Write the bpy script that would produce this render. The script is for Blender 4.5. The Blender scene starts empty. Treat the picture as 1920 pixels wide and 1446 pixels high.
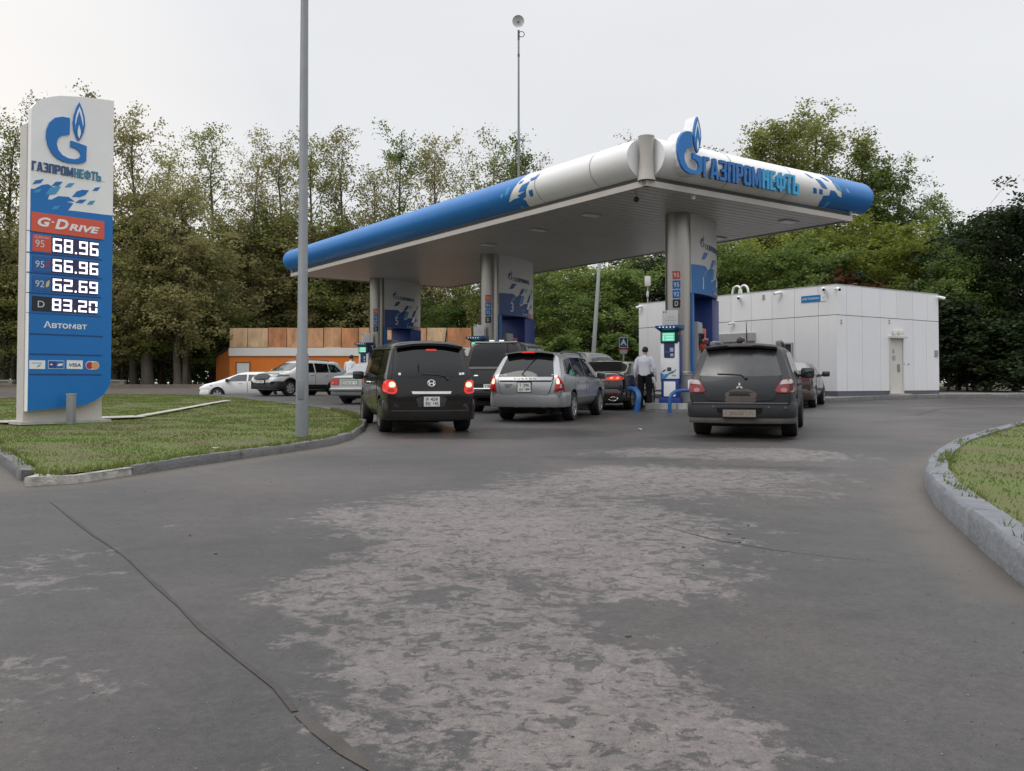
import bpy, bmesh, math, random
from math import sin, cos, pi, radians, atan2, sqrt, tan, hypot
from mathutils import Vector, Matrix
from mathutils.bvhtree import BVHTree
from mathutils.geometry import delaunay_2d_cdt

# ------------------------------------------------------------------ camera, sky, sun, exposure
SC = bpy.context.scene
COL = SC.collection
F, HOR, PITCH, ZC = 1680.0, 718.0, radians(1.5), 0.76
YC = HOR - F * tan(PITCH)
cam = bpy.data.objects.new('camera', bpy.data.cameras.new('camera'))
COL.objects.link(cam)
SC.camera = cam
cam.location = (0, 0, ZC)
cam.rotation_euler = (pi / 2 + PITCH, 0, 0)
cam.data.sensor_width = 36.0
cam.data.lens = F / 1920 * 36
cam.data.shift_y = -(723 - YC) / 1920
cam.data.clip_start = 0.1
cam.data.clip_end = 3000

SUN_EL, SUN_AZ = radians(48), radians(235)        # azimuth clockwise from +Y
world = bpy.data.worlds.new("World")
SC.world = world
world.use_nodes = True
nt = world.node_tree
N, LK = nt.nodes, nt.links
bg = N['Background']
bg.inputs['Strength'].default_value = 1.0
skyn = N.new('ShaderNodeTexSky')
skyn.sky_type = 'NISHITA'
skyn.sun_disc = False
skyn.sun_elevation = SUN_EL
skyn.sun_rotation = SUN_AZ
scl = N.new('ShaderNodeVectorMath'); scl.operation = 'SCALE'; scl.inputs['Scale'].default_value = 0.08
LK.new(skyn.outputs['Color'], scl.inputs[0])
tc = N.new('ShaderNodeTexCoord')
sep = N.new('ShaderNodeSeparateXYZ'); LK.new(tc.outputs['Generated'], sep.inputs[0])
ramp = N.new('ShaderNodeValToRGB')                  # overcast: the zenith is brighter than the horizon
LK.new(sep.outputs['Z'], ramp.inputs['Fac'])
cr = ramp.color_ramp
cr.elements[0].position = 0.0; cr.elements[0].color = (0.84, 0.84, 0.84, 1)
cr.elements[1].position = 1.0; cr.elements[1].color = (2.05, 2.09, 2.16, 1)
e = cr.elements.new(0.25); e.color = (0.825, 0.838, 0.862, 1)
e = cr.elements.new(0.42); e.color = (0.86, 0.87, 0.89, 1)
e = cr.elements.new(0.56); e.color = (1.45, 1.47, 1.52, 1)
mp = N.new('ShaderNodeMapping'); mp.inputs['Scale'].default_value = (1.2, 1.2, 4.0)
LK.new(tc.outputs['Generated'], mp.inputs['Vector'])
nz = N.new('ShaderNodeTexNoise'); nz.inputs['Scale'].default_value = 1.3; nz.inputs['Detail'].default_value = 4
LK.new(mp.outputs[0], nz.inputs['Vector'])
mr = N.new('ShaderNodeMapRange'); mr.inputs['To Min'].default_value = 0.92; mr.inputs['To Max'].default_value = 1.09
LK.new(nz.outputs['Fac'], mr.inputs['Value'])
# a thin brighter break in the cloud low on the left
dt = N.new('ShaderNodeVectorMath'); dt.operation = 'DOT_PRODUCT'
nv = Vector((-0.62, 0.77, 0.10)).normalized(); dt.inputs[1].default_value = nv
LK.new(tc.outputs['Generated'], dt.inputs[0])
mr2 = N.new('ShaderNodeMapRange'); mr2.inputs['From Min'].default_value = 0.90; mr2.inputs['From Max'].default_value = 1.0
mr2.inputs['To Max'].default_value = 0.30
LK.new(dt.outputs['Value'], mr2.inputs['Value'])
warm = N.new('ShaderNodeVectorMath'); warm.operation = 'SCALE'; warm.inputs[0].default_value = (0.95, 0.72, 0.45)
LK.new(mr2.outputs[0], warm.inputs['Scale'])
m1 = N.new('ShaderNodeVectorMath'); m1.operation = 'SCALE'
LK.new(ramp.outputs['Color'], m1.inputs[0]); LK.new(mr.outputs[0], m1.inputs['Scale'])
m2 = N.new('ShaderNodeVectorMath'); m2.operation = 'ADD'
LK.new(m1.outputs[0], m2.inputs[0]); LK.new(warm.outputs[0], m2.inputs[1])
mx = N.new('ShaderNodeMix'); mx.data_type = 'RGBA'; mx.inputs['Factor'].default_value = 0.93
LK.new(scl.outputs[0], mx.inputs['A']); LK.new(m2.outputs[0], mx.inputs['B'])
LK.new(mx.outputs['Result'], bg.inputs['Color'])

sl = bpy.data.lights.new('sun', 'SUN')
sl.energy = 0.8; sl.angle = radians(25); sl.color = (1.0, 0.95, 0.88)
sun = bpy.data.objects.new('sun', sl); COL.objects.link(sun)
sdir = Vector((sin(SUN_AZ) * cos(SUN_EL), cos(SUN_AZ) * cos(SUN_EL), sin(SUN_EL)))
sun.rotation_euler = (-sdir).to_track_quat('-Z', 'Y').to_euler()
VS = SC.view_settings
VS.view_transform = 'Standard'; VS.look = 'None'; VS.exposure = 0.0; VS.gamma = 1.0; VS.use_curve_mapping = False
SC.cycles.max_bounces = 6
SC.cycles.use_denoising = True

# ------------------------------------------------------------------ pixels of the photograph -> points of the place
def ray(px, py):
    u, v = (px - 960) / F, (YC - py) / F
    return Vector((u, cos(PITCH) - v * sin(PITCH), sin(PITCH) + v * cos(PITCH)))
EYE = Vector((0, 0, ZC))
def sst(a, b, x):
    t = max(0.0, min(1.0, (x - a) / (b - a))); return t * t * (3 - 2 * t)
def g(x, y):
    z = -0.39 + 0.015 * min(y, 47.0)
    z += 0.22 * sst(46, 60, y)
    z -= 0.42 * sst(41.2, 44.2, y + 0.15 * (x + 13)) * (1 - sst(48.5, 52, y)) * (1 - sst(-10, -7, x))
    return z
def at_y(px, py, y):
    r = ray(px, py); return EYE + r * (y / r.y)
def at_z(px, py, z):
    r = ray(px, py); return EYE + r * ((z - ZC) / r.z)
def on_ground(px, py, dz=0.0):
    r = ray(px, py)
    t = 3.0
    for _ in range(60):
        p = EYE + r * t
        d = p.z - (g(p.x, p.y) + dz)
        t += max(-2, min(2, d / max(0.02, -r.z + 0.015)))
    return EYE + r * t
class Plane:                                        # vertical plane: s along d, z up
    def __init__(self, o, d):
        self.o = Vector((o[0], o[1], 0)); self.d = Vector((d[0], d[1], 0)).normalized()
        self.n = Vector((self.d.y, -self.d.x, 0))  # to the right of d, toward the viewer when d runs right-away
    def px(self, px, py):
        r = ray(px, py); t = (self.o - EYE).dot(self.n) / r.dot(self.n)
        p = EYE + r * t; return ((p - self.o).dot(self.d), p.z)
    def __call__(self, s, z, off=0.0):
        return self.o + self.d * s + self.n * off + Vector((0, 0, z))

# ------------------------------------------------------------------ materials
MATS = {}
def srgb(r, g_, b):
    f = lambda c: (c / 255 / 12.92) if c / 255 <= .04045 else ((c / 255 + .055) / 1.055) ** 2.4
    return (f(r), f(g_), f(b))
def mat(name, col, rough=0.5, metal=0.0, var=0.12, scale=3.0, bump=0.0, bscale=40, emit=None, estr=0.0, coat=0.0, spec=0.5, stretch=None, rvar=0.0):
    if name in MATS: return MATS[name]
    m = bpy.data.materials.new(name); m.use_nodes = True
    n, l = m.node_tree.nodes, m.node_tree.links
    b = n['Principled BSDF']
    b.inputs['Base Color'].default_value = (*col, 1)
    b.inputs['Roughness'].default_value = rough; b.inputs['Metallic'].default_value = metal
    b.inputs['Coat Weight'].default_value = coat; b.inputs['Coat Roughness'].default_value = 0.04
    b.inputs['Specular IOR Level'].default_value = spec
    t = n.new('ShaderNodeTexCoord'); src = t.outputs['Object']
    if stretch:
        mm = n.new('ShaderNodeMapping'); mm.inputs['Scale'].default_value = stretch
        l.new(src, mm.inputs['Vector']); src = mm.outputs[0]
    if var > 0:
        z = n.new('ShaderNodeTexNoise'); z.inputs['Scale'].default_value = scale; z.inputs['Detail'].default_value = 6
        z.inputs['Roughness'].default_value = 0.65
        l.new(src, z.inputs['Vector'])
        r = n.new('ShaderNodeMapRange'); r.inputs['From Min'].default_value = 0.25; r.inputs['From Max'].default_value = 0.75
        r.inputs['To Min'].default_value = 1 - var; r.inputs['To Max'].default_value = 1 + var
        l.new(z.outputs['Fac'], r.inputs['Value'])
        v = n.new('ShaderNodeVectorMath'); v.operation = 'SCALE'; v.inputs[0].default_value = col
        l.new(r.outputs[0], v.inputs['Scale']); l.new(v.outputs[0], b.inputs['Base Color'])
        if rvar:
            r2 = n.new('ShaderNodeMapRange'); r2.inputs['From Min'].default_value = 0.3; r2.inputs['From Max'].default_value = 0.7
            r2.inputs['To Min'].default_value = max(0, rough - rvar); r2.inputs['To Max'].default_value = rough + rvar
            l.new(z.outputs['Fac'], r2.inputs['Value']); l.new(r2.outputs[0], b.inputs['Roughness'])
    if bump > 0:
        z = n.new('ShaderNodeTexNoise'); z.inputs['Scale'].default_value = bscale; z.inputs['Detail'].default_value = 5
        l.new(src, z.inputs['Vector'])
        bp = n.new('ShaderNodeBump'); bp.inputs['Strength'].default_value = bump; bp.inputs['Distance'].default_value = 0.02
        l.new(z.outputs['Fac'], bp.inputs['Height']); l.new(bp.outputs[0], b.inputs['Normal'])
    if emit:
        b.inputs['Emission Color'].default_value = (*emit, 1); b.inputs['Emission Strength'].default_value = estr
    MATS[name] = m; return m

BLUE = mat('sign_blue', (0.003, 0.155, 0.47), 0.42, var=0.06)
DKBLUE = mat('dark_blue', (0.010, 0.035, 0.20), 0.4, var=0.08)
CYAN = mat('cyan', (0.05, 0.30, 0.55), 0.4, var=0.05)
PALEBLUE = mat('pale_blue', (0.12, 0.36, 0.66), 0.4, var=0.05)
LETBLUE = mat('letter_blue', (0.005, 0.135, 0.43), 0.35, var=0.05)
LETDARK = mat('letter_dark', (0.03, 0.08, 0.20), 0.4, var=0.05)
LETCYAN = mat('letter_cyan', (0.02, 0.33, 0.62), 0.35, var=0.05)
WHITE = mat('white_panel', (0.80, 0.80, 0.785), 0.42, var=0.05, scale=1.5)
WHITE2 = mat('white_print', (0.80, 0.80, 0.80), 0.45, var=0.03)
RED = mat('signal_red', (0.62, 0.085, 0.045), 0.4, var=0.06)
BEIGE = mat('beige_metal', (0.52, 0.49, 0.45), 0.45, var=0.07, scale=2)
BLACK = mat('black_plastic', (0.012, 0.012, 0.013), 0.42, var=0.15)
DARKGAP = mat('dark_gap', (0.006, 0.006, 0.006), 0.7, var=0.1)
GREYM = mat('grey_metal', (0.26, 0.27, 0.28), 0.45, 0.3, var=0.1, scale=5)
LGREY = mat('light_grey_metal', (0.42, 0.43, 0.43), 0.42, 0.2, var=0.06)
STEEL = mat('brushed_steel', (0.36, 0.34, 0.315), 0.30, 0.92, var=0.05, scale=30, stretch=(1, 1, 0.05))
CHROME = mat('chrome', (0.75, 0.75, 0.75), 0.12, 1.0, var=0.04)
RUBBER = mat('rubber', (0.012, 0.012, 0.012), 0.75, var=0.2, scale=20)
ALLOY = mat('alloy', (0.50, 0.50, 0.50), 0.3, 0.75, var=0.08)
ALLOYD = mat('alloy_dark', (0.22, 0.22, 0.22), 0.38, 0.6, var=0.1)
GLASS = mat('tinted_glass', (0.006, 0.0065, 0.008), 0.05, var=0.1, spec=0.45)
GLASSL = mat('clear_dark_glass', (0.035, 0.038, 0.04), 0.06, var=0.1, spec=0.8)
GLASSD = mat('dusty_glass', (0.038, 0.038, 0.040), 0.25, var=0.3, scale=4, spec=0.6, rvar=0.1)
SKIN = mat('skin', (0.36, 0.20, 0.14), 0.55, var=0.08)
HAIR = mat('dark_hair', (0.012, 0.009, 0.007), 0.6, var=0.2, scale=30)

# ------------------------------------------------------------------ mesh helpers
class MB:
    def __init__(self): self.v = []; self.f = []; self.m = []; self.X = None
    def add(self, vs, fs, mi=0):
        o = len(self.v)
        self.v += [(self.X @ Vector(p)) if self.X else Vector(p) for p in vs]
        self.f += [tuple(i + o for i in q) for q in fs]; self.m += [mi] * len(fs); return self
    def box(self, c, s, mi=0, rz=0.0, bev=0.0, rx=0.0, ry=0.0):
        bm = bmesh.new(); bmesh.ops.create_cube(bm, size=1.0)
        for q in bm.verts: q.co = Vector((q.co.x * s[0], q.co.y * s[1], q.co.z * s[2]))
        if bev > 0: bmesh.ops.bevel(bm, geom=bm.edges[:] + bm.verts[:], offset=min(bev, min(s) * .45), segments=2, profile=0.6, affect='EDGES')
        R = Matrix.Translation(Vector(c)) @ Matrix.Rotation(rz, 4, 'Z') @ Matrix.Rotation(ry, 4, 'Y') @ Matrix.Rotation(rx, 4, 'X')
        bm.transform(R); bm.verts.index_update()
        self.add([q.co.copy() for q in bm.verts], [[q.index for q in p.verts] for p in bm.faces], mi); bm.free(); return self
    def tube(self, pts, r, n=10, mi=0, caps=True):
        pts = [Vector(p) for p in pts]; rs = r if isinstance(r, (list, tuple)) else [r] * len(pts)
        vs, fs = [], []; u = None
        for i, p in enumerate(pts):
            t = (pts[min(i + 1, len(pts) - 1)] - pts[max(i - 1, 0)]).normalized()
            if u is None: u = t.cross(Vector((0, 0, 1)) if abs(t.z) < .9 else Vector((1, 0, 0))).normalized()
            u = (u - t * u.dot(t)).normalized(); w = t.cross(u)
            vs += [p + (u * cos(2 * pi * k / n) + w * sin(2 * pi * k / n)) * rs[i] for k in range(n)]
        for i in range(len(pts) - 1):
            for k in range(n): fs.append((i * n + k, i * n + (k + 1) % n, (i + 1) * n + (k + 1) % n, (i + 1) * n + k))
        if caps: fs += [tuple(range(n))[::-1], tuple(range((len(pts) - 1) * n, len(pts) * n))]
        return self.add(vs, fs, mi)
    def lathe(self, prof, n=24, mi=0, c=(0, 0, 0), axis='Z'):
        vs, fs = [], []
        for k in range(n):
            a = 2 * pi * k / n
            for r, h in prof:
                p = (r * cos(a), r * sin(a), h)
                if axis == 'X': p = (p[2], p[0], p[1])
                if axis == 'Y': p = (p[0], p[2], p[1])
                vs.append(Vector(p) + Vector(c))
        m = len(prof)
        for k in range(n):
            for j in range(m - 1): fs.append((k * m + j, ((k + 1) % n) * m + j, ((k + 1) % n) * m + j + 1, k * m + j + 1))
        return self.add(vs, fs, mi)
    def ball(self, c, s, mi=0, n=12, m=8):
        vs, fs = [], []
        for i in range(m + 1):
            th = pi * i / m
            for k in range(n): vs.append((c[0] + s[0] * sin(th) * cos(2 * pi * k / n), c[1] + s[1] * sin(th) * sin(2 * pi * k / n), c[2] + s[2] * cos(th)))
        for i in range(m):
            for k in range(n): fs.append((i * n + k, (i + 1) * n + k, (i + 1) * n + (k + 1) % n, i * n + (k + 1) % n))
        return self.add(vs, fs, mi)
    def geo(self, G, fn, d0, d1, mi=0, mis=None):
        """2-D geometry G=(verts, tris) through fn(s,t,off): front at d1, walls back to d0"""
        vs, fs = G; n = len(vs)
        V = [fn(p[0], p[1], d1) for p in vs]; Fs = [tuple(q) for q in fs]; ms = [mi] * len(Fs)
        if abs(d1 - d0) > 1e-6:
            V += [fn(p[0], p[1], d0) for p in vs]
            cnt = {}
            for q in fs:
                for a, b in zip(q, tuple(q[1:]) + (q[0],)): cnt[(a, b)] = 1
            for (a, b) in list(cnt):
                if (b, a) not in cnt: Fs.append((b, a, a + n, b + n)); ms.append(mi if mis is None else mis)
        o = len(self.v); self.v += [Vector(p) for p in V]; self.f += [tuple(i + o for i in q) for q in Fs]; self.m += ms; return self
    def build(self, name, mats, parent=None, smooth=True, loc=None, sharp=35):
        me = bpy.data.meshes.new(name)
        me.from_pydata([tuple(p) for p in self.v], [], self.f)
        mats = mats if isinstance(mats, (list, tuple)) else [mats]
        for q in mats: me.materials.append(q)
        if len(mats) > 1: me.polygons.foreach_set('material_index', self.m)
        fix(me, smooth, sharp)
        o = bpy.data.objects.new(name, me); COL.objects.link(o)
        if parent: o.parent = parent
        if loc is not None: o.location = loc
        return o
def fix(me, smooth=True, sharp=35):
    bm = bmesh.new(); bm.from_mesh(me); bmesh.ops.recalc_face_normals(bm, faces=bm.faces)
    for q in bm.faces: q.smooth = smooth
    if smooth:
        for q in bm.edges:
            if len(q.link_faces) == 2 and q.calc_face_angle(0) > radians(sharp): q.smooth = False
    bm.to_mesh(me); bm.free(); me.update()
def tag(o, label=None, cat=None, group=None, kind=None):
    if label: o['label'] = label
    if cat: o['category'] = cat
    if group: o['group'] = group
    if kind: o['kind'] = kind
    return o
def thing(name, label, cat, loc=(0, 0, 0), rz=0.0, group=None):
    o = bpy.data.objects.new(name, None); COL.objects.link(o); o.location = loc; o.rotation_euler = (0, 0, rz)
    o.empty_display_size = 0.2
    return tag(o, label, cat, group)
def kids(o): return [c for c in bpy.data.objects if c.parent == o]
def dup(root, loc, rz, label=None, scale=None):
    ch = {o: kids(o) for o in [root] + kids(root)}
    r = root.copy(); COL.objects.link(r); r.location = loc; r.rotation_euler = (0, 0, rz)
    if scale: r.scale = scale
    if label: r['label'] = label
    for c in ch[root]:
        d = c.copy(); COL.objects.link(d); d.parent = r
        for c2 in ch.get(c, []):
            d2 = c2.copy(); COL.objects.link(d2); d2.parent = d
    return r
def evaluated(o):
    dg = bpy.context.evaluated_depsgraph_get(); dg.update()
    return bpy.data.meshes.new_from_object(o.evaluated_get(dg), preserve_all_data_layers=True, depsgraph=dg)
def P2(pts, step=None):
    """fill a polygon (with inner grid points when step is given) -> (verts, tris)"""
    pts = [Vector((p[0], p[1])) for p in pts]
    if step:
        q = []
        for a, b in zip(pts, pts[1:] + pts[:1]):
            k = max(1, int((b - a).length / step)); q += [a.lerp(b, i / k) for i in range(k)]
        pts = q
    n = len(pts); extra = []
    if step:
        x0, x1 = min(p.x for p in pts), max(p.x for p in pts); y0, y1 = min(p.y for p in pts), max(p.y for p in pts)
        nx, ny = int((x1 - x0) / step), int((y1 - y0) / step)
        for i in range(1, nx + 1):
            for j in range(1, ny + 1): extra.append(Vector((x0 + (i - .37) * step, y0 + (j - .41) * step)))
    r = delaunay_2d_cdt(pts + extra, [], [list(range(n))], 1, 1e-5)
    vs = [(v.x, v.y) for v in r[0]]; fs = []
    for q in r[2]:
        a = sum(vs[q[i]][0] * vs[q[(i + 1) % len(q)]][1] - vs[q[(i + 1) % len(q)]][0] * vs[q[i]][1] for i in range(len(q)))
        fs.append(tuple(q) if a > 0 else tuple(reversed(q)))
    return vs, fs
_tx = {}
def T2(s, box=None, bold=0.0, h=None, at=None, shear=0.0, space=1.0):
    """lettering -> (verts, tris), fitted to box (x0,z0,x1,z1), or of cap height h with its left foot at 'at'"""
    key = (s, bold, shear, space)
    if key not in _tx:
        c = bpy.data.curves.new('lettering', 'FONT'); c.body = s; c.size = 1.0; c.offset = bold; c.shear = shear; c.space_character = space
        c.resolution_u = 3; c.fill_mode = 'FRONT'
        o = bpy.data.objects.new('lettering', c); COL.objects.link(o)
        me = evaluated(o)
        bm = bmesh.new(); bm.from_mesh(me); bmesh.ops.remove_doubles(bm, verts=bm.verts, dist=1e-5)
        bmesh.ops.triangulate(bm, faces=bm.faces); bm.verts.index_update()
        vs = [(q.co.x, q.co.y) for q in bm.verts]; fs = [tuple(q.index for q in p.verts) for p in bm.faces]; bm.free()
        fs = [q if ((vs[q[1]][0] - vs[q[0]][0]) * (vs[q[2]][1] - vs[q[0]][1]) - (vs[q[2]][0] - vs[q[0]][0]) * (vs[q[1]][1] - vs[q[0]][1])) > 0 else q[::-1] for q in fs]
        bpy.data.objects.remove(o); bpy.data.curves.remove(c); bpy.data.meshes.remove(me)
        _tx[key] = (vs, fs)
    vs, fs = _tx[key]
    x0, x1 = min(p[0] for p in vs), max(p[0] for p in vs); y0, y1 = min(p[1] for p in vs), max(p[1] for p in vs)
    if box:
        a, b, c, d = box
        return [(a + (p[0] - x0) / (x1 - x0) * (c - a), b + (p[1] - y0) / (y1 - y0) * (d - b)) for p in vs], fs
    k = h / (y1 - y0)
    return [(at[0] + (p[0] - x0) * k, at[1] + (p[1] - y0) * k) for p in vs], fs
def R2(x0, y0, x1, y1): return ([(x0, y0), (x1, y0), (x1, y1), (x0, y1)], [(0, 1, 2, 3)])
def RR(x0, z0, x1, z1, r, n=4):
    q = []
    for cx, cz, a0 in ((x1 - r, z1 - r, 0), (x0 + r, z1 - r, pi / 2), (x0 + r, z0 + r, pi), (x1 - r, z0 + r, 1.5 * pi)): q += [(cx + r * cos(a0 + pi / 2 * k / n), cz + r * sin(a0 + pi / 2 * k / n)) for k in range(n + 1)]
    return q
def blocky(s, box):
    """condensed block capitals of the station's name"""
    t, u, c = .20, .155, .10
    def H2(w, z0, z1, x0=0.0, tt=None): tt = tt or t; return [[(x0 + c, z0), (x0 + w / 2, z0), (x0 + w / 2, z0 + u), (x0 + tt, z0 + u), (x0 + tt, z1 - u), (x0 + w / 2, z1 - u), (x0 + w / 2, z1), (x0 + c, z1), (x0, z1 - c), (x0, z0 + c)]]
    def mir(P, w): return [[(w - x, z) for x, z in reversed(p)] for p in P]
    def glyph(ch):
        w = .60
        if ch == 'Г': w = .50; return w, [[(0, 0), (t, 0), (t, 1 - u), (w, 1 - u), (w, 1), (0, 1)]]
        if ch == 'А': w = .66; L = [(0, 0), (t * .95, 0), (t * .95 + .035, .19), (w / 2, .19), (w / 2, .35), (t + .055, .35), (w / 2, .80), (w / 2, 1), (w / 2 - .13, 1)]; return w, [L] + mir([L], w)
        if ch == 'З': w = .56; return w, [[(0, 0), (w - c, 0), (w, c), (w, .5 - c * .6), (w - .07, .5), (w, .5 + c * .6), (w, 1 - c), (w - c, 1), (0, 1), (0, 1 - u), (w - t, 1 - u), (w - t, .5 + u / 2), (.30 * w, .5 + u / 2), (.30 * w, .5 - u / 2), (w - t, .5 - u / 2), (w - t, u), (0, u)]]
        if ch == 'П': return w, [[(0, 0), (t, 0), (t, 1 - u), (w - t, 1 - u), (w - t, 0), (w, 0), (w, 1), (0, 1)]]
        if ch == 'Р': z = .36; return w, [[(0, 0), (t, 0), (t, 1), (0, 1)], [(t, z), (w - c, z), (w, z + c), (w, 1 - c), (w - c, 1), (t, 1), (t, 1 - u), (w - t, 1 - u), (w - t, z + u), (t, z + u)]]
        if ch == 'О': P = H2(w, 0, 1); return w, P + mir(P, w)
        if ch == 'М': w = .78; return w, [[(0, 0), (t, 0), (t, .55), (w / 2 - .07, .08), (w / 2 + .07, .08), (w - t, .55), (w - t, 0), (w, 0), (w, 1), (w - t * .9, 1), (w / 2, .45), (t * .9, 1), (0, 1)]]
        if ch == 'Н': return w, [[(0, 0), (t, 0), (t, .5 - u / 2), (w - t, .5 - u / 2), (w - t, 0), (w, 0), (w, 1), (w - t, 1), (w - t, .5 + u / 2), (t, .5 + u / 2), (t, 1), (0, 1)]]
        if ch == 'Е': w = .50; return w, [[(0, 0), (w, 0), (w, u), (t, u), (t, .5 - u / 2), (w * .9, .5 - u / 2), (w * .9, .5 + u / 2), (t, .5 + u / 2), (t, 1 - u), (w, 1 - u), (w, 1), (0, 1)]]
        if ch == 'Ф': w = .80; a = w / 2 - t / 2; L = [(c, .15), (a, .15), (a, .15 + u), (t * .9, .15 + u), (t * .9, .85 - u), (a, .85 - u), (a, .85), (c, .85), (0, .85 - c), (0, .15 + c)]; return w, [[(a, 0), (a + t, 0), (a + t, 1), (a, 1)], L] + mir([L], w)
        if ch == 'Т': w = .56; return w, [[(w / 2 - t / 2, 0), (w / 2 + t / 2, 0), (w / 2 + t / 2, 1 - u), (w, 1 - u), (w, 1), (0, 1), (0, 1 - u), (w / 2 - t / 2, 1 - u)]]
        z = .60; return w, [[(0, 0), (t, 0), (t, 1), (0, 1)], [(t, 0), (w - c, 0), (w, c), (w, z - c), (w - c, z), (t, z), (t, z - u), (w - t, z - u), (w - t, u), (t, u)]]
    x = 0; out = []
    for ch in s:
        w, P = glyph(ch); out += [[(x + a, b) for a, b in p] for p in P]; x += w + .085
    x -= .085; a, b, c_, d = box; G = []
    for p in out: G.append(P2([(a + q / x * (c_ - a), b + z * (d - b)) for q, z in p]))
    return G
def C2(cx, cy, r, n=20, ry=None): return P2([(cx + r * cos(2 * pi * k / n), cy + (ry or r) * sin(2 * pi * k / n)) for k in range(n)])
def smooth2(pts, it=2):
    for _ in range(it):
        q = []
        for a, b in zip(pts, pts[1:] + pts[:1]):
            q += [(a[0] * .75 + b[0] * .25, a[1] * .75 + b[1] * .25), (a[0] * .25 + b[0] * .75, a[1] * .25 + b[1] * .75)]
        pts = q
    return pts
# the G with its flame, in its own unit box (0..1 wide, 0..1.44 high)
def _lg(pts): return [((x - 325) / 315.0, (594 - y) / 315.0) for x, y in pts]
LG_G = _lg([(503, 268), (445, 270), (390, 290), (350, 332), (330, 385), (327, 440), (340, 495), (368, 545), (410, 577), (460, 592), (515, 594), (570, 588), (610, 576), (634, 558), (636, 448), (512, 430), (510, 475), (550, 478), (583, 500), (592, 525), (578, 548), (540, 562), (495, 562), (450, 548), (418, 515), (405, 475), (415, 435), (445, 405), (503, 388)])
LG_F = _lg([(575, 138), (598, 182), (616, 238), (622, 295), (612, 350), (592, 398), (572, 424), (552, 396), (533, 350), (527, 295), (535, 238), (553, 182)])
def _in(pts, cx, cy, kx, ky): return [(cx + (x - cx) * kx, cy + (y - cy) * ky) for x, y in pts]
_fc = ((575 - 325) / 315, (594 - 281) / 315)
LG_F2 = _in(LG_F, _fc[0], _fc[1] + .0, .68, .78)
LG_F3 = _lg([(574, 205), (590, 255), (603, 310), (600, 350), (589, 385), (587, 345), (574, 300), (561, 345), (560, 385), (549, 350), (545, 310), (558, 255)])
LG_F4 = _lg([(574, 318), (585, 350), (582, 385), (573, 404), (564, 385), (563, 350)])
def logo(fn, x, z, w, parent, d=0.01, h=None, mats=None, thick=None, name='logo'):
    """the emblem w wide with its foot at (x,z) on the surface fn"""
    k = w; kh = (h / 1.4476) if h else w
    t = lambda pts: P2([(x + a * k, z + b * kh) for a, b in pts])
    th = thick or d; mats = mats or [BLUE, WHITE2]
    m = MB(); m.geo(t(LG_G), fn, 0, th); m.geo(t(LG_F), fn, 0, th)
    m.geo(t(LG_F2), fn, th, th + .004, 1); m.geo(t(LG_F3), fn, th + .004, th + .008); m.geo(t(LG_F4), fn, th + .008, th + .012, 1)
    return m.build(name, mats, parent, smooth=False)
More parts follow.
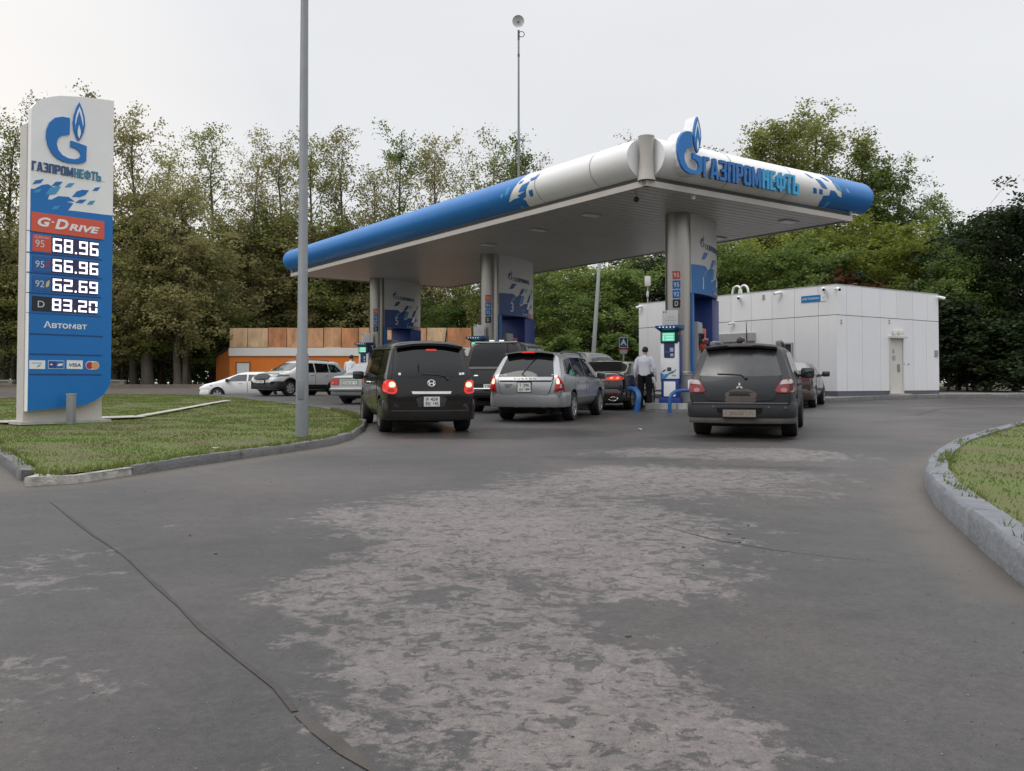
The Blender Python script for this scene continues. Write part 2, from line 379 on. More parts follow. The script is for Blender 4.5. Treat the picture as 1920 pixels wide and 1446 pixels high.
# ------------------------------------------------------------------ ground
def asphalt_mat():
    m = bpy.data.materials.new('asphalt'); m.use_nodes = True
    n, l = m.node_tree.nodes, m.node_tree.links; b = n['Principled BSDF']
    t = n.new('ShaderNodeTexCoord'); P = t.outputs['Object']
    def noise(sc, det=6, ro=.6, src=P, st=None, dist=0.0):
        if st:
            mm = n.new('ShaderNodeMapping'); mm.inputs['Scale'].default_value = st; l.new(src, mm.inputs['Vector']); src = mm.outputs[0]
        z = n.new('ShaderNodeTexNoise'); z.inputs['Scale'].default_value = sc; z.inputs['Detail'].default_value = det; z.inputs['Roughness'].default_value = ro
        z.inputs['Distortion'].default_value = dist
        l.new(src, z.inputs['Vector']); return z.outputs['Fac']
    def math_(op, a, b_=None, c=None):
        z = n.new('ShaderNodeMath'); z.operation = op
        for i, q in enumerate((a, b_, c)):
            if q is None: continue
            if isinstance(q, (int, float)): z.inputs[i].default_value = q
            else: l.new(q, z.inputs[i])
        return z.outputs[0]
    def rng(x, a, b_, c=0.0, d=1.0, smooth=False):
        z = n.new('ShaderNodeMapRange'); z.inputs[1].default_value = a; z.inputs[2].default_value = b_; z.inputs[3].default_value = c; z.inputs[4].default_value = d
        if smooth: z.interpolation_type = 'SMOOTHSTEP'
        l.new(x, z.inputs[0]); return z.outputs[0]
    def mix(f, A, B):
        z = n.new('ShaderNodeMix'); z.data_type = 'RGBA'
        for k, q in (('Factor', f), ('A', A), ('B', B)):
            if isinstance(q, float): z.inputs[k].default_value = q
            elif isinstance(q, tuple): z.inputs[k].default_value = (*q, 1)
            else: l.new(q, z.inputs[k])
        return z.outputs['Result']
    # worn, bleached patches: where the old surface has lost its bitumen
    mask = None
    for (cx, cy, rx, ry, rot, w) in PATCHES:
        mm = n.new('ShaderNodeMapping'); mm.vector_type = 'TEXTURE'
        mm.inputs['Location'].default_value = (cx, cy, 0); mm.inputs['Rotation'].default_value = (0, 0, rot); mm.inputs['Scale'].default_value = (rx, ry, 40)
        l.new(P, mm.inputs['Vector'])
        ln = n.new('ShaderNodeVectorMath'); ln.operation = 'LENGTH'; l.new(mm.outputs[0], ln.inputs[0])
        v = rng(ln.outputs['Value'], 0.35, 1.25, w, 0.0, True)
        mask = v if mask is None else math_('MAXIMUM', mask, v)
    big = noise(0.55, 5, .6); med = noise(2.2, 9, .76, st=(0.9, 1.05, 1), dist=.6); fine = noise(8.0, 7, .74)
    s = math_('ADD', math_('MULTIPLY', mask, 0.60), math_('ADD', math_('MULTIPLY', med, 0.62), math_('ADD', math_('MULTIPLY', big, 0.34), math_('MULTIPLY', fine, 0.60))))
    speck = rng(noise(11, 5, .68, dist=.8), .40, .46, 0.0, 1)
    worn = math_('MULTIPLY', rng(s, 1.06, 1.13, 0, 1, True), speck)
    grit = noise(160, 3, .7)
    tone = rng(noise(0.28, 4, .55), .3, .7, 0.86, 1.14)
    warmf = rng(noise(0.45, 3, .5, st=(1, .6, 1)), .42, .62)
    base = mix(warmf, ASPH_A, ASPH_B)
    wcol = mix(rng(fine, .35, .65), ASPH_W1, ASPH_W2)
    c = mix(math_('MULTIPLY', worn, 0.92), base, wcol)
    sp2 = rng(noise(30, 4, .8), .3, .7, .70, 1.30); sp3 = rng(noise(5.0, 7, .74), .3, .7, .80, 1.20)
    gs = math_('MULTIPLY', math_('MULTIPLY', tone, math_('MULTIPLY', sp2, sp3)), rng(grit, .25, .75, 0.70, 1.30))
    damp = None
    for (cx, cy, rx, ry, rot, w) in DAMP:
        mm = n.new('ShaderNodeMapping'); mm.vector_type = 'TEXTURE'; mm.inputs['Location'].default_value = (cx, cy, 0); mm.inputs['Rotation'].default_value = (0, 0, rot); mm.inputs['Scale'].default_value = (rx, ry, 40); l.new(P, mm.inputs['Vector'])
        ln = n.new('ShaderNodeVectorMath'); ln.operation = 'LENGTH'; l.new(mm.outputs[0], ln.inputs[0]); v = rng(ln.outputs['Value'], 0.3, 1.2, w, 0.0, True); damp = v if damp is None else math_('MAXIMUM', damp, v)
    dampf = rng(math_('ADD', damp, math_('MULTIPLY', math_('SUBTRACT', med, .5), 1.2)), .3, .7, 0, 1, True)
    gs = math_('MULTIPLY', gs, rng(dampf, 0, 1, 1, .66))
    stone = rng(noise(75, 2, .5), .70, .78, 0, .22)
    v = n.new('ShaderNodeVectorMath'); v.operation = 'SCALE'; l.new(c, v.inputs[0]); l.new(gs, v.inputs['Scale'])
    at_ = n.new('ShaderNodeAttribute'); at_.attribute_name = 'silt'
    dn = rng(math_('ADD', at_.outputs['Fac'], math_('MULTIPLY', math_('SUBTRACT', med, .5), 1.1)), .25, .8, 0, .75, True)
    c1 = mix(dn, v.outputs[0], (0.095, 0.080, 0.064))
    c2 = mix(stone, c1, (0.24, 0.225, 0.215))
    l.new(c2, b.inputs['Base Color'])
    wet = rng(noise(0.33, 4, .6, st=(.6, 1, 1)), .40, .66, 0.44, 0.68)
    l.new(math_('SUBTRACT', math_('ADD', wet, math_('MULTIPLY', worn, .12)), math_('MULTIPLY', dampf, .16)), b.inputs['Roughness'])
    b.inputs['Specular IOR Level'].default_value = 0.38
    bp = n.new('ShaderNodeBump'); bp.inputs['Strength'].default_value = 0.55; bp.inputs['Distance'].default_value = 0.006
    l.new(math_('ADD', grit, math_('MULTIPLY', worn, -.6)), bp.inputs['Height']); l.new(bp.outputs[0], b.inputs['Normal'])
    return m
ASPH_A = (0.053, 0.050, 0.048); ASPH_B = (0.074, 0.063, 0.059)
ASPH_W1 = (0.170, 0.144, 0.138); ASPH_W2 = (0.138, 0.125, 0.118)
# cx, cy, rx, ry, rotation, weight (metres)
PATCHES = [(0.1, 6.6, 2.3, 3.2, 0.15, 0.66), (0.1, 3.2, 1.1, 1.7, 0.25, 0.62), (1.7, 9.3, 3.0, 2.2, 0.0, 0.62), (2.9, 12.3, 2.7, 1.6, -.1, 0.66), (-.5, 4.6, 1.2, 1.6, .3, .62),
           (-1.3, 2.4, 1.2, 0.8, .2, .46), (-2.6, 5.2, .9, 1.0, .2, .46), (-2.0, 3.2, 1.2, .7, 0.2, .44), (-2.2, 7.0, 1.2, 1.2, 0, .34), (-3.0, 4.2, 1.0, .7, .1, .42)]
DAMP = [(-.3, 16.2, 3.2, 2.2, 0, .8), (3.6, 15.0, 2.0, 1.2, 0, .7), (1.5, 20.5, 3.5, 3.0, 0, .7), (2.6, 7.4, 1.0, .35, -.2, .55), (1.62, 4.2, .16, .10, 0, .9), (-3.2, 13.0, 3, 1.0, .2, .4), (3.4, 10.4, 2.4, .5, -.2, .5), (1.2, 11.6, 2.4, .5, -.1, .5)]
def sheet(name, x0, x1, y0, y1, step, dz, m, kind='structure'):
    nx, ny = int((x1 - x0) / step), int((y1 - y0) / step)
    vs = [(x0 + (x1 - x0) * i / nx, y0 + (y1 - y0) * j / ny) for j in range(ny + 1) for i in range(nx + 1)]
    M = MB(); M.add([(x, y, g(x, y) + dz) for x, y in vs], [(j * (nx + 1) + i, j * (nx + 1) + i + 1, (j + 1) * (nx + 1) + i + 1, (j + 1) * (nx + 1) + i) for j in range(ny) for i in range(nx)])
    return tag(M.build(name, m), kind=kind)
GRASS = mat('turf', (0.105, 0.118, 0.030), 0.85, var=0.45, scale=1.1, bump=0.8, bscale=60)
DIRT = mat('verge_soil', (0.10, 0.085, 0.055), 0.9, var=0.4, scale=0.4, bump=0.6, bscale=30)
gm = MB()
xs = [-500, -200, -100, -60] + list(range(-50, 51, 4)) + [60, 100, 200, 500]; ys = [-300, -60, -14] + list(range(-10, 74, 3)) + [80, 120, 300, 900]
gm.add([(x, y, g(x, y) - 0.06) for y in ys for x in xs], [(j * len(xs) + i, j * len(xs) + i + 1, (j + 1) * len(xs) + i + 1, (j + 1) * len(xs) + i) for j in range(len(ys) - 1) for i in range(len(xs) - 1)])
tag(gm.build('ground', DIRT), kind='structure')
ASPH = asphalt_mat()
ASH = sheet('asphalt', -48, 46, -12, 49.5, 0.375, 0.0, ASPH)
STREET = mat('street_asphalt', (0.085, 0.068, 0.058), 0.8, var=0.2, scale=0.5, bump=.3, bscale=20)
sheet('street', -70, -4, 49.6, 56.2, 1.1, -0.01, STREET)

def gstrip(name, pts, w, dz, m, n=4, jit=0.0, seed=1):
    """thin ribbon that follows the ground"""
    R = random.Random(seed); q = []
    for a, b in zip(pts[:-1], pts[1:]):
        a, b = Vector(a[:2]), Vector(b[:2]); k = max(1, int((b - a).length / 0.35)); q += [a.lerp(b, i / k) for i in range(k)]
    q.append(Vector(pts[-1][:2])); vs = []; fs = []
    ws = w if callable(w) else (lambda t: w)
    for i, p in enumerate(q):
        t = (q[min(i + 1, len(q) - 1)] - q[max(i - 1, 0)]).normalized(); nn = Vector((-t.y, t.x)); ww = ws(i / (len(q) - 1))
        for s in (-.5, .5):
            e = p + nn * (ww * s + R.uniform(-jit, jit)); vs.append((e.x, e.y, g(e.x, e.y) + dz))
    for i in range(len(q) - 1): fs.append((2 * i, 2 * i + 1, 2 * i + 3, 2 * i + 2))
    return tag(MB().add(vs, fs).build(name, m), kind='structure')
TAR = mat('tar_seam', (0.048, 0.042, 0.039), 0.8, var=0.3, scale=6, bump=.5, bscale=50)
MUD = mat('mud', (0.062, 0.054, 0.047), 0.85, var=0.3, scale=5, bump=.6, bscale=40)
gp = lambda *a: [on_ground(x, y) for x, y in a]
gstrip('trench_seam', gp((95, 942), (150, 985), (235, 1045), (300, 1105), (380, 1180), (450, 1240), (520, 1290), (556, 1335)), lambda t: (.022 + .005 * sin(9 * t) + .006 * sin(41 * t)) * min(1, 8 * t + .1), 0.004, TAR, jit=.006)
gstrip('trench_hollow', gp((560, 1340), (600, 1372), (650, 1410), (700, 1450), (760, 1500)), lambda t: (.05 + .03 * sin(5 * t) + .014 * sin(23 * t)) * min(1, t * 5 + .2), 0.004, MUD, jit=.016)
gstrip('crack_line', gp((1235, 985), (1330, 1010), (1450, 1032), (1560, 1045), (1680, 1056)), lambda t: .010 * sin(pi * min(1, t * 1.1 + .02)) + .004 + .004 * sin(37 * t), 0.004, TAR, jit=.006, seed=2)
0 and gstrip('crack_line', gp((1540, 870), (1600, 878), (1660, 886), (1745, 888)), .025, 0.004, TAR, jit=.006, seed=3)
gstrip('asphalt_joint', gp((1720, 778), (1760, 767), (1840, 765), (1990, 765)), 0.16, 0.004, mat('wet_joint', (.03, .028, .028), .6, var=.3), jit=.02, seed=4)

# ------------------------------------------------------------------ lawns with kerbs
KERB = mat('kerb_concrete', (0.135, 0.132, 0.132), 0.85, var=0.28, scale=5, bump=0.8, bscale=25)
KERB2 = mat('kerb_concrete_pale', (0.165, 0.173, 0.188), 0.85, var=0.2, scale=6, bump=0.9, bscale=22)
CONC = mat('pale_concrete', (0.40, 0.385, 0.35), 0.85, var=0.2, scale=3, bump=0.5, bscale=30)
def dens(pts, step):
    q = []
    for a, b in zip(pts, pts[1:] + pts[:1]):
        k = max(1, int((b - a).length / step)); q += [a.lerp(b, i / k) for i in range(k)]
    return q
def inset(pts, d):
    n = len(pts); A = sum(pts[i].x * pts[(i + 1) % n].y - pts[(i + 1) % n].x * pts[i].y for i in range(n)); s = 1 if A > 0 else -1; out = []
    for i in range(n):
        t = (pts[(i + 1) % n] - pts[i - 1]).normalized(); out.append(pts[i] + Vector((-t.y, t.x)) * d * s)
    return out
def kerb_run(name, pts, h, w, m, a=0, b=None, seed=1, rough=0.01, closed=True):
    """a line of kerb stones along pts[a:b], with a joint every 1 m and worn edges"""
    R = random.Random(seed); inn = inset(pts, w); n = len(pts); idx = list(range(a, n if b is None else b)); M = MB(); vs = []; fs = []
    if b is None and closed: idx.append(a)
    acc = 0
    for c, i in enumerate(idx):
        p, q = pts[i], inn[i]; j = lambda s=1.0: R.uniform(-rough, rough) * s
        zo, zi = g(p.x, p.y), g(q.x, q.y); z = max(zo, zi)
        if c: acc += (pts[i] - pts[idx[c - 1]]).length
        rings = [(p, q, 0.0)]
        if acc > 1.0 and c < len(idx) - 1:
            acc = 0; p2, q2 = pts[idx[c + 1]], inn[idx[c + 1]]; rings = [(p, q, 0.0), (p.lerp(p2, .025), q.lerp(q2, .025), .022), (p.lerp(p2, .05), q.lerp(q2, .05), .022), (p.lerp(p2, .075), q.lerp(q2, .075), 0.0)]
        for p, q, dd in rings:
            e = p.lerp(q, .14); p_ = p.lerp(q, dd * 3)
            vs += [(p_.x, p_.y, zo - .06), (p_.x + j(), p_.y + j(), zo + h - .035 + j() - dd), (e.x + j(), e.y + j(), zo + h + j(.6) - dd), (q.x, q.y, zi + h + j(.6) - dd), (q.x, q.y, zi - .06)]
    k = len(vs) // 5
    for c in range(k - 1):
        for t in range(4): fs.append((c * 5 + t, c * 5 + t + 1, c * 5 + t + 6, c * 5 + t + 5))
    fs += [(0, 1, 2, 3, 4), tuple((k - 1) * 5 + t for t in (4, 3, 2, 1, 0))]
    return tag(M.add(vs, fs).build(name, m, sharp=50), kind='structure')
def lawn(name, pts, h, w, seed):
    inn = inset(pts, w - .02); G = P2([(p.x, p.y) for p in inn], 0.6); R = random.Random(seed)
    M = MB(); M.geo(G, lambda s, t, d: Vector((s, t, g(s, t) + h - .03 + R.uniform(-.01, .02))), 0, 0)
    return tag(M.build(name, TURF), kind='structure'), inn
def turf_mat():
    m = bpy.data.materials.new('turf_mix'); m.use_nodes = True; n, l = m.node_tree.nodes, m.node_tree.links; b = n['Principled BSDF']; b.inputs['Roughness'].default_value = .9
    t = n.new('ShaderNodeTexCoord'); z = n.new('ShaderNodeTexNoise'); z.inputs['Scale'].default_value = .62; z.inputs['Detail'].default_value = 8; z.inputs['Roughness'].default_value = .72
    l.new(t.outputs['Object'], z.inputs['Vector']); r = n.new('ShaderNodeValToRGB'); l.new(z.outputs['Fac'], r.inputs['Fac']); e = r.color_ramp.elements
    e[0].position = .30; e[0].color = (.120, .092, .056, 1); e[1].position = .64; e[1].color = (.092, .145, .020, 1); q = r.color_ramp.elements.new(.46); q.color = (.120, .128, .038, 1)
    l.new(r.outputs[0], b.inputs['Base Color'])
    z2 = n.new('ShaderNodeTexNoise'); z2.inputs['Scale'].default_value = 45; z2.inputs['Detail'].default_value = 4; l.new(t.outputs['Object'], z2.inputs['Vector'])
    bp = n.new('ShaderNodeBump'); bp.inputs['Strength'].default_value = .9; bp.inputs['Distance'].default_value = .04; l.new(z2.outputs['Fac'], bp.inputs['Height']); l.new(bp.outputs[0], b.inputs['Normal'])
    return m
TURF = turf_mat()
def blade_mat():
    m = bpy.data.materials.new('grass_blades'); m.use_nodes = True; n, l = m.node_tree.nodes, m.node_tree.links; b = n['Principled BSDF']; b.inputs['Roughness'].default_value = .7
    gi = n.new('ShaderNodeNewGeometry'); t = n.new('ShaderNodeTexCoord'); z = n.new('ShaderNodeTexNoise'); z.inputs['Scale'].default_value = .62; z.inputs['Detail'].default_value = 8; z.inputs['Roughness'].default_value = .72
    l.new(t.outputs['Object'], z.inputs['Vector'])
    a = n.new('ShaderNodeMath'); a.operation = 'MULTIPLY_ADD'; a.inputs[1].default_value = .14; l.new(gi.outputs['Random Per Island'], a.inputs[0])
    s = n.new('ShaderNodeMath'); s.operation = 'SUBTRACT'; s.inputs[1].default_value = .07; l.new(z.outputs['Fac'], s.inputs[0]); l.new(s.outputs[0], a.inputs[2])
    r = n.new('ShaderNodeValToRGB'); l.new(a.outputs[0], r.inputs['Fac']); e = r.color_ramp.elements
    e[0].position = .30; e[0].color = (.165, .125, .075, 1); e[1].position = .64; e[1].color = (.115, .19, .022, 1); q = r.color_ramp.elements.new(.44); q.color = (.150, .165, .045, 1)
    l.new(r.outputs[0], b.inputs['Base Color']); tl = n.new('ShaderNodeBsdfTranslucent'); l.new(r.outputs[0], tl.inputs['Color']); mx = n.new('ShaderNodeMixShader'); mx.inputs[0].default_value = .45; l.new(b.outputs[0], mx.inputs[1]); l.new(tl.outputs[0], mx.inputs[2]); l.new(mx.outputs[0], n['Material Output'].inputs[0]); return m
BLADES = blade_mat()
def inside(p, poly):
    c = False; n = len(poly)
    for i in range(n):
        a, b = poly[i], poly[i - 1]
        if (a.y > p[1]) != (b.y > p[1]) and p[0] < (b.x - a.x) * (p[1] - a.y) / (b.y - a.y) + a.x: c = not c
    return c
def blades(name, poly, h, n, seed, hb=(.012, .032), ymax=40, avoid=None):
    R = random.Random(seed); vs, fs = [], []
    x0, x1 = min(p.x for p in poly), max(p.x for p in poly); y0, y1 = min(p.y for p in poly), min(ymax, max(p.y for p in poly)); c = 0; tries = 0
    while c < n and tries < n * 12:
        tries += 1; x, y = R.uniform(x0, x1), y0 + (y1 - y0) * R.random() ** 1.25
        if not inside((x, y), poly) or (avoid and avoid(x, y)): continue
        c += 1; z = g(x, y) + h - .03; a = R.uniform(0, 2 * pi); k = R.uniform(*hb) * (1 + .008 * y); w = R.uniform(.005, .009) * (1 + .045 * y)
        dx, dy = cos(a) * w, sin(a) * w; lx, ly = R.uniform(-.6, .6) * k, R.uniform(-.6, .6) * k; o = len(vs)
        vs += [(x - dx, y - dy, z), (x + dx, y + dy, z), (x + lx, y + ly, z + k)]; fs.append((o, o + 1, o + 2))
    return tag(MB().add(vs, fs).build(name, BLADES, smooth=False), kind='stuff')
V2 = lambda L: [Vector((p.x, p.y)) for p in L]
LI = V2(gp((50, 912), (150, 906), (250, 891), (350, 875), (450, 861), (550, 847), (625, 835), (660, 824), (682, 809), (688, 797), (672, 785), (625, 773), (560, 763), (500, 756), (440, 749), (380, 745), (265, 742.5), (190, 744), (0, 751), (-150, 758)))
LI += [Vector((-17.0, 26.5))]
LId = dens(LI, 0.5)
TURFL, LINN = lawn('lawn', LId, .11, .14, 1)
NP = 2
kerb_run('kerb', LId, .105, .14, KERB, a=NP, seed=3, rough=.016, closed=False)
kerb_run('kerb', LId, .092, .14, mat('kerb_worn_white', (.36, .34, .31), .9, var=.45, scale=9, bump=.9, bscale=30), a=0, b=NP + 1, seed=4, rough=.03)
def seg_d(p, a, b): d = b - a; t = max(0, min(1, (p - a).dot(d) / d.length_squared)); return (p - a - d * t).length
PATH1 = V2([on_ground(x, y, .10) for x, y in ((-8, 794.5), (40, 792), (120, 788), (262, 783))]); PATH2 = V2([on_ground(x, y, .10) for x, y in ((258, 783), (340, 768.5), (395, 758), (428, 752.5))])
def on_path(x, y):
    p = Vector((x, y)); return any(seg_d(p, a, b) < .42 for a, b in zip(PATH1, PATH1[1:])) or any(seg_d(p, a, b) < .15 for a, b in zip(PATH2, PATH2[1:]))
blades('grass', LINN, .11, 70000, 5, ymax=38, avoid=on_path)
RI = V2(gp((1925, 1105), (1850, 1040), (1790, 985), (1750, 945), (1735, 915), (1740, 893), (1757, 873), (1790, 850), (1850, 828), (1920, 808), (2060, 790), (2300, 780))) + [Vector((16, 9)), Vector((9, 3.2)), Vector((4.6, 3.1))]
RId = dens(RI, 0.4)
RI_RAISE = .20
TURFR, RINN = lawn('lawn', RId, RI_RAISE, .2, 2)
kerb_run('kerb', RId, .2, .2, KERB2, seed=8, rough=.008)
blades('grass', RINN, RI_RAISE, 30000, 6, ymax=17)
vals = []
EDG = [(p, q) for L in (LId, RId) for p, q in zip(L, L[1:] + L[:1])]
for v in ASH.data.vertices:
    x, y = v.co.x, v.co.y; d = 9
    if -12 < x < 9 and 2 < y < 30:
        p = Vector((x, y))
        for a, b in EDG:
            if (a - p).length_squared < 1.6: d = min(d, seg_d(p, a, b))
    vals.append(max(0.0, 1 - d / 0.75))
at = ASH.data.attributes.new('silt', 'FLOAT', 'POINT'); at.data.foreach_set('value', vals)
def edge_tufts(name, inn, h, n, seed, hb, ymax):
    R = random.Random(seed); vs, fs = [], []; c = 0; k = len(inn)
    while c < n:
        i = R.randrange(k); p, q = inn[i], inn[(i + 1) % k]
        if p.y > ymax or (sin(p.x * 2.3 + p.y * 1.7) + .6 * sin(p.x * 7.1 - p.y * 5.3)) < R.uniform(-1.2, 1.4): c += .2; continue
        o3 = p.lerp(q, R.random()); t = (q - p).normalized(); out = Vector((t.y, -t.x)); cx = o3 + out * R.uniform(-.10, .05); z = g(cx.x, cx.y) + h - .02
        for _ in range(5):
            c += 1; a = R.uniform(0, 6.28); ht = R.uniform(*hb); w = R.uniform(.004, .008) * (1 + .04 * cx.y); ln = out * R.uniform(-.2, .8) * ht; b = cx + Vector((R.gauss(0, .02), R.gauss(0, .02))); o = len(vs)
            vs += [(b.x - cos(a) * w, b.y - sin(a) * w, z), (b.x + cos(a) * w, b.y + sin(a) * w, z), (b.x + ln.x + R.gauss(0, .015), b.y + ln.y + R.gauss(0, .015), z + ht)]; fs.append((o, o + 1, o + 2))
    return tag(MB().add(vs, fs).build(name, BLADES, smooth=False), kind='stuff')
edge_tufts('grass', LINN, .11, 7000, 15, (.03, .09), 24)
edge_tufts('grass', RINN, RI_RAISE, 4500, 16, (.02, .07), 16)
def gravel(name, n, seed):
    R = random.Random(seed); vs, fs = [], []
    m = mat('grit', (.10, .095, .09), .85, var=0); nn, ll = m.node_tree.nodes, m.node_tree.links; gi = nn.new('ShaderNodeNewGeometry'); r = nn.new('ShaderNodeValToRGB'); r.color_ramp.elements[0].color = (.03, .028, .026, 1); r.color_ramp.elements[1].color = (.26, .24, .225, 1); ll.new(gi.outputs['Random Per Island'], r.inputs['Fac']); ll.new(r.outputs[0], nn['Principled BSDF'].inputs['Base Color'])
    L2, R2_ = [p for p in LId], [p for p in RId]
    for _ in range(n):
        y = 2.2 + 9 * R.random() ** 1.5; x = R.uniform(-.62, .62) * y
        if R.random() < .35: e = R.choice(LId + RId); x, y = e.x + R.gauss(0, .25), e.y + R.gauss(0, .25)
        if inside((x, y), LId) or inside((x, y), RId) or y > 24: continue
        s = R.uniform(.0012, .0034) * (1 + .05 * y) * (1.7 if R.random() < .04 else 1); z = g(x, y) + s * .3; o = len(vs); vs += [(x + s, y, z), (x, y + s * R.uniform(.6, 1), z), (x - s, y, z), (x, y - s * R.uniform(.6, 1), z), (x + R.uniform(-.3, .3) * s, y, z + s * .7), (x, y, z - s)]; fs += [(o, o + 1, o + 4), (o + 1, o + 2, o + 4), (o + 2, o + 3, o + 4), (o + 3, o, o + 4), (o + 1, o, o + 5), (o + 2, o + 1, o + 5), (o + 3, o + 2, o + 5), (o, o + 3, o + 5)]
    return tag(MB().add(vs, fs).build(name, m, smooth=False), kind='stuff')
gravel('gravel', 3800, 21)
# far verge with trees: grass behind the street
M = MB(); G = P2([(-75, 57.5), (-4, 57.5), (-4, 96), (-75, 96)], 2.5)
M.geo(G, lambda s, t, d: Vector((s, t, g(s, t) + .06)), 0, 0); tag(M.build('far_lawn', mat('far_turf', (.07, .10, .02), .9, var=.5, scale=.3)), kind='structure')
fk = [Vector((-75, 56.3)), Vector((-4, 56.3)), Vector((-4, 57.4)), Vector((-75, 57.4))]
M = MB(); G = P2([(p.x, p.y) for p in fk], 1.0); M.geo(G, lambda s, t, d: Vector((s, t, g(s, t) + d)), -.05, .14); tag(M.build('far_pavement', mat('far_pave', (.16, .125, .10), .9, var=.3, scale=.8)), kind='structure')

# path of concrete across the left lawn
def lawn_strip(name, px, w, m):
    q = [on_ground(x, y, .10) for x, y in px]
    return gstrip(name, q, w, .135, m, jit=.012)
lawn_strip('footpath', [(-8, 794.5), (40, 792), (120, 788), (262, 783)], .75, CONC)
lawn_strip('footpath_edging', [(258, 783), (340, 768.5), (395, 758), (428, 752.5)], .22, CONC)

# platform before the service building
B0 = at_y(1570, 740, 33.0); BC = Vector((B0.x, 33.0))
BL = Vector(((1198 - 960) / F * 33 * 1.25, 33 * 1.25)); BR = Vector(((1761 - 960) / F * 33 * 1.115, 33 * 1.115))
da = (BL - BC).normalized(); db = (BR - BC).normalized(); LA, LB = (BL - BC).length, (BR - BC).length
PAVE = mat('pavement_slab', (0.235, 0.225, 0.22), 0.85, var=.2, scale=1.5, bump=.4, bscale=30)
pv = V2(gp((1385, 759), (1480, 757.5), (1552, 755.5), (1650, 750), (1780, 747), (1990, 746))) + [Vector((24, 40)), Vector((14, 50)), Vector((5, 46)), Vector((4.9, 40))]
pvd = dens(pv, 0.6)
PZ = .16
M = MB(); G = P2([(p.x, p.y) for p in inset(pvd, .12)], 1.0); M.geo(G, lambda s, t, d: Vector((s, t, g(s, t) + PZ - .01)), 0, 0); tag(M.build('pavement', PAVE), kind='structure')
kerb_run('kerb', pvd, PZ, .14, KERB, seed=11)

# ------------------------------------------------------------------ service building
bz0, bz1 = g(BC.x, BC.y) + PZ - .03, at_y(1570, 534, 33.0).z
PANEL = mat('facade_panel', (0.80, 0.80, 0.815), 0.5, var=.035, scale=.7, bump=.05, bscale=3)
_n, _l = PANEL.node_tree.nodes, PANEL.node_tree.links
_gi = _n.new('ShaderNodeNewGeometry'); _rr = _n.new('ShaderNodeMapRange'); _rr.inputs[3].default_value = .955; _rr.inputs[4].default_value = 1.02; _l.new(_gi.outputs['Random Per Island'], _rr.inputs[0])
_tc = _n.new('ShaderNodeTexCoord'); _sp = _n.new('ShaderNodeSeparateXYZ'); _l.new(_tc.outputs['Object'], _sp.inputs[0])
_mp = _n.new('ShaderNodeMapping'); _mp.inputs['Scale'].default_value = (3, 3, .25); _l.new(_tc.outputs['Object'], _mp.inputs['Vector']); _nz = _n.new('ShaderNodeTexNoise'); _nz.inputs['Scale'].default_value = 1.5; _nz.inputs['Detail'].default_value = 6; _l.new(_mp.outputs[0], _nz.inputs['Vector'])
_dz = _n.new('ShaderNodeMapRange'); _dz.inputs[1].default_value = .9; _dz.inputs[2].default_value = .15; _dz.inputs[3].default_value = .10; _dz.inputs[4].default_value = .42; _l.new(_sp.outputs['Z'], _dz.inputs[0])
_mu = _n.new('ShaderNodeMath'); _mu.operation = 'MULTIPLY'; _l.new(_dz.outputs[0], _mu.inputs[0]); _l.new(_nz.outputs['Fac'], _mu.inputs[1])
_b = _n['Principled BSDF']; _src = _b.inputs['Base Color'].links[0].from_socket; _v = _n.new('ShaderNodeVectorMath'); _v.operation = 'SCALE'; _l.new(_src, _v.inputs[0]); _l.new(_rr.outputs[0], _v.inputs['Scale'])
_mx = _n.new('ShaderNodeMix'); _mx.data_type = 'RGBA'; _mx.inputs['B'].default_value = (.42, .38, .33, 1); _l.new(_v.outputs[0], _mx.inputs['A']); _l.new(_mu.outputs[0], _mx.inputs['Factor']); _l.new(_mx.outputs['Result'], _b.inputs['Base Color'])
bt = thing('service_building', 'white panel clad flat roofed service building at the right edge of the forecourt', 'building', (BC.x, BC.y, bz0))
bt_inv = Matrix.Translation(-Vector((BC.x, BC.y, bz0)))
faceL = Plane((BC.x, BC.y), -da); faceR = Plane((BC.x, BC.y), db)     # both normals toward the viewer
def loc_(fn, o=bt_inv): return lambda s, t, d: o @ fn(s, t, d)
fL, fR = loc_(faceL), loc_(faceR)
c4 = [Vector((0, 0)), da * LA, da * LA + db * LB, db * LB]
core = MB(); h = bz1 - bz0
core.add([(p.x + (db * .06 + da * .06).x * (1 if i in (0,) else 0), p.y + (db * .06 + da * .06).y * (1 if i in (0,) else 0), z) for z in (.0, h - .06) for i, p in enumerate([c + ((db + da) * .05 if i == 0 else (db - da) * .05 if i == 1 else (-db - da) * .05 if i == 2 else (da - db) * .05) for i, c in enumerate(c4)])], [(0, 1, 2, 3), (4, 5, 6, 7), (0, 1, 5, 4), (1, 2, 6, 5), (2, 3, 7, 6), (3, 0, 4, 7)])
core.build('wall', mat('joint_dark', (.10, .10, .105), .8, var=.1), bt)
seam = faceL.px(1570, 590)[1]
def panels(face, fn, L, px_lo, px_hi, sgn, plinth, skip=()):
    M = MB(); gpx = .012
    for (cuts, za, zb) in ((px_hi, seam + gpx, bz1), (px_lo, bz0 + plinth, seam - gpx)):
        ss = sorted([0.0, sgn * L] + [face.px(x, 640)[0] for x in cuts])
        for a, b in zip(ss[:-1], ss[1:]):
            M.geo(R2(a + gpx * .6, za, b - gpx * .6, zb), fn, -.04, 0.0)
    return M.build('cladding', PANEL, bt, smooth=False)
lcuts = [1215, 1245, 1290, 1340, 1371, 1409, 1448, 1490, 1535]
panels(faceL, fL, LA, lcuts, lcuts, -1, .22); rc = [1588, 1617, 1651, 1682, 1712, 1741]
panels(faceR, fR, LB, [1588, 1617, 1651, 1712, 1737], [1588, 1617, 1651, 1682, 1712, 1740], 1, .22)
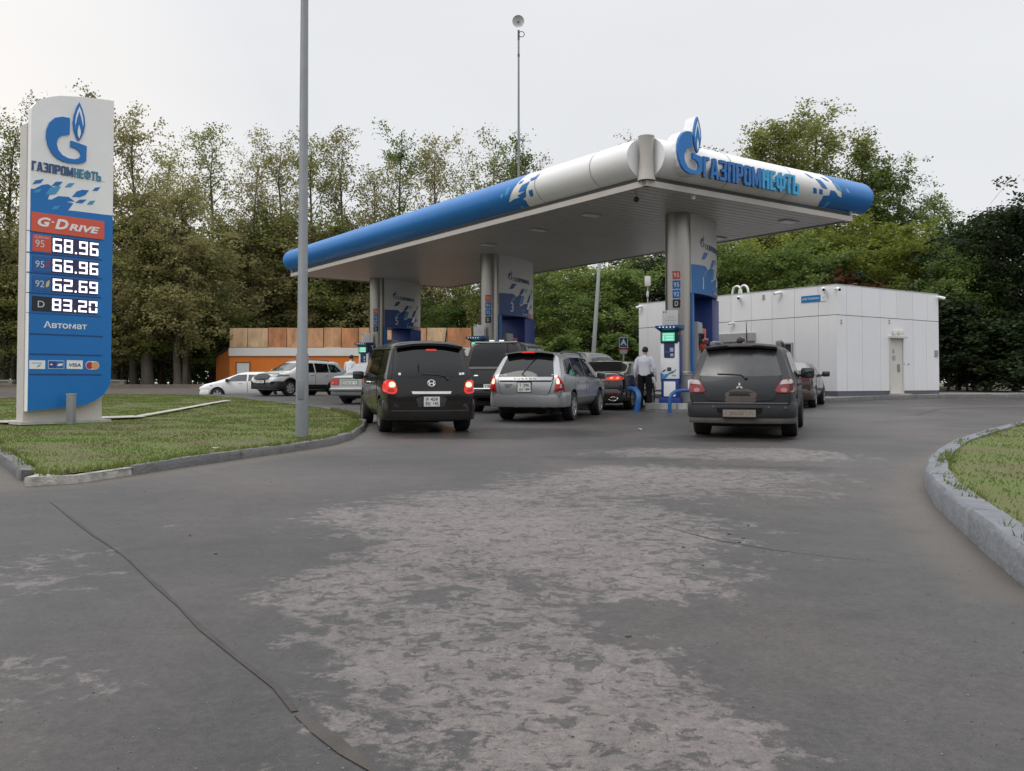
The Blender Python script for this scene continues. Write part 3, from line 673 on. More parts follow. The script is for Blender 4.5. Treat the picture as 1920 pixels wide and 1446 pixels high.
pl = MB(); pl.geo(R2(-LA, bz0, -.0, bz0 + .21), fL, -.05, -.012); pl.geo(R2(0, bz0, LB, bz0 + .21), fR, -.05, -.012); pl.build('plinth', mat('plinth_grey', (.10, .105, .125), .7, var=.15), bt, smooth=False)
cp = MB(); cp.geo(R2(-LA, bz1 + .003, 0, bz1 + .035), fL, -.12, .01); cp.geo(R2(0.002, bz1 + .003, LB, bz1 + .035), fR, -.12, .01); cp.build('coping', mat('coping', (.45, .45, .45), .6), bt, smooth=False)
rm = MB(); rm.add([(p.x, p.y, h - .05) for p in c4], [(0, 1, 2, 3)]); rm.build('roof', mat('roof_felt', (.06, .06, .06), .9), bt)
def rect_px(face, x0, y0, x1, y1):
    a = face.px(x0, y0); b = face.px(x1, y1); c = face.px(x0, y1); return min(a[0], b[0]), min(b[1], c[1]), max(a[0], b[0]), a[1]
DOORM = mat('door_paint', (.60, .575, .53), .5, var=.05)
# door on the right face
dx0, _, dx1, dz1 = rect_px(faceR, 1668.5, 634, 1692, 740)
d = MB(); d.geo(R2(dx0, bz0 + .1, dx1, dz1), fR, 0.0, .018); d.build('door', DOORM, bt, smooth=False); do = bpy.data.objects['door']
fr = MB(); fr.geo(R2(dx0 - .05, bz0 + .1, dx0, dz1), fR, 0, .05); fr.geo(R2(dx1, bz0 + .1, dx1 + .05, dz1), fR, 0, .05); fr.geo(R2(dx0 - .08, dz1, dx1 + .08, dz1 + .07), fR, 0, .22); fr.build('door_frame', DOORM, do, smooth=False)
hd = MB(); q = rect_px(faceR, 1681.5, 683, 1685.5, 697); hd.geo(R2(*q), fR, .018, .05); hd.build('handle', GREYM, do, smooth=False)
for (a, b_, c, d_) in ((1672, 655, 1676, 663), (1672, 667, 1678, 676)): no = MB(); no.geo(R2(*rect_px(faceR, a, b_, c, d_)), fR, .018, .024); no.build('notice', mat('notice_print', (.33, .33, .33), .6, var=.5, scale=25), do, smooth=False)
st = MB(); q = rect_px(faceR, 1667, 735, 1689, 744); st.geo(R2(q[0], bz0 - .02, q[2], bz0 + .105), fR, -.03, .45); st.build('doorstep', CONC, bt, smooth=False)
for x in (1674.5, 1685.5):
    wl = MB(); s, z = faceR.px(x, 623.5); p = fR(s, z, .12); wl.box(p, (.17, .15, .2), rz=atan2(db.y, db.x), bev=.04); wl.tube([fR(s, z + .02, 0), fR(s, z + .02, .1)], .025)
    wl.build('wall_lamp', mat('lamp_white', (.7, .69, .64), .4), bt)
VG = mat('vent_grey', (.30, .29, .28), .6)
for (x, y) in ((1577, 601), (1577, 606), (1667, 601), (1667, 606), (1694.5, 683), (1703, 683)): vm = MB(); s, z = faceR.px(x, y); vm.geo(C2(s, z, .035, 10), fR, 0, .025); vm.build('vent', VG, bt, smooth=False)
for (x, y) in ((1432, 555), (1432, 560)): vm = MB(); s, z = faceL.px(x, y); vm.geo(R2(s - .05, z - .04, s + .05, z + .04), fL, 0, .03); vm.build('vent', VG, bt, smooth=False)
q = rect_px(faceR, 1752, 657, 1758, 669); vm = MB(); vm.geo(R2(*q), fR, 0, .03); vm.build('meter_box', VG, bt, smooth=False)
# roller shutter and window on the left face
q = rect_px(faceL, 1341, 628, 1418, 700)
sh = MB(); z0 = bz0 + .95; sh.geo(R2(q[0], q[3] - .33, q[2], q[3]), fL, 0, .14)
n_ = 14
for i in range(n_):
    a = z0 + (q[3] - .34 - z0) * i / n_; b_ = z0 + (q[3] - .34 - z0) * (i + 1) / n_; sh.geo(R2(q[0] + .05, a, q[2] - .05, b_ - .012), fL, 0, .05)
sh.build('roller_shutter', mat('shutter_grey', (.42, .42, .43), .45, .3, var=.05), bt, smooth=False)
q = rect_px(faceL, 1463, 643.5, 1487.5, 705); w = MB(); w.geo(R2(*q), fL, .0, .03); wo = w.build('window', GLASSL, bt, smooth=False)
fr = MB(); t_ = .06
for r_ in ((q[0], q[1], q[0] + t_, q[3]), (q[2] - t_, q[1], q[2], q[3]), (q[0] + t_, q[3] - t_, q[2] - t_, q[3])): fr.geo(R2(*r_), fL, .03, .06)
fr.build('frame', LGREY, wo, smooth=False)
# roof hoops
for x in (1361, 1374):
    s, z = faceL.px(x, 553); hp = MB(); hp.tube([fL(s + .24 * cos(a), bz1 + .02 + .42 * sin(a) ** .7 if 0 < a < pi else bz1 - .02, -.7) for a in [pi * k / 14 for k in range(15)]], .045)
    hp.build('roof_vent', WHITE2, bt)
# address plate
ap = faceL.px(1502, 568); ap2 = faceL.px(1552, 551)
pc = faceL((ap[0] + ap2[0]) / 2, ap[1]); an = thing('address_sign', 'blue and white street name sign high on the white building', 'sign', pc)
fA = lambda s, t, d: faceL(s, t, d) - pc
q0, q1 = faceL.px(1503, 568), faceL.px(1539, 553); zt = faceL.px(1503, 556)[1]; zb = q0[1]
m = MB(); m.geo(R2(q0[0], zb, q1[0], zt), fA, .004, .025); m.build('plate', mat('address_blue', (.01, .17, .42), .4), an, smooth=False)
m = MB(); e_ = faceL.px(1550, 560)[0]; m.geo(R2(q1[0] + .005, zb, e_, zt), fA, .004, .022); m.build('number_plate', WHITE2, an, smooth=False)
m = MB(); hh = zt - zb; m.geo(T2('улица Тухачевского', (q0[0] + .05, zb + hh * .3, q1[0] - .05, zt - hh * .28)), fA, .025, .028); m.build('lettering', WHITE2, an, smooth=False)
m = MB(); m.geo(T2('41', (q1[0] + .09, zb + hh * .3, e_ - .08, zt - hh * .3)), fA, .022, .025); m.build('house_number', GREYM, an, smooth=False)
# cameras
for i, (x, y, fc, lab) in enumerate(((1204, 576, faceL, 'white security camera at the far left top corner of the white building'), (1388, 559, faceL, 'white security camera on the white building nearest the striped column'),
        (1465, 550, faceL, 'white security camera left of the blue address sign'), (1547, 543, faceL, 'white security camera right of the address sign at the building corner'),
        (1566, 543, faceR, 'white security camera on the door side just past the building corner'), (1757, 559, faceR, 'white security camera at the far right end of the building'),
        (1376, 607, faceL, 'small white security camera above the roller shutter, below the seam'))):
    s, z = fc.px(x, y); o = fc(s, z); ct = thing('security_camera', lab, 'camera', o, group='security cameras on the white building')
    dv = fc.n; k = .8 if i == 6 else 1.0
    b = MB(); b.tube([(0, 0, .03), dv * .10 * k + Vector((0, 0, .03))], .022); b.lathe([(0, 0), (.05, 0), (.05, .018), (0, .018)], 10, axis='Y', c=(0, 0, .03)); b.build('bracket', WHITE2, ct)
    e2 = (dv * 1.0 + fc.d * (.8 if i % 2 else -.8) + Vector((0, 0, -.35))).normalized(); p0 = dv * .12 * k + Vector((0, 0, .02))
    b = MB(); b.tube([p0 - e2 * .06, p0 + e2 * .20 * k], .058 * k, 12); b.build('housing', WHITE2, ct); b = MB(); b.tube([p0 + e2 * .20 * k, p0 + e2 * .215 * k], .046 * k, 12); b.build('lens', BLACK, ct)
# antenna posts on the roof
def roofpost(px, py_top, depth, boxes, lab):
    s, _ = faceL.px(px, 600); p = faceL(s, 0, -depth); base = Vector((p.x, p.y, bz1 - .05)); k = (p.y) / F
    o = thing('antenna_post', lab, 'antenna', base, group='antenna posts on the building roof'); zt = at_y(px, py_top, p.y).z - base.z
    m = MB(); m.tube([(0, 0, 0), (0, 0, zt)], .03, 8); m.build('pole', LGREY, o)
    for (y0, y1, w, dp) in boxes:
        za, zb_ = at_y(px, y1, p.y).z - base.z, at_y(px, y0, p.y).z - base.z
        m = MB(); m.box((-.02, -.05 - dp / 2, (za + zb_) / 2), (w, dp, zb_ - za), bev=.02); m.build('antenna_box', mat('antenna_cream', (.62, .62, .56), .5), o)
    return o
roofpost(1203, 520, .4, [(519, 537, .26, .12), (547, 557, .10, .08)], 'roof antenna post with a cream box, left end of the white building')
roofpost(1243, 480, .4, [(500, 560, .075, .05)], 'slender pale antenna post beside the steel column, on the building roof')
# ------------------------------------------------------------------ canopy
HS = 5.69
K0, KL, KR = at_z(1212, 348, HS), at_z(545, 519, HS), at_z(1626, 411, HS)
ca = Vector((KL.x - K0.x, KL.y - K0.y)).normalized(); cb = Vector((-ca.y, ca.x)) * -1
if cb.dot(Vector((KR.x - K0.x, KR.y - K0.y))) < 0: cb = -cb
LAc = Vector((KL.x - K0.x, KL.y - K0.y)).length; LBc = Vector((KR.x - K0.x, KR.y - K0.y)).dot(cb)
cz = thing('canopy', 'large station canopy with blue and white curved fascia over the pumps', 'canopy', (K0.x, K0.y, 0))
CO = Vector((K0.x, K0.y, 0))
def cpt(a, b, z): return Vector((ca.x * a + cb.x * b, ca.y * a + cb.y * b, z))
SOFF = mat('soffit_strip', (0.50, 0.465, 0.44), 0.38, .0, var=.06, scale=.5)
m = MB(); n_ = int(LAc / .3); w_ = (LAc - .3) / n_
for i in range(n_):
    a0 = .15 + i * w_ + .022; a1 = .15 + (i + 1) * w_ - .022
    for (b0, b1) in ((.15, LBc * .5 - .005), (LBc * .5 + .005, LBc - .15)):
        q = [cpt(a0, b0, HS + .03), cpt(a1, b0, HS + .03), cpt(a1, b1, HS + .03), cpt(a0, b1, HS + .03)]; u = [p + Vector((0, 0, .03)) for p in q]
        m.add(q + u, [(0, 1, 2, 3), (0, 1, 5, 4), (2, 3, 7, 6), (1, 2, 6, 5), (3, 0, 4, 7)])
m.build('soffit', SOFF, cz, smooth=False)
m = MB(); q = [cpt(0.1, 0.1, 0), cpt(LAc - .1, .1, 0), cpt(LAc - .1, LBc - .1, 0), cpt(.1, LBc - .1, 0)]
m.add([p + Vector((0, 0, HS + .075)) for p in q] + [p + Vector((0, 0, HS + 1.0)) for p in q], [(0, 1, 2, 3), (4, 5, 6, 7), (0, 1, 5, 4), (1, 2, 6, 5), (2, 3, 7, 6), (3, 0, 4, 7)])
m.build('roof', mat('canopy_roof', (.08, .08, .08), .8), cz, smooth=False)
# trim ledge round the edge
TRIM = mat('trim_beige', (.46, .425, .39), .45, var=.06)
m = MB()
def ledge(p, q, outv, z0, z1, dep):
    o3 = Vector((outv.x, outv.y, 0)) * dep
    v = [p + Vector((0, 0, z0)), q + Vector((0, 0, z0)), q + Vector((0, 0, z1)), p + Vector((0, 0, z1))]
    v2 = [x - o3 for x in v]
    m.add(v + v2, [(0, 1, 2, 3), (0, 1, 5, 4), (3, 2, 6, 7), (1, 2, 6, 5), (0, 3, 7, 4), (4, 5, 6, 7)])
ledge(cpt(0.01, 0, HS), cpt(LAc, 0, HS), -cb, 0, .15, .148)
ledge(cpt(0, 0.0, HS), cpt(0, LBc, HS), -ca, 0, .15, .149)
m.build('edge_trim', TRIM, cz, smooth=False)
m = MB(); ledge(cpt(LAc, 0.01, HS), cpt(LAc, LBc, HS), ca, 0.0, 1.0, .10); ledge(cpt(0.01, LBc, HS), cpt(LAc, LBc, HS), cb, .0, 1.0, .10); m.build('back_edge', mat('back_edge_grey', (.30, .30, .30), .6), cz, smooth=False)
# dark gap between ledge and tube, then the curved fascia
FZ0, FZ1, FB = HS + .28, HS + 1.27, .42
planeL = Plane((K0.x, K0.y), -ca); planeR = Plane((K0.x, K0.y), cb)      # both normals outward
cinv = lambda fn: (lambda s, t, d: fn(s, t, d) - CO)
def bulge(z):
    u = (z - FZ0) / (FZ1 - FZ0) * 2 - 1; u = max(-1, min(1, u)); return FB * (1 - u * u) ** .75
def tube_fn(pl): return lambda s, z, d: pl(s, z, bulge(z) + d - .10) - CO
tL, tR = tube_fn(planeL), tube_fn(planeR)
artL = Plane(Vector((K0.x, K0.y)) + Vector((planeL.n.x, planeL.n.y)) * .26, -ca); artR = Plane(Vector((K0.x, K0.y)) + Vector((planeR.n.x, planeR.n.y)) * .26, cb); letR = Plane(Vector((K0.x, K0.y)) + Vector((planeR.n.x, planeR.n.y)) * (FB - .04), cb)
def tube_seg(name, fn, pl, s0, s1, m_, capm):
    nz = 40; zz = [FZ0 + (FZ1 - FZ0) * (1 - cos(pi * j / nz)) / 2 for j in range(nz + 1)]; ns = max(2, int(abs(s1 - s0) / .5)); M = MB()
    vs = [fn(s0 + (s1 - s0) * i / ns, z, 0) for i in range(ns + 1) for z in zz]
    M.add(vs, [(i * (nz + 1) + j, i * (nz + 1) + j + 1, (i + 1) * (nz + 1) + j + 1, (i + 1) * (nz + 1) + j) for i in range(ns) for j in range(nz)])
    for s in (s0, s1):                                                   # pointed lens shaped ends: the back curves too
        c = [fn(s, z, 0) for z in zz] + [pl(s, z, -.10 - bulge(z) * .55) - CO for z in zz[::-1][1:-1]]
        M.add(c, [tuple(range(len(c)))], 1)
    bk = [pl(s, z, -.10 - bulge(z) * .55) - CO for s in (s0, s1) for z in zz]
    M.add(bk, [(j, j + 1, nz + 2 + j, nz + 1 + j) for j in range(nz)])
    return M.build(name, [m_, capm], cz, sharp=60)
sL0 = planeL.px(1193, 300)[0]; sR0 = planeR.px(1229, 300)[0]; sRend = artR.px(1634, 372)[0]
FW = mat('fascia_white', (.76, .75, .735), .34, var=.05, scale=.6, coat=.2)
tubeL = tube_seg('fascia', tL, planeL, -LAc - .15, sL0, FW, WHITE2)
tubeR = tube_seg('fascia', tR, planeR, sR0, sRend, FW, WHITE2)
m = MB(); m.geo(R2(-LAc, HS + .172, -.05, HS + .34), cinv(planeL), -.35, -.14); m.geo(R2(.05, HS + .172, LBc, HS + .34), cinv(planeR), -.35, -.14); m.build('shadow_gap', mat('gap_dark', (.05, .035, .03), .7), cz, smooth=False)
# corner piece: half round post
m = MB(); c = cpt(.10, .10, 0)
m.lathe([(.0, HS + .17), (.23, HS + .15), (.205, HS + .28), (.18, HS + .50), (.172, HS + .75), (.178, HS + 1.0), (.20, HS + 1.20), (.21, HS + 1.27), (.0, HS + 1.30)], 28, c=c); m.build('corner_drum', mat('corner_beige', (.40, .37, .34), .4, var=.08), cz, sharp=60)
# blue end of the tubes and the chequer blocks
def zpx(x, y, ox, oy, k): return (ox + x / k, oy + y / k)
def art(pl, pts, tr, step=None, sm=False):
    q = [pl.px(*tr(*p)) for p in pts]
    if sm: q = smooth2(q, 1)
    return q
def clampz(q): return [(s, max(FZ0 + .004, min(FZ1 - .004, z))) for s, z in q]
trL = lambda x, y: zpx(x, y, 520, 250, 2.743)
trR = lambda x, y: zpx(x, y, 1480, 240, 7.228)
FBLUE = mat('fascia_blue', (0.002, 0.15, 0.45), .42, var=.06, scale=.6, coat=.05)
def sect(name, pl, fn, polys, mats_, parent):
    m = MB()
    for q, mi, off in polys: m.geo(P2(clampz(q), .07), fn, off, off + .010, mi)
    return m.build(name, mats_, parent, smooth=False)
bl = [(1262, 225), (1236, 262), (1205, 320), (1183, 357), (1218, 338), (1243, 330), (1262, 345), (1253, 404)]
q = art(artL, bl, trL); q[0] = (q[0][0], FZ1); q[-1] = (q[-1][0], FZ0)
polyL = [(-LAc - .15, FZ1)] + q + [(-LAc - .15, FZ0)]
polyL = polyL[::-1]
sq = [([(1304, 232), (1330, 222), (1346, 208), (1338, 234), (1310, 247)], 0), ([(1268, 268), (1305, 248), (1283, 298), (1248, 304)], 0), ([(1298, 296), (1318, 290), (1309, 321), (1294, 325)], 0), ([(1252, 248), (1268, 240), (1262, 256), (1247, 262)], 0),
      ([(1238, 322), (1284, 298), (1275, 325), (1252, 338)], 0)]
sect('fascia_stripe', planeL, tL, [(polyL, 0, .003)] + [(art(artL, p, trL), 0, .0045) for p, c_ in sq] + [(art(artL, [(1190, 285), (1212, 272), (1195, 315), (1178, 330)], trL), 1, .007), (art(artL, [(1160, 318), (1172, 312), (1166, 330), (1155, 337)], trL), 2, .007), (art(artL, [(1218, 372), (1230, 368), (1226, 390), (1215, 392)], trL), 2, .007)], [FBLUE, CYAN, PALEBLUE], tubeL)
brb = [(524, 640), (600, 745), (680, 860), (706, 952), (650, 925), (590, 860), (535, 848), (537, 918), (465, 915), (480, 1000), (515, 1110)]
q = art(artR, brb, trR); q[0] = (q[0][0], FZ1); q[-1] = (q[-1][0], FZ0)
polyR = q + [(sRend, FZ0), (sRend, FZ1)]
sqR = [[(232, 606), (275, 625), (322, 682), (280, 668)], [(345, 688), (412, 706), (492, 836), (422, 816)], [(450, 655), (500, 680), (537, 726), (490, 706)], [(302, 812), (345, 825), (370, 892), (327, 885)], [(385, 830), (430, 845), (447, 905), (405, 892)]]
sect('fascia_stripe', planeR, tR, [(polyR, 0, .003)] + [(art(artR, p, trR), 0, .0045) for p in sqR] + [(art(artR, [(575, 730), (640, 775), (690, 870), (625, 835)], trR), 1, .007), (art(artR, [(725, 818), (760, 830), (795, 890), (752, 876)], trR), 2, .007), (art(artR, [(560, 990), (600, 1000), (605, 1075), (568, 1068)], trR), 2, .007)], [FBLUE, CYAN, PALEBLUE], tubeR)
# joints between the fascia sheets
JM = mat('fascia_joint', (.16, .16, .16), .6)
for pl_, fn_, s_a, s_b, tb_ in ((planeL, tL, -LAc, sL0, tubeL), (planeR, tR, sR0, sRend, tubeR)):
    k_ = int((s_b - s_a) / 2.4)
    for i in range(1, k_ + 1):
        s_ = s_a + (s_b - s_a) * i / (k_ + .6); m = MB(); m.geo(P2([(s_, FZ0 + .01), (s_ + .012, FZ0 + .01), (s_ + .012, FZ1 - .01), (s_, FZ1 - .01)], .05), fn_, .010, .0145); m.build('sheet_joint', JM, tb_, smooth=False)
# raised lettering
fl = lambda s, z, d: letR(s, z, d) - CO
trT = lambda x, y: zpx(x, y, 1140, 200, 3.692)
s0 = letR.px(*trT(650, 420))[0]; sm_ = letR.px(*trT(1066, 500))[0]; s1 = letR.px(*trT(1326, 540))[0]
zt_ = sum(letR.px(*trT(*p))[1] for p in ((690, 345), (1000, 418), (1300, 478))) / 3; zb_ = sum(letR.px(*trT(*p))[1] for p in ((660, 488), (1000, 552), (1300, 606))) / 3
m = MB(); [m.geo(G, fl, -.085, .0, 0, 1) for G in blocky('ГАЗПРОМ', (s0 + .06, zb_, sm_ - .03, zt_))]; m.build('lettering', [LETBLUE, mat('letter_side', (.03, .10, .22), .5)], cz, smooth=False)
m = MB(); [m.geo(G, fl, -.085, .0, 0, 1) for G in blocky('НЕФТЬ', (sm_ + .03, zb_, s1, zt_))]; m.build('lettering', [LETCYAN, mat('letter_side2', (.06, .30, .50), .5)], cz, smooth=False)
ls0 = letR.px(*trT(472, 400))[0]; ls1 = letR.px(*trT(645, 400))[0]; lz0 = letR.px(*trT(580, 470))[1]; lz1 = letR.px(*trT(618, 75))[1]
lg = logo(fl, ls0, lz0, ls1 - ls0, cz, d=.06, h=lz1 - lz0)
m = MB()                                             # the white case behind the emblem
kw, kh = ls1 - ls0, (lz1 - lz0) / 1.4476
for pts in (LG_G, LG_F):
    cx = sum(p[0] for p in pts) / len(pts); cy = sum(p[1] for p in pts) / len(pts)
    m.geo(P2([(ls0 + (cx + (a - cx) * 1.05) * kw, lz0 + (cy + (b - cy) * 1.04) * kh) for a, b in pts]), fl, -.34, -.004)
m.build('emblem_case', WHITE, cz, smooth=False)
# things under the roof
sc_ = at_z(1193, 362, HS + .02); o = thing('security_camera', 'black dome security camera hanging under the near canopy corner', 'camera', sc_)
m = MB(); m.tube([(0, 0, 0), (0, 0, -.12)], .03); m.build('stem', LGREY, o); m = MB(); m.ball((0, 0, -.17), (.075, .075, .075)); m.build('dome', BLACK, o)
sc_ = at_z(1300, 366, HS + .02); o = thing('security_camera', 'small white camera under the canopy edge below the emblem', 'camera', sc_)
m = MB(); m.lathe([(0, 0), (.06, 0), (.06, -.05), (.045, -.11), (0, -.13)], 14); m.build('housing', WHITE2, o)
for i, (px, py) in enumerate(((1478, 414), (1108, 402), (915, 458), (1010, 430), (1345, 445))):
    p = at_z(px, py, HS + .03); o = thing('ceiling_light', 'flat unlit light panel in the canopy ceiling', 'light', p, atan2(cb.y, cb.x), group='light panels in the canopy ceiling')
    m = MB(); m.box((0, 0, -.02), (.6, .34, .04), bev=.01); m.build('frame', LGREY, o); m = MB(); m.box((0, 0, -.045), (.52, .26, .012)); m.build('diffuser', WHITE, o)

# ------------------------------------------------------------------ columns, islands, terminals, pumps
HD = radians(24); ih = Vector((sin(HD), cos(HD))); ir = Vector((cos(HD), -sin(HD)))      # island axis and its right side
RZ = -HD                                                                                  # local +Y runs along the island axis
DR = .36
def lens(y): return .30 + .40 * sin(pi * max(0, min(1, (y + .05) / 3.65))) ** .8
ZPB = 3.40
def shell(side):
    return lambda s, z, d: Vector(((lens(s) + d) * side, s, z))
def column(px, py, number, lab, redstrip):
    t0 = at_z(px, py, HS); dirv = Vector((t0.x, t0.y)).normalized(); c = Vector((t0.x, t0.y)) + dirv * DR
    gz = g(c.x, c.y); o = thing('canopy_column', lab, 'column', (c.x, c.y, gz), RZ, group='steel columns under the canopy')
    ht = HS - gz + .03; zb = ZPB - gz
    m = MB(); m.lathe([(DR + .02, 0.0), (DR + .02, .25), (DR, .26), (DR, ht)], 40); m.build('drum', STEEL, o)
    for side in (1, -1):
        f = shell(side); m = MB(); ys = [.06 + 3.44 * i / 16 for i in range(17)]
        vs = [f(y, z, d) for y in ys for (z, d) in ((zb, 0), (ht, 0), (ht, -.06), (zb, -.06))]
        fs = [(i * 4 + k, i * 4 + (k + 1) % 4, i * 4 + 4 + (k + 1) % 4, i * 4 + 4 + k) for i in range(16) for k in range(4)] + [(0, 1, 2, 3), (64, 65, 66, 67)]
        m.add(vs, fs); m.build('portal_panel', mat('portal_white', (.60, .59, .58), .42, var=.05), o, sharp=50)
    m = MB()                                                                     # ceiling of the portal
    ys = [.25 + 3.2 * i / 12 for i in range(13)]
    m.add([Vector((s * (lens(y) - .03), y, zb + .02)) for y in ys for s in (-1, 1)], [(2 * i, 2 * i + 1, 2 * i + 3, 2 * i + 2) for i in range(12)]); m.build('portal_ceiling', DKBLUE, o)
    for side in (1, -1):
        for (y, w, mm) in ((.17, .24, BLUE), (3.36, .18, LGREY)):
            m = MB(); m.box((side * (lens(y) - .045), y, zb / 2), (.10, w, zb), bev=.03); m.build('portal_post', mm if side == 1 or mm is BLUE else LGREY, o)
    m = MB(); m.box((0, 2.72, zb / 2 + .05), (1.10, 1.05, zb - .1), bev=.02); m.build('pump_housing', DKBLUE, o)
    # print on the right hand panel
    f = shell(1); m = MB(); Z = lambda v: zb + v * (ht - zb)                       # 0..1 up the panel
    U = lambda v: .08 + v * 2.42                                                    # 0..1 along the visible part
    A = lambda L: [(U(a), Z(b)) for a, b in L]
    blue = A([(0, 0.0), (.86, 0.0), (.90, .10), (.97, .20), (.93, .235), (.82, .235), (.70, .23), (.60, .19), (.53, .175), (.55, .23), (.62, .30), (.66, .36), (.52, .37), (.42, .32), (.36, .36), (.30, .37), (0, .36)])
    m.geo(P2(blue, .12), f, .0, .006, 0)
    for L, c_ in (([(.22, .44), (.33, .46), (.42, .55), (.30, .54)], 0), ([(.50, .37), (.60, .38), (.72, .49), (.60, .48)], 0), ([(.70, .42), (.76, .43), (.84, .50), (.78, .49)], 2), ([(.80, .25), (.92, .27), (1.06, .42), (.94, .40)], 0), ([(1.05, .42), (1.11, .44), (1.17, .53), (1.11, .52)], 0), ([(.80, .14), (.92, .15), (1.0, .235), (.88, .235)], 1), ([(.93, .155), (1.0, .165), (1.06, .24), (.99, .235)], 0), ([(1.04, .17), (1.09, .18), (1.14, .23), (1.08, .23)], 2),
                  ([(.50, .20), (.63, .22), (.70, .36), (.58, .35)], 2), ([(.25, .22), (.34, .24), (.42, .33), (.32, .31)], 2), ([(.60, .07), (.66, .08), (.72, .14), (.65, .13)], 2)):
        m.geo(P2(A(L), .10), f, .006, .010, c_)
    # a dark strip of grade marks along the foot, its end red
    m.geo(P2(A([(.60, .01), (.98, .01), (.98, .072), (.60, .072)]), .1), f, .006, .012, 3)
    m.geo(P2(A([(.98, .01), (1.42, .01), (1.42, .072), (.98, .072)]), .1), f, .006, .012, 4 if redstrip else 3)
    m.build('portal_print', [BLUE if number == '1' else mat('portal_blue', (.012, .055, .22), .4), WHITE2, mat('print_pale', (.07, .22, .42), .4), mat('strip_dark', (.035, .06, .14), .5), RED], o, smooth=False)
    m = MB(); zz = Z(.022); hh = Z(.06) - zz
    for k_, (s_, w_) in enumerate((('D', .055), ('92', .10), ('95', .10), ('95', .10))): u0 = (.63, .71, .83, .95)[k_]; m.geo(T2(s_, (U(u0), zz, U(u0 + w_ * .85), zz + hh)), f, .012, .015)
    m.geo(T2('G-Drive', (U(1.08), zz, U(1.38), zz + hh)), f, .012, .015); m.build('grade_print', WHITE2, o, smooth=False)
    m = MB(); m.geo(T2(number, h=(Z(.22) - Z(.065)), at=(U(.26), Z(.065))), f, .008, .013); m.build('pump_number', mat('number_white', (.62, .66, .72), .4), o, smooth=False)
    lm = [mat('logo_dull', (.045, .09, .17), .4), WHITE2]
    logo(f, U(.20), Z(.605), .26, o, d=.006, mats=lm, name='emblem')
    m = MB(); [m.geo(G, f, .004, .01) for G in blocky('ГАЗПРОМНЕФТЬ', (U(.34), Z(.585), U(.95), Z(.655)))]; m.build('lettering', lm[0], o, smooth=False)
    # grade tiles on the drum, towards the queue
    th0 = atan2(-c.y, -c.x) + HD - radians(8)
    df = lambda s, z, d: Vector((cos(th0 + s / DR) * (DR + d), sin(th0 + s / DR) * (DR + d), z))
    for i, (txt, mm) in enumerate((('95', RED), ('95', BLUE), ('92', BLUE), ('D', mat('tile_black', (.012, .013, .016), .4)))):
        z1 = 4.0 - i * .275; m = MB(); m.geo(P2([(-.115, z1 - .25), (.115, z1 - .25), (.115, z1), (-.115, z1)], .06), df, 0, .012, 0); m.geo(P2([(-.125, z1 - .26), (.125, z1 - .26), (.125, z1 + .01), (-.125, z1 + .01)], .06), df, 0, .006, 1)
        tl = m.build('grade_tile', [mm, WHITE2], o, smooth=False)
        m = MB(); m.geo(T2(txt, (-.075 if len(txt) > 1 else -.045, z1 - .19, .075 if len(txt) > 1 else .045, z1 - .06)), df, .012, .016); m.build('lettering', WHITE2, tl, smooth=False)
    return o, c, gz
cols = [column(1271, 399, '1', 'steel canopy column with panel numbered 1, nearest of the three', False),
        column(918, 477, '3', 'steel canopy column with panel numbered 3, behind the pickup', True),
        column(707, 522, '5', 'steel canopy column with panel numbered 5, behind the black minivan', True)]
ISL = mat('island_concrete', (.27, .26, .25), .8, var=.2, scale=3, bump=.3, bscale=30)
IPLATE = mat('island_plate', (.55, .55, .54), .32, .7, var=.15, scale=6)
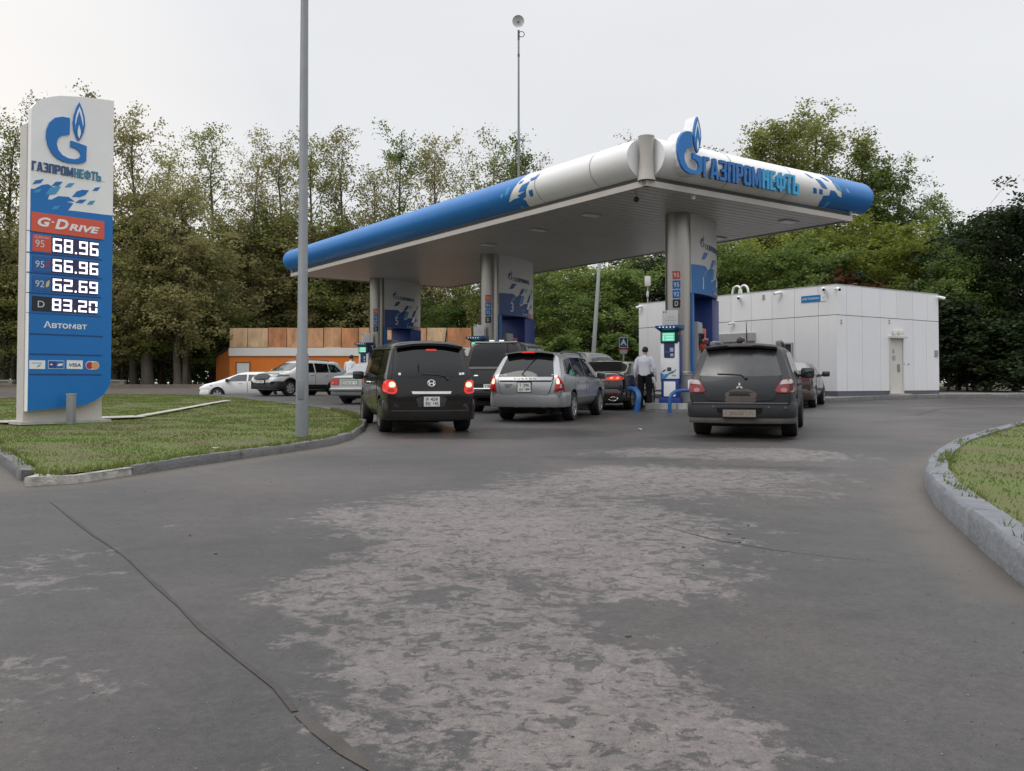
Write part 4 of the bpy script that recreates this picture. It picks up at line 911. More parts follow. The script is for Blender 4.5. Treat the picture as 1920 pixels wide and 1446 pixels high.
def terminal(base, lab):
    o = thing('payment_terminal', lab, 'terminal', base, RZ, group='payment terminals in front of the columns')
    D = mat('terminal_white', (.70, .71, .72), .4, var=.05)
    m = MB(); m.box((0, .17, .075), (.60, .44, .15), bev=.02); m.build('base', DKBLUE, o)
    m = MB(); m.box((0, .20, .40), (.50, .36, .52), bev=.01); m.build('cabinet', DKBLUE, o)
    m = MB(); m.box((0, .005, .395), (.33, .03, .42), bev=.008); m.build('service_door', D, o)
    m = MB(); m.box((0, .19, 1.20), (.52, .40, 1.05), bev=.03); bd = m.build('body', D, o)
    m = MB(); m.box((0, .24, 1.25), (.56, .30, 1.34), bev=.02); m.build('back_case', DKBLUE, o)
    f = lambda s, z, d: Vector((s, -.012 - d, z))
    m = MB(); m.box((0, .16, 1.85), (.50, .40, .34), bev=.02); hd_ = m.build('screen_hood', BLACK, o)
    m = MB(); m.geo(R2(-.20, 1.735, .16, 1.975), lambda s, z, d: Vector((s, -.042 - d, z)), 0, .006); sn = m.build('screen', mat('screen_green', (.02, .1, .07), .3, emit=(.10, .62, .42), estr=.75), o, smooth=False)
    m = MB(); sf = lambda s, z, d: Vector((s, -.048 - d, z))
    for r_ in ((-.17, 1.90, .13, 1.955), (-.10, 1.83, .13, 1.885), (-.10, 1.755, .13, 1.81), (-.175, 1.755, -.13, 1.885)): m.geo(R2(*r_), sf, 0, .002)
    m.build('screen_text', mat('screen_pale', (.1, .3, .2), .3, emit=(.35, .85, .65), estr=.8), sn, smooth=False)
    m = MB(); m.geo(P2(RR(-.15, 1.27, .15, 1.69, .03)), f, 0, .012); kp = m.build('keypad_panel', mat('panel_navy', (.012, .022, .085), .35), o, smooth=False)
    m = MB()
    for r_ in ((.02, 1.44, .12, 1.55), (.03, 1.31, .12, 1.39)): m.geo(R2(*r_), f, .012, .022)
    m.geo(R2(-.14, 1.43, .0, 1.437), f, .012, .016); m.build('card_slot', mat('slot_grey', (.33, .38, .48), .4), kp, smooth=False)
    m = MB(); m.geo(R2(-.06, .90, .05, 1.0), f, 0, .015); m.build('receipt_slot', mat('slot_dark', (.04, .045, .06), .4), o, smooth=False)
    m = MB()
    for L, c_ in (([(-.255, .69), (-.12, .69), (-.03, .77), (-.06, .82), (-.16, .80), (-.255, .86)], 0), ([(-.10, .78), (.0, .80), (.10, .88), (.0, .86)], 0), ([(.02, .82), (.08, .83), (.17, .90), (.10, .90)], 1), ([(.06, .75), (.10, .76), (.14, .80), (.09, .79)], 0), ([(.14, .90), (.17, .91), (.20, .95), (.16, .94)], 1), ([(-.22, .86), (-.15, .88), (-.08, .95), (-.16, .93)], 1), ([(.12, .74), (.16, .75), (.19, .79), (.15, .78)], 1), ([(-.2, .74), (-.14, .76), (-.10, .80), (-.17, .79)], 2)):
        m.geo(P2(L), f, 0, .004 + .002 * (c_ == 2), c_)
    m.build('print', [mat('print_blue', (.02, .20, .45), .4), mat('print_navy', (.03, .07, .16), .4), PALEBLUE], o, smooth=False)
    m = MB()                                                                      # visor: a wedge over the screen
    m.add([(-.33, -.30, 2.10), (.33, -.30, 2.10), (.36, .30, 2.08), (-.36, .30, 2.08), (-.33, -.30, 2.16), (.33, -.30, 2.16), (.36, .30, 2.2), (-.36, .30, 2.2), (-.24, .05, 1.99), (.27, .05, 1.99)], [(0, 1, 9, 8), (8, 9, 2, 3), (4, 5, 6, 7), (0, 1, 5, 4), (1, 2, 6, 5), (2, 3, 7, 6), (3, 0, 4, 7), (1, 2, 9), (0, 3, 8)])
    vs_ = m.build('visor', mat('visor_blue', (.015, .075, .24), .4), o, smooth=False)
    m = MB()
    for k in range(5): m.ball((-.20 + k * .10, -.303, 2.115), (.018, .01, .014))
    m.build('visor_light', mat('visor_light', (.7, .75, .8), .3, emit=(.9, .95, 1), estr=.8), vs_)
    m = MB(); m.box((-.05, .30, 2.42), (.46, .03, .42), bev=.012); sb = m.build('instruction_board', mat('board_cream', (.58, .57, .55), .45, var=.05), o)
    m = MB(); bf = lambda s, z, d: Vector((s, .285 - d, z)); m.geo(R2(-.25, 2.56, -.22, 2.60), bf, 0, .003); m.geo(R2(-.19, 2.56, -.15, 2.60), bf, 0, .003)
    for r_ in ((-.20, 2.34, .12, 2.345), (-.14, 2.45, .08, 2.453), (-.14, 2.41, .06, 2.413)): m.geo(R2(*r_), bf, 0, .003)
    m.build('board_print', mat('board_print', (.12, .12, .13), .5), sb, smooth=False)
    return o
def island(col, lab, lab_t, full):
    o_, c, gz = col; st = thing('pump_island', lab, 'pump island', (c.x, c.y, gz), RZ, group='raised pump islands')
    ol = [(.62 * sin(a), -1.38 - .52 * cos(a)) for a in [-pi / 2 + pi * k / 10 for k in range(11)]] + [(.66, 0), (.84, 1.8), (.66, 3.6)] + [(.62 * cos(a), 4.0 + .5 * sin(a)) for a in [pi * k / 10 for k in range(11)]] + [(-.66, 3.6), (-.84, 1.8), (-.66, 0)]
    m = MB(); m.geo(P2(ol), lambda s, t, d: Vector((s, t, d)), -.1, .19); m.build('slab', ISL, st, smooth=False)
    m = MB()
    for a0, a1 in ((-.75, .62), (.68, 1.25)):
        q = [(.635 * sin(a0 + (a1 - a0) * k / 8), -1.38 - .54 * cos(a0 + (a1 - a0) * k / 8)) for k in range(9)]
        m.add([(x, y, z) for z in (.03, .196) for x, y in q], [(k, k + 1, k + 10, k + 9) for k in range(8)])
    m.build('end_plate', IPLATE, st)
    tb = Vector((c.x, c.y)) + ih * -1.16 + ir * .02
    terminal((tb.x, tb.y, gz + .19), lab_t)
    return st
isl = [island(cols[0], 'raised pump island with bright metal end plate below the nearest column', 'white payment terminal with green screen beside the man in a white shirt', True),
       island(cols[1], 'raised pump island hidden behind the pickup', 'payment terminal at the middle column, mostly hidden behind the pickup roof', False),
       island(cols[2], 'raised pump island behind the old pale sedan', 'payment terminal with green screen at the farthest column', False)]
# notice on the middle column
c = cols[1][1]; gz = cols[1][2]; pn = at_y(904, 631, c.y - .36 * cos(HD) - .35)
o = thing('notice_board', 'white framed notice with a dark picture on the middle column', 'notice', (pn.x, pn.y, pn.z - .3), RZ)
m = MB(); m.box((0, 0, .3), (.30, .03, .62), bev=.01); m.build('board', WHITE2, o); m = MB(); m.box((.0, -.018, .33), (.22, .006, .34)); m.build('print', mat('notice_dark', (.05, .08, .13), .4, var=.6, scale=12), o)
# pumps
def pump(col, lab):
    o_, c, gz = col; p = Vector((c.x, c.y)) + ih * .98; o = thing('fuel_pump', lab, 'fuel pump', (p.x, p.y, gz + .19), RZ, group='fuel pumps inside the column portals'); o.scale = (1, 1, 1.26)
    G1 = mat('pump_grey', (.38, .375, .39), .4, var=.06)
    m = MB(); m.box((0, 0, .95), (.86, .62, 1.9), bev=.02); m.build('body', G1, o)
    m = MB(); m.box((.0, .48, 1.1), (.92, .30, 1.34), bev=.02); m.build('side_case', mat('pump_pale', (.50, .50, .48), .45), o); m = MB(); m.box((.463, .48, 1.66), (.02, .28, .20)); m.build('grade_plate', RED, o)
    for k in range(4):
        y = -.20 + k * .13
        m = MB(); m.tube([(.40, y, 1.55), (.50, y, 1.62), (.50, y, 1.30), (.56, y + .02, .70), (.50, y + .04, .42), (.44, y, .9)], .017, 8); m.build('hose', RUBBER, o)
        m = MB(); m.box((.50, y, 1.30), (.13, .07, .13), bev=.02, ry=.4); m.tube([(.47, y, 1.35), (.60, y, 1.42), (.62, y, 1.46)], .022, 8); nb = m.build('nozzle', mat('nozzle_red', (.36, .045, .03), .45) if k != 3 else mat('nozzle_orange', (.5, .16, .03), .45), o)
        m = MB(); m.box((.575, y, 1.47), (.12, .05, .035), bev=.01, ry=-.5); m.build('nozzle_cover', mat('nozzle_pink', (.62, .42, .38), .5), nb)
    for k in range(4): m = MB(); m.box((.434, -.22 + k * .14, 1.47), (.01, .09, .32), bev=.003); m.build('nozzle_boot', BLACK, o)
    m = MB(); m.box((.436, 0, 1.74), (.008, .5, .18)); m.build('display', mat('display_pale', (.33, .34, .38), .3), o)
    return o
for c_, l_ in zip(cols, ('grey fuel pump with red nozzles inside the portal numbered 1', 'grey fuel pump inside the portal numbered 3', 'grey fuel pump inside the portal numbered 5')): pump(c_, l_)
# blue guard rails on the first island
BR_ = mat('rail_blue', (.010, .085, .26), .4, var=.15, scale=8)
def rail(pts, r, lab):
    b = on_ground(*pts[0][:2]); q = [at_y(x, y, b.y + dy) - b for x, y, dy in pts[1:]]
    o = thing('guard_rail', lab, 'guard rail', b, group='blue guard rails at the first island'); m = MB(); m.tube([Vector((0, 0, -.03))] + q, r, 12); m.build('bent_tube', BR_, o)
    m = MB(); m.lathe([(0, 0), (r * 1.7, 0), (r * 1.7, .012), (0, .012)], 14); m.build('foot_plate', BR_, o)
rail([(1193, 773), (1196.5, 752, 0), (1197.5, 742, .02), (1195.5, 735, .1), (1190, 730, .3), (1180, 729, .8)], .075, 'thick blue bent guard rail by the dark saloon, left of the island end')
rail([(1255.5, 774), (1256, 748, 0), (1259, 740, .02), (1266, 734.5, .06), (1276, 732.5, .2), (1292, 732, .5), (1304, 732.5, .7)], .05, 'slim blue guard rail in front of the payment terminal')
# litter bin with a paper on it
p = cols[0][1] - ih * .75 + ir * .42; o = thing('litter_bin', 'grey litter bin on the island right of the terminal', 'litter bin', (p.x, p.y, cols[0][2] + .19), RZ)
m = MB(); m.box((0, 0, .40), (.34, .32, .78), bev=.02); m.build('body', mat('bin_grey', (.17, .175, .18), .5, var=.1), o); m = MB(); m.box((0, 0, .80), (.36, .34, .04), bev=.01); m.build('lid', GREYM, o); m = MB(); m.box((.1, -.168, .5), (.08, .02, .3), bev=.01); m.build('pictogram', WHITE2, o)
R = random.Random(3); m = MB(); m.geo(P2([(-.14, -.1), (.12, -.12), (.16, .1), (-.1, .12)], .06), lambda s, t, d: Vector((s, t, .02 + R.uniform(0, .05) + d)), 0, .004); pp = m.build('paper', WHITE2, smooth=False, loc=(p.x, p.y, cols[0][2] + 1.01)); tag(pp, 'crumpled white paper lying on top of the grey litter bin', 'paper')

# ------------------------------------------------------------------ price sign
sb_ = at_y(48, 700, 17.0); pd = Vector((.65, .76)).normalized(); SP = Plane((sb_.x, sb_.y), pd); sgz = g(sb_.x + .5, sb_.y + .6) + .115
so = thing('price_sign', 'tall blue and white fuel price sign with lit digits on the left lawn', 'sign', (sb_.x, sb_.y, sgz)); SO = Vector((sb_.x, sb_.y, sgz))
sf = lambda s, z, d: SP(s, z, d) - SO
z1f = lambda x, y: SP.px(x / 4.017, 160 + y / 4.017); z2f = lambda x, y: SP.px(x / 4.017, 440 + y / 4.017)
x_l = 0.0; x_r = SP.px(207, 190)[0]; ztop = SP.px(100, 182)[1]
xr_b = SP.px(193, 760)[0]; FTH = .36
m = MB(); m.geo(R2(-.02, sgz - .08, xr_b, SP.px(48, 229)[1]), sf, -FTH, -.05); m.build('pillar', BEIGE, so, smooth=False)
m = MB(); m.geo(P2([SP.px(48, 229), SP.px(48, 560), SP.px(205, 560), SP.px(205, 187)] and [(-.015, SP.px(48, 229)[1] - .4), (xr_b, SP.px(48, 229)[1] - .4), (xr_b, SP.px(48, 229)[1]), (-.015, SP.px(48, 229)[1])]), sf, -FTH - .01, -FTH + .001); m.build('back_plate', BEIGE, so, smooth=False)
m = MB(); m.geo(R2(-.12, sgz - .02, xr_b + .12, sgz + .035), sf, -FTH - .1, .12); m.build('foundation', CONC, so, smooth=False)
top = [z1f(*p) for p in ((190, 262), (198, 225), (222, 178), (258, 138), (310, 108), (380, 93), (440, 87), (640, 98), (837, 124))]
bot = [z2f(*p) for p in ((824, 1060), (815, 1120), (795, 1165), (755, 1215), (705, 1248), (640, 1278), (560, 1293), (165, 1332))]
top = [(max(0, s), z) for s, z in top]; rx = (top[-1][0] + bot[0][0]) / 2
top[-1] = (rx, top[-1][1]); bot[0] = (rx, bot[0][1]); bot[-1] = (0, bot[-1][1])
outline = top + bot
m = MB(); m.geo(P2(outline[::-1]), sf, -.05, .10); m.build('panel', WHITE, so, smooth=False)
wave = [z1f(*p) for p in ((190, 780), (240, 786), (300, 756), (345, 750), (388, 775), (345, 810), (308, 862), (372, 866), (420, 840), (500, 846), (545, 880), (480, 882), (535, 895), (495, 947), (560, 953), (760, 978), (830, 985))]
wave[0] = (.004, wave[0][1]); wave[-1] = (rx - .003, wave[-1][1])
bp_ = wave + [(s - .003 if s > .1 else s + .004, z + .004) for s, z in bot]
m = MB(); m.geo(P2(bp_[::-1]), sf, .10, .106); 
for L in (((228, 750), (250, 722), (312, 712), (290, 742)), ((372, 762), (402, 732), (455, 732), (425, 766)), ((525, 845), (560, 805), (600, 793), (652, 797), (625, 832), (585, 848)), ((678, 800), (700, 776), (738, 773), (716, 800)), ((548, 890), (582, 866), (636, 866), (602, 893)), ((340, 870), (310, 862), (345, 812), (360, 820)),): m.geo(P2([z1f(*p) for p in L[::-1]]), sf, .10, .108)
m.build('blue_front', BLUE, so, smooth=False)
for L, c_ in ((((232, 815), (256, 792), (300, 785), (276, 812)), 0), (((325, 826), (362, 776), (400, 770), (442, 768), (406, 822), (370, 830)), 0), (((470, 772), (500, 744), (545, 742), (515, 772)), 0), (((365, 942), (395, 916), (440, 912), (410, 940)), 0), (((636, 903), (660, 876), (700, 874), (678, 902)), 0)): m = MB(); m.geo(P2([z1f(*p) for p in L[::-1]]), sf, .106, .1095, c_); m.build('wave_block', [CYAN], so, smooth=False)
m = MB(); a, b = z1f(190, 683), z1f(775, 748); m.geo(R2(.002, b[1] + .03, a[0] + (b[0] - a[0]), b[1] + .038), sf, .10, .102); m.build('panel_joint', mat('joint_grey', (.3, .3, .3), .6), so, smooth=False)
l0 = z1f(325, 440)[0]; l1 = z1f(636, 440)[0]; lz = z1f(515, 594)[1]; lt = z1f(575, 138)[1]
logo(lambda s, z, d: sf(s, z, .10 + d), l0, lz, l1 - l0, so, d=.03, h=lt - lz, name='emblem')
a, b, c = z1f(222, 620), z1f(537, 640), z1f(742, 660); zb = (z1f(225, 655)[1] + z1f(740, 720)[1]) / 2; zt = (z1f(225, 585)[1] + z1f(740, 655)[1]) / 2
sf1 = lambda s, z, d: sf(s, z, .10 + d)
m = MB(); [m.geo(G, sf1, 0, .02) for G in blocky('ГАЗПРОМ', (a[0], zb, b[0] - .01, zt))]; m.build('lettering', LETDARK, so, smooth=False)
m = MB(); [m.geo(G, sf1, 0, .02) for G in blocky('НЕФТЬ', (b[0] + .01, zb, c[0], zt))]; m.build('lettering', mat('letter_teal', (.06, .22, .32), .4), so, smooth=False)
# banner
def band(tr, L, R_): zt_ = (tr(*L[0])[1] + tr(*R_[0])[1]) / 2; zb_ = (tr(*L[1])[1] + tr(*R_[1])[1]) / 2; return max(.02, tr(*L[0])[0]), zb_, tr(*R_[0])[0], zt_
BN = band(z1f, ((188, 962), (186, 1108)), ((765, 1022), (762, 1160)))
m = MB(); m.geo(R2(*BN), sf, .106, .125); bn = m.build('banner', mat('banner_red', (.66, .10, .055), .4, var=.04), so, smooth=False)
hh = BN[3] - BN[1]; w = BN[2] - BN[0]; z0 = BN[1] + hh * .30
sfb = lambda s, z, d: sf(s, z, .125 + d)
m = MB(); sh_ = .25
m.geo(T2('G', (BN[0] + w * .08, z0, BN[0] + w * .25, z0 + hh * .48), bold=.035, shear=sh_), sfb, 0, .006); m.geo(R2(BN[0] + w * .265, z0 + hh * .26, BN[0] + w * .295, z0 + hh * .33), sfb, 0, .006)
m.geo(T2('D', (BN[0] + w * .31, z0 - hh * .04, BN[0] + w * .49, z0 + hh * .50), bold=.035, shear=sh_), sfb, 0, .006); m.geo(T2('RIVE', (BN[0] + w * .50, z0 - hh * .03, BN[0] + w * .93, z0 + hh * .33), bold=.035, shear=sh_), sfb, 0, .006)
m.build('lettering', WHITE2, bn, smooth=False)
# price rows
LED = mat('led_white', (.8, .8, .85), .4, var=0, emit=(.93, .93, 1.0), estr=1.6); SCR = mat('led_screen', (.028, .024, .085), .3, var=.1)
SEG = {'0': 'abcdef', '1': 'bc', '2': 'abged', '3': 'abgcd', '4': 'fgbc', '5': 'afgcd', '6': 'afgedc', '7': 'abc', '8': 'abcdefg', '9': 'abcdfg'}
def digit(M, ch, x, z, w, h, t, fn):
    rects = {'a': (0, h - t, w, h), 'd': (0, 0, w, t), 'g': (t * .15, h / 2 - t / 2, w - t * .15, h / 2 + t / 2), 'f': (0, h / 2 + t / 2, t, h - t), 'b': (w - t, h / 2 + t / 2, w, h - t), 'e': (0, t, t, h / 2 - t / 2), 'c': (w - t, t, w, h / 2 - t / 2)}
    for s_ in SEG[ch]: a, b_, c_, d_ = rects[s_]; M.geo(R2(x + a, z + b_, x + c_, z + d_), fn, 0, .006)
rows = [((228, 1130), (228, 1255), (722, 1180), (722, 1300), z1f, '68.96', '95', 'red'), ((228, 1290), (228, 1402), (720, 1332), (720, 1445), z1f, '66.96', '95', 'leaf'), ((228, 318), (228, 430), (718, 345), (718, 455), z2f, '62.69', '92', 'leaf2'), ((224, 470), (224, 580), (714, 492), (714, 600), z2f, '83.20', 'D', 'black')]
for L0, L1, R0, R1, tr, price, grade, kind_ in rows:
    x0, z0, x1, z1 = band(tr, (L0, L1), (R0, R1)); w = x1 - x0; h = z1 - z0; xs_ = x0 + w * .275
    m = MB(); m.geo(R2(x0 - .11, z0 - .045, x1 + .08, z0 - .035), sf, .106, .112); m.geo(R2(x0 - .11, z1 + .05, x1 + .08, z1 + .065), sf, .106, .112); rr = m.build('price_row', mat('row_line', (.008, .05, .19), .5), so, smooth=False)
    m = MB(); m.geo(R2(xs_, z0, x1, z1), sf, .106, .116); m.build('display', SCR, rr, smooth=False)
    cm = {'red': RED, 'leaf': mat('tile_blue', (.015, .10, .32), .4), 'leaf2': mat('tile_blue', (.015, .10, .32), .4), 'black': MATS['tile_black']}[kind_]
    m = MB(); m.geo(R2(x0, z0, xs_, z1), sf, .106, .114); m.build('grade_tile', cm, rr, smooth=False)
    m = MB(); fg = lambda s, z, d: sf(s, z, .114 + d); gw = xs_ - x0
    m.geo(T2(grade, (x0 + gw * (.14 if grade != 'D' else .30), z0 + h * .26, x0 + gw * (.62 if grade != 'D' else .66), z0 + h * .70)), fg, 0, .004)
    if kind_ == 'red': m.geo(T2('G-Drive', (x0 + gw * .1, z0 + h * .80, x0 + gw * .85, z0 + h * .94)), fg, 0, .004)
    m.build('grade_print', mat('grade_print', (.55, .60, .66), .4), rr, smooth=False)
    if 'leaf' in kind_:
        m = MB(); cx_, cz_ = x0 + gw * .80, z0 + h * .5; m.geo(P2([(cx_ - .03, cz_ - .07), (cx_ + .02, cz_ - .04), (cx_ + .035, cz_ + .03), (cx_ + .03, cz_ + .08), (cx_ - .015, cz_ + .04), (cx_ - .035, cz_ - .02)]), fg, 0, .004); m.build('leaf_mark', mat('leaf_red', (.35, .03, .06), .4) if kind_ == 'leaf' else mat('leaf_yellow', (.65, .5, .2), .4), rr, smooth=False)
    fd = lambda s, z, d: sf(s, z, .116 + d); m = MB(); dw = (x1 - xs_) * .180; gp_ = (x1 - xs_) * .052; x = xs_ + (x1 - xs_) * .03; dh = h * .80; t_ = dw * .205
    for ch in price:
        if ch == '.': m.geo(R2(x, z0 + h * .08, x + t_, z0 + h * .08 + t_), fd, 0, .006); x += t_ + gp_
        else: digit(m, ch, x, z0 + h * .10, dw, dh, t_, fd); x += dw + gp_
    m.build('digits', LED, rr, smooth=False)
m = MB()
for (a, b) in (((182, 748), (755, 768)), ((180, 898), (750, 912)), ((176, 1048), (748, 1060))): p, q = z2f(*a), z2f(*b); zz = (p[1] + q[1]) / 2; m.geo(R2(.02, zz - .012, q[0], zz + .012), sf, .106, .112)
m.build('panel_line', MATS['row_line'], so, smooth=False)
x0, z0, x1, z1 = band(z2f, ((312, 655), (312, 705)), ((636, 668), (636, 716))); m = MB(); m.geo(T2('Автомат', (x0, z0, x1, z1), bold=.015), lambda s, z, d: sf(s, z, .106 + d), 0, .008); m.build('lettering', WHITE2, so, smooth=False)
# payment card plates
fc = lambda s, z, d: sf(s, z, .106 + d)
def card(px0, px1, m_, nm): x0, z0, x1, z1 = band(z2f, ((px0, 945), (px0, 1011)), ((px1, 951), (px1, 1015))); M_ = MB(); M_.geo(R2(x0, z0, x1, z1), fc, 0, .008); return M_.build('card_plate', m_, so, smooth=False), x0, z0, x1, z1
fc2 = lambda s, z, d: fc(s, z, d + .008)
o1, x0, z0, x1, z1 = card(195, 322, WHITE2, 'a'); m = MB(); w = x1 - x0; h = z1 - z0; m.geo(R2(x0 + w * .15, z0 + h * .66, x0 + w * .8, z0 + h * .74), fc2, 0, .003); m.geo(P2([(x0 + w * .45, z0 + h * .2), (x0 + w * .6, z0 + h * .25), (x0 + w * .75, z0 + h * .55), (x0 + w * .58, z0 + h * .5)]), fc2, 0, .003); m.build('print', mat('card_grey', (.25, .33, .42), .5), o1, smooth=False)
o1, x0, z0, x1, z1 = card(343, 466, mat('card_edge', (.35, .5, .7), .4), 'b'); m = MB(); w = x1 - x0; h = z1 - z0; m.geo(R2(x0 + w * .05, z0 + h * .1, x0 + w * .5, z0 + h * .9), fc2, 0, .003, 0); m.geo(R2(x0 + w * .5, z0 + h * .1, x1 - w * .05, z0 + h * .9), fc2, 0, .003, 1); m.geo(P2([(x0 + w * .1, z0 + h * .5), (x0 + w * .2, z0 + h * .42), (x0 + w * .3, z0 + h * .5), (x0 + w * .2, z0 + h * .62)]), fc2, .003, .006, 2); m.geo(P2([(x0 + w * .55, z0 + h * .35), (x0 + w * .85, z0 + h * .38), (x0 + w * .92, z0 + h * .65), (x0 + w * .62, z0 + h * .62)]), fc2, .003, .006, 2); m.build('print', [mat('card_navy', (.03, .05, .22), .4), mat('card_blue', (.02, .12, .38), .4), WHITE2], o1, smooth=False)
o1, x0, z0, x1, z1 = card(484, 604, WHITE2, 'c'); w = x1 - x0; h = z1 - z0; m = MB(); m.geo(T2('VISA', (x0 + w * .14, z0 + h * .26, x0 + w * .88, z0 + h * .66), bold=.02, shear=.2), fc2, 0, .003); m.build('print', mat('card_text', (.05, .055, .13), .4), o1, smooth=False)
x0, z0, x1, z1 = band(z2f, ((626, 954), (626, 1016)), ((728, 957), (728, 1019))); r_ = (z1 - z0) / 2; cz_ = (z0 + z1) / 2; m = MB()
m.geo(P2([(x0 + r_ + r_ * cos(a), cz_ + r_ * sin(a)) for a in [pi / 2 + pi * k / 12 for k in range(13)]] + [(x1 - r_ + r_ * cos(a), cz_ + r_ * sin(a)) for a in [-pi / 2 + pi * k / 12 for k in range(13)]]), fc, 0, .006, 2)
m.geo(C2(x0 + r_, cz_, r_ * .88), fc, .006, .009, 0); m.geo(C2(x1 - r_, cz_, r_ * .88), fc, .006, .011, 1); m.build('card_plate', [mat('card_red', (.38, .03, .07), .4), mat('card_orange', (.75, .33, .12), .4), WHITE2], so, smooth=False)
# small post before the sign
pb = on_ground(133, 794, .11); o = thing('bollard', 'short square grey post standing before the price sign', 'post', (pb.x, pb.y, pb.z - .02), -.25); zt = at_y(131, 740, pb.y).z - pb.z + .02
m = MB(); m.box((0, 0, zt / 2), (.15, .10, zt), bev=.012); m.build('shaft', mat('post_grey', (.23, .235, .24), .6, var=.12), o); m = MB(); m.box((0, 0, zt + .008), (.16, .11, .02), bev=.006); m.build('cap', LGREY, o)

# ------------------------------------------------------------------ poles
pb = on_ground(566, 817, .1); o = thing('lamp_post', 'thick grey metal lamp post on the left lawn', 'lamp post', (pb.x, pb.y, pb.z - .02)); pz = pb.y / F
m = MB(); m.tube([(0, 0, 0), (0, 0, 1.3), (0, 0, 1.33), (0, 0, 11.0)], [12.2 * pz, 11.4 * pz, 9.6 * pz, 5.5 * pz], 20); m.build('shaft', mat('lamp_post_grey', (.205, .217, .23), .5, .2, var=.12, scale=3, bump=.1, bscale=12), o)
m = MB(); m.box((0, -.10, .75), (.10, .02, .30), bev=.005); m.build('service_hatch', MATS['lamp_post_grey'], o); m = MB(); m.tube([(0, 0, 11), (0, -.8, 11.25), (0, -1.5, 11.3)], .04, 8); m.build('arm', MATS['lamp_post_grey'], o); m = MB(); m.box((0, -1.75, 11.28), (.25, .6, .12), bev=.03); m.build('lamp_head', LGREY, o)
ym = 48.5; bx = at_y(972.5, 600, ym); o = thing('antenna_mast', 'very tall thin mast with a round white dish behind the canopy', 'mast', (bx.x, ym, g(bx.x, ym))); zt = at_y(973, 57, ym).z - g(bx.x, ym); k = ym / F
m = MB(); m.tube([(0, 0, 0), (0, 0, zt * .55), (0, 0, zt)], [.085, .07, .05], 10); m.build('pole', mat('mast_grey', (.22, .23, .24), .5), o)
zc_ = at_y(972, 42, ym).z - g(bx.x, ym); m = MB(); m.X = Matrix.Translation((-.02, -.12, zc_)) @ Matrix.Rotation(radians(12), 4, 'X'); r_ = 11.3 * k; m.lathe([(0, .10), (r_ * .4, .085), (r_ * .75, .035), (r_ * .97, -.03), (r_, -.05), (r_ * .95, -.0), (r_ * .6, .10), (0, .15)], 28, axis='Y'); m.build('dish', mat('dish_white', (.60, .61, .60), .4, var=.04), o)
m = MB(); m.tube([(-.02, -.05, zc_), (-.02, -.30, zc_)], .05, 10); m.build('feed', GREYM, o)
zr = at_y(979, 65, ym).z - g(bx.x, ym); m = MB(); m.tube([(.16 + .15 * cos(a), -.05, zr + .15 * sin(a)) for a in [2 * pi * i / 20 for i in range(21)]], .022, 8); m.build('cable_loop', mat('mast_dark', (.08, .08, .085), .6), o)
m = MB(); m.tube([(0, 0, zt - .55), (0, 0, zt)], .06, 10); z9 = at_y(973, 104, ym).z - g(bx.x, ym); m.tube([(0, 0, z9 - .07), (0, 0, z9 + .07)], .065, 10); m.build('clamp', MATS['mast_dark'], o)
yp = 43.0; b0, t0 = at_y(1112.5, 668, yp), at_y(1124, 490, yp); o = thing('lamp_post', 'thin pale leaning pole behind the canopy before the trees', 'lamp post', (b0.x - .1, yp, g(b0.x, yp)))
d_ = (t0 - b0).normalized(); m = MB(); m.tube([Vector((0, 0, 0)), Vector((.1, 0, b0.z - g(b0.x, yp))), Vector((.1, 0, b0.z - g(b0.x, yp))) + d_ * 6.0], [.11, .105, .07], 12); m.build('shaft', mat('pole_pale', (.38, .40, .38), .5, var=.08), o); m = MB(); m.lathe([(0, 0), (.2, 0), (.2, .02), (0, .02)], 12); m.build('foot_plate', GREYM, o)
# speed hump sign
ys_ = 34.0; b_ = at_y(1169, 700, ys_); o = thing('road_sign', 'small square blue road hump sign with a red edged sign below', 'road sign', (b_.x, ys_, g(b_.x, ys_) + .0)); gz = g(b_.x, ys_); k = ys_ / F
m = MB(); m.tube([(0, 0, 0), (0, 0, at_y(1169, 634, ys_).z - gz)], .03, 10); m.build('post', LGREY, o)
fs_ = lambda s, z, d: Vector((s, -.035 - d, z)); zc_ = lambda y: at_y(1169, y, ys_).z - gz; hw = 8.3 * k
m = MB(); m.geo(P2(RR(-hw, zc_(652), hw, zc_(632.5), .03)), fs_, -.005, .0, 1); m.geo(R2(-hw * .85, zc_(651), hw * .85, zc_(633.8)), fs_, 0, .004, 0); m.geo(P2([(-hw * .72, zc_(647.5)), (hw * .72, zc_(647.5)), (0, zc_(634.5))]), fs_, .004, .007, 1)
m.geo(P2([(-hw * .45, zc_(647)), (hw * .45, zc_(647)), (hw * .25, zc_(645.3)), (0, zc_(644.6)), (-hw * .25, zc_(645.3))]), fs_, .007, .010, 2); m.build('hump_plate', [mat('sign_navy', (.015, .06, .25), .4), WHITE2, BLACK], o, smooth=False)
m = MB(); hw2 = 10 * k; m.geo(P2(smooth2([(-hw2, zc_(655)), (-hw2 * .75, zc_(664)), (hw2 * .75, zc_(664)), (hw2, zc_(655)), (hw2 * .9, zc_(653)), (-hw2 * .9, zc_(653))], 1)), fs_, -.005, 0, 0); m.geo(P2([(-hw2 * .72, zc_(656)), (-hw2 * .6, zc_(663.5)), (hw2 * .6, zc_(663.5)), (hw2 * .72, zc_(656))]), fs_, 0, .004, 1); m.build('lower_plate', [mat('sign_red', (.42, .06, .05), .45), mat('sign_pale', (.5, .5, .5), .5)], o, smooth=False)

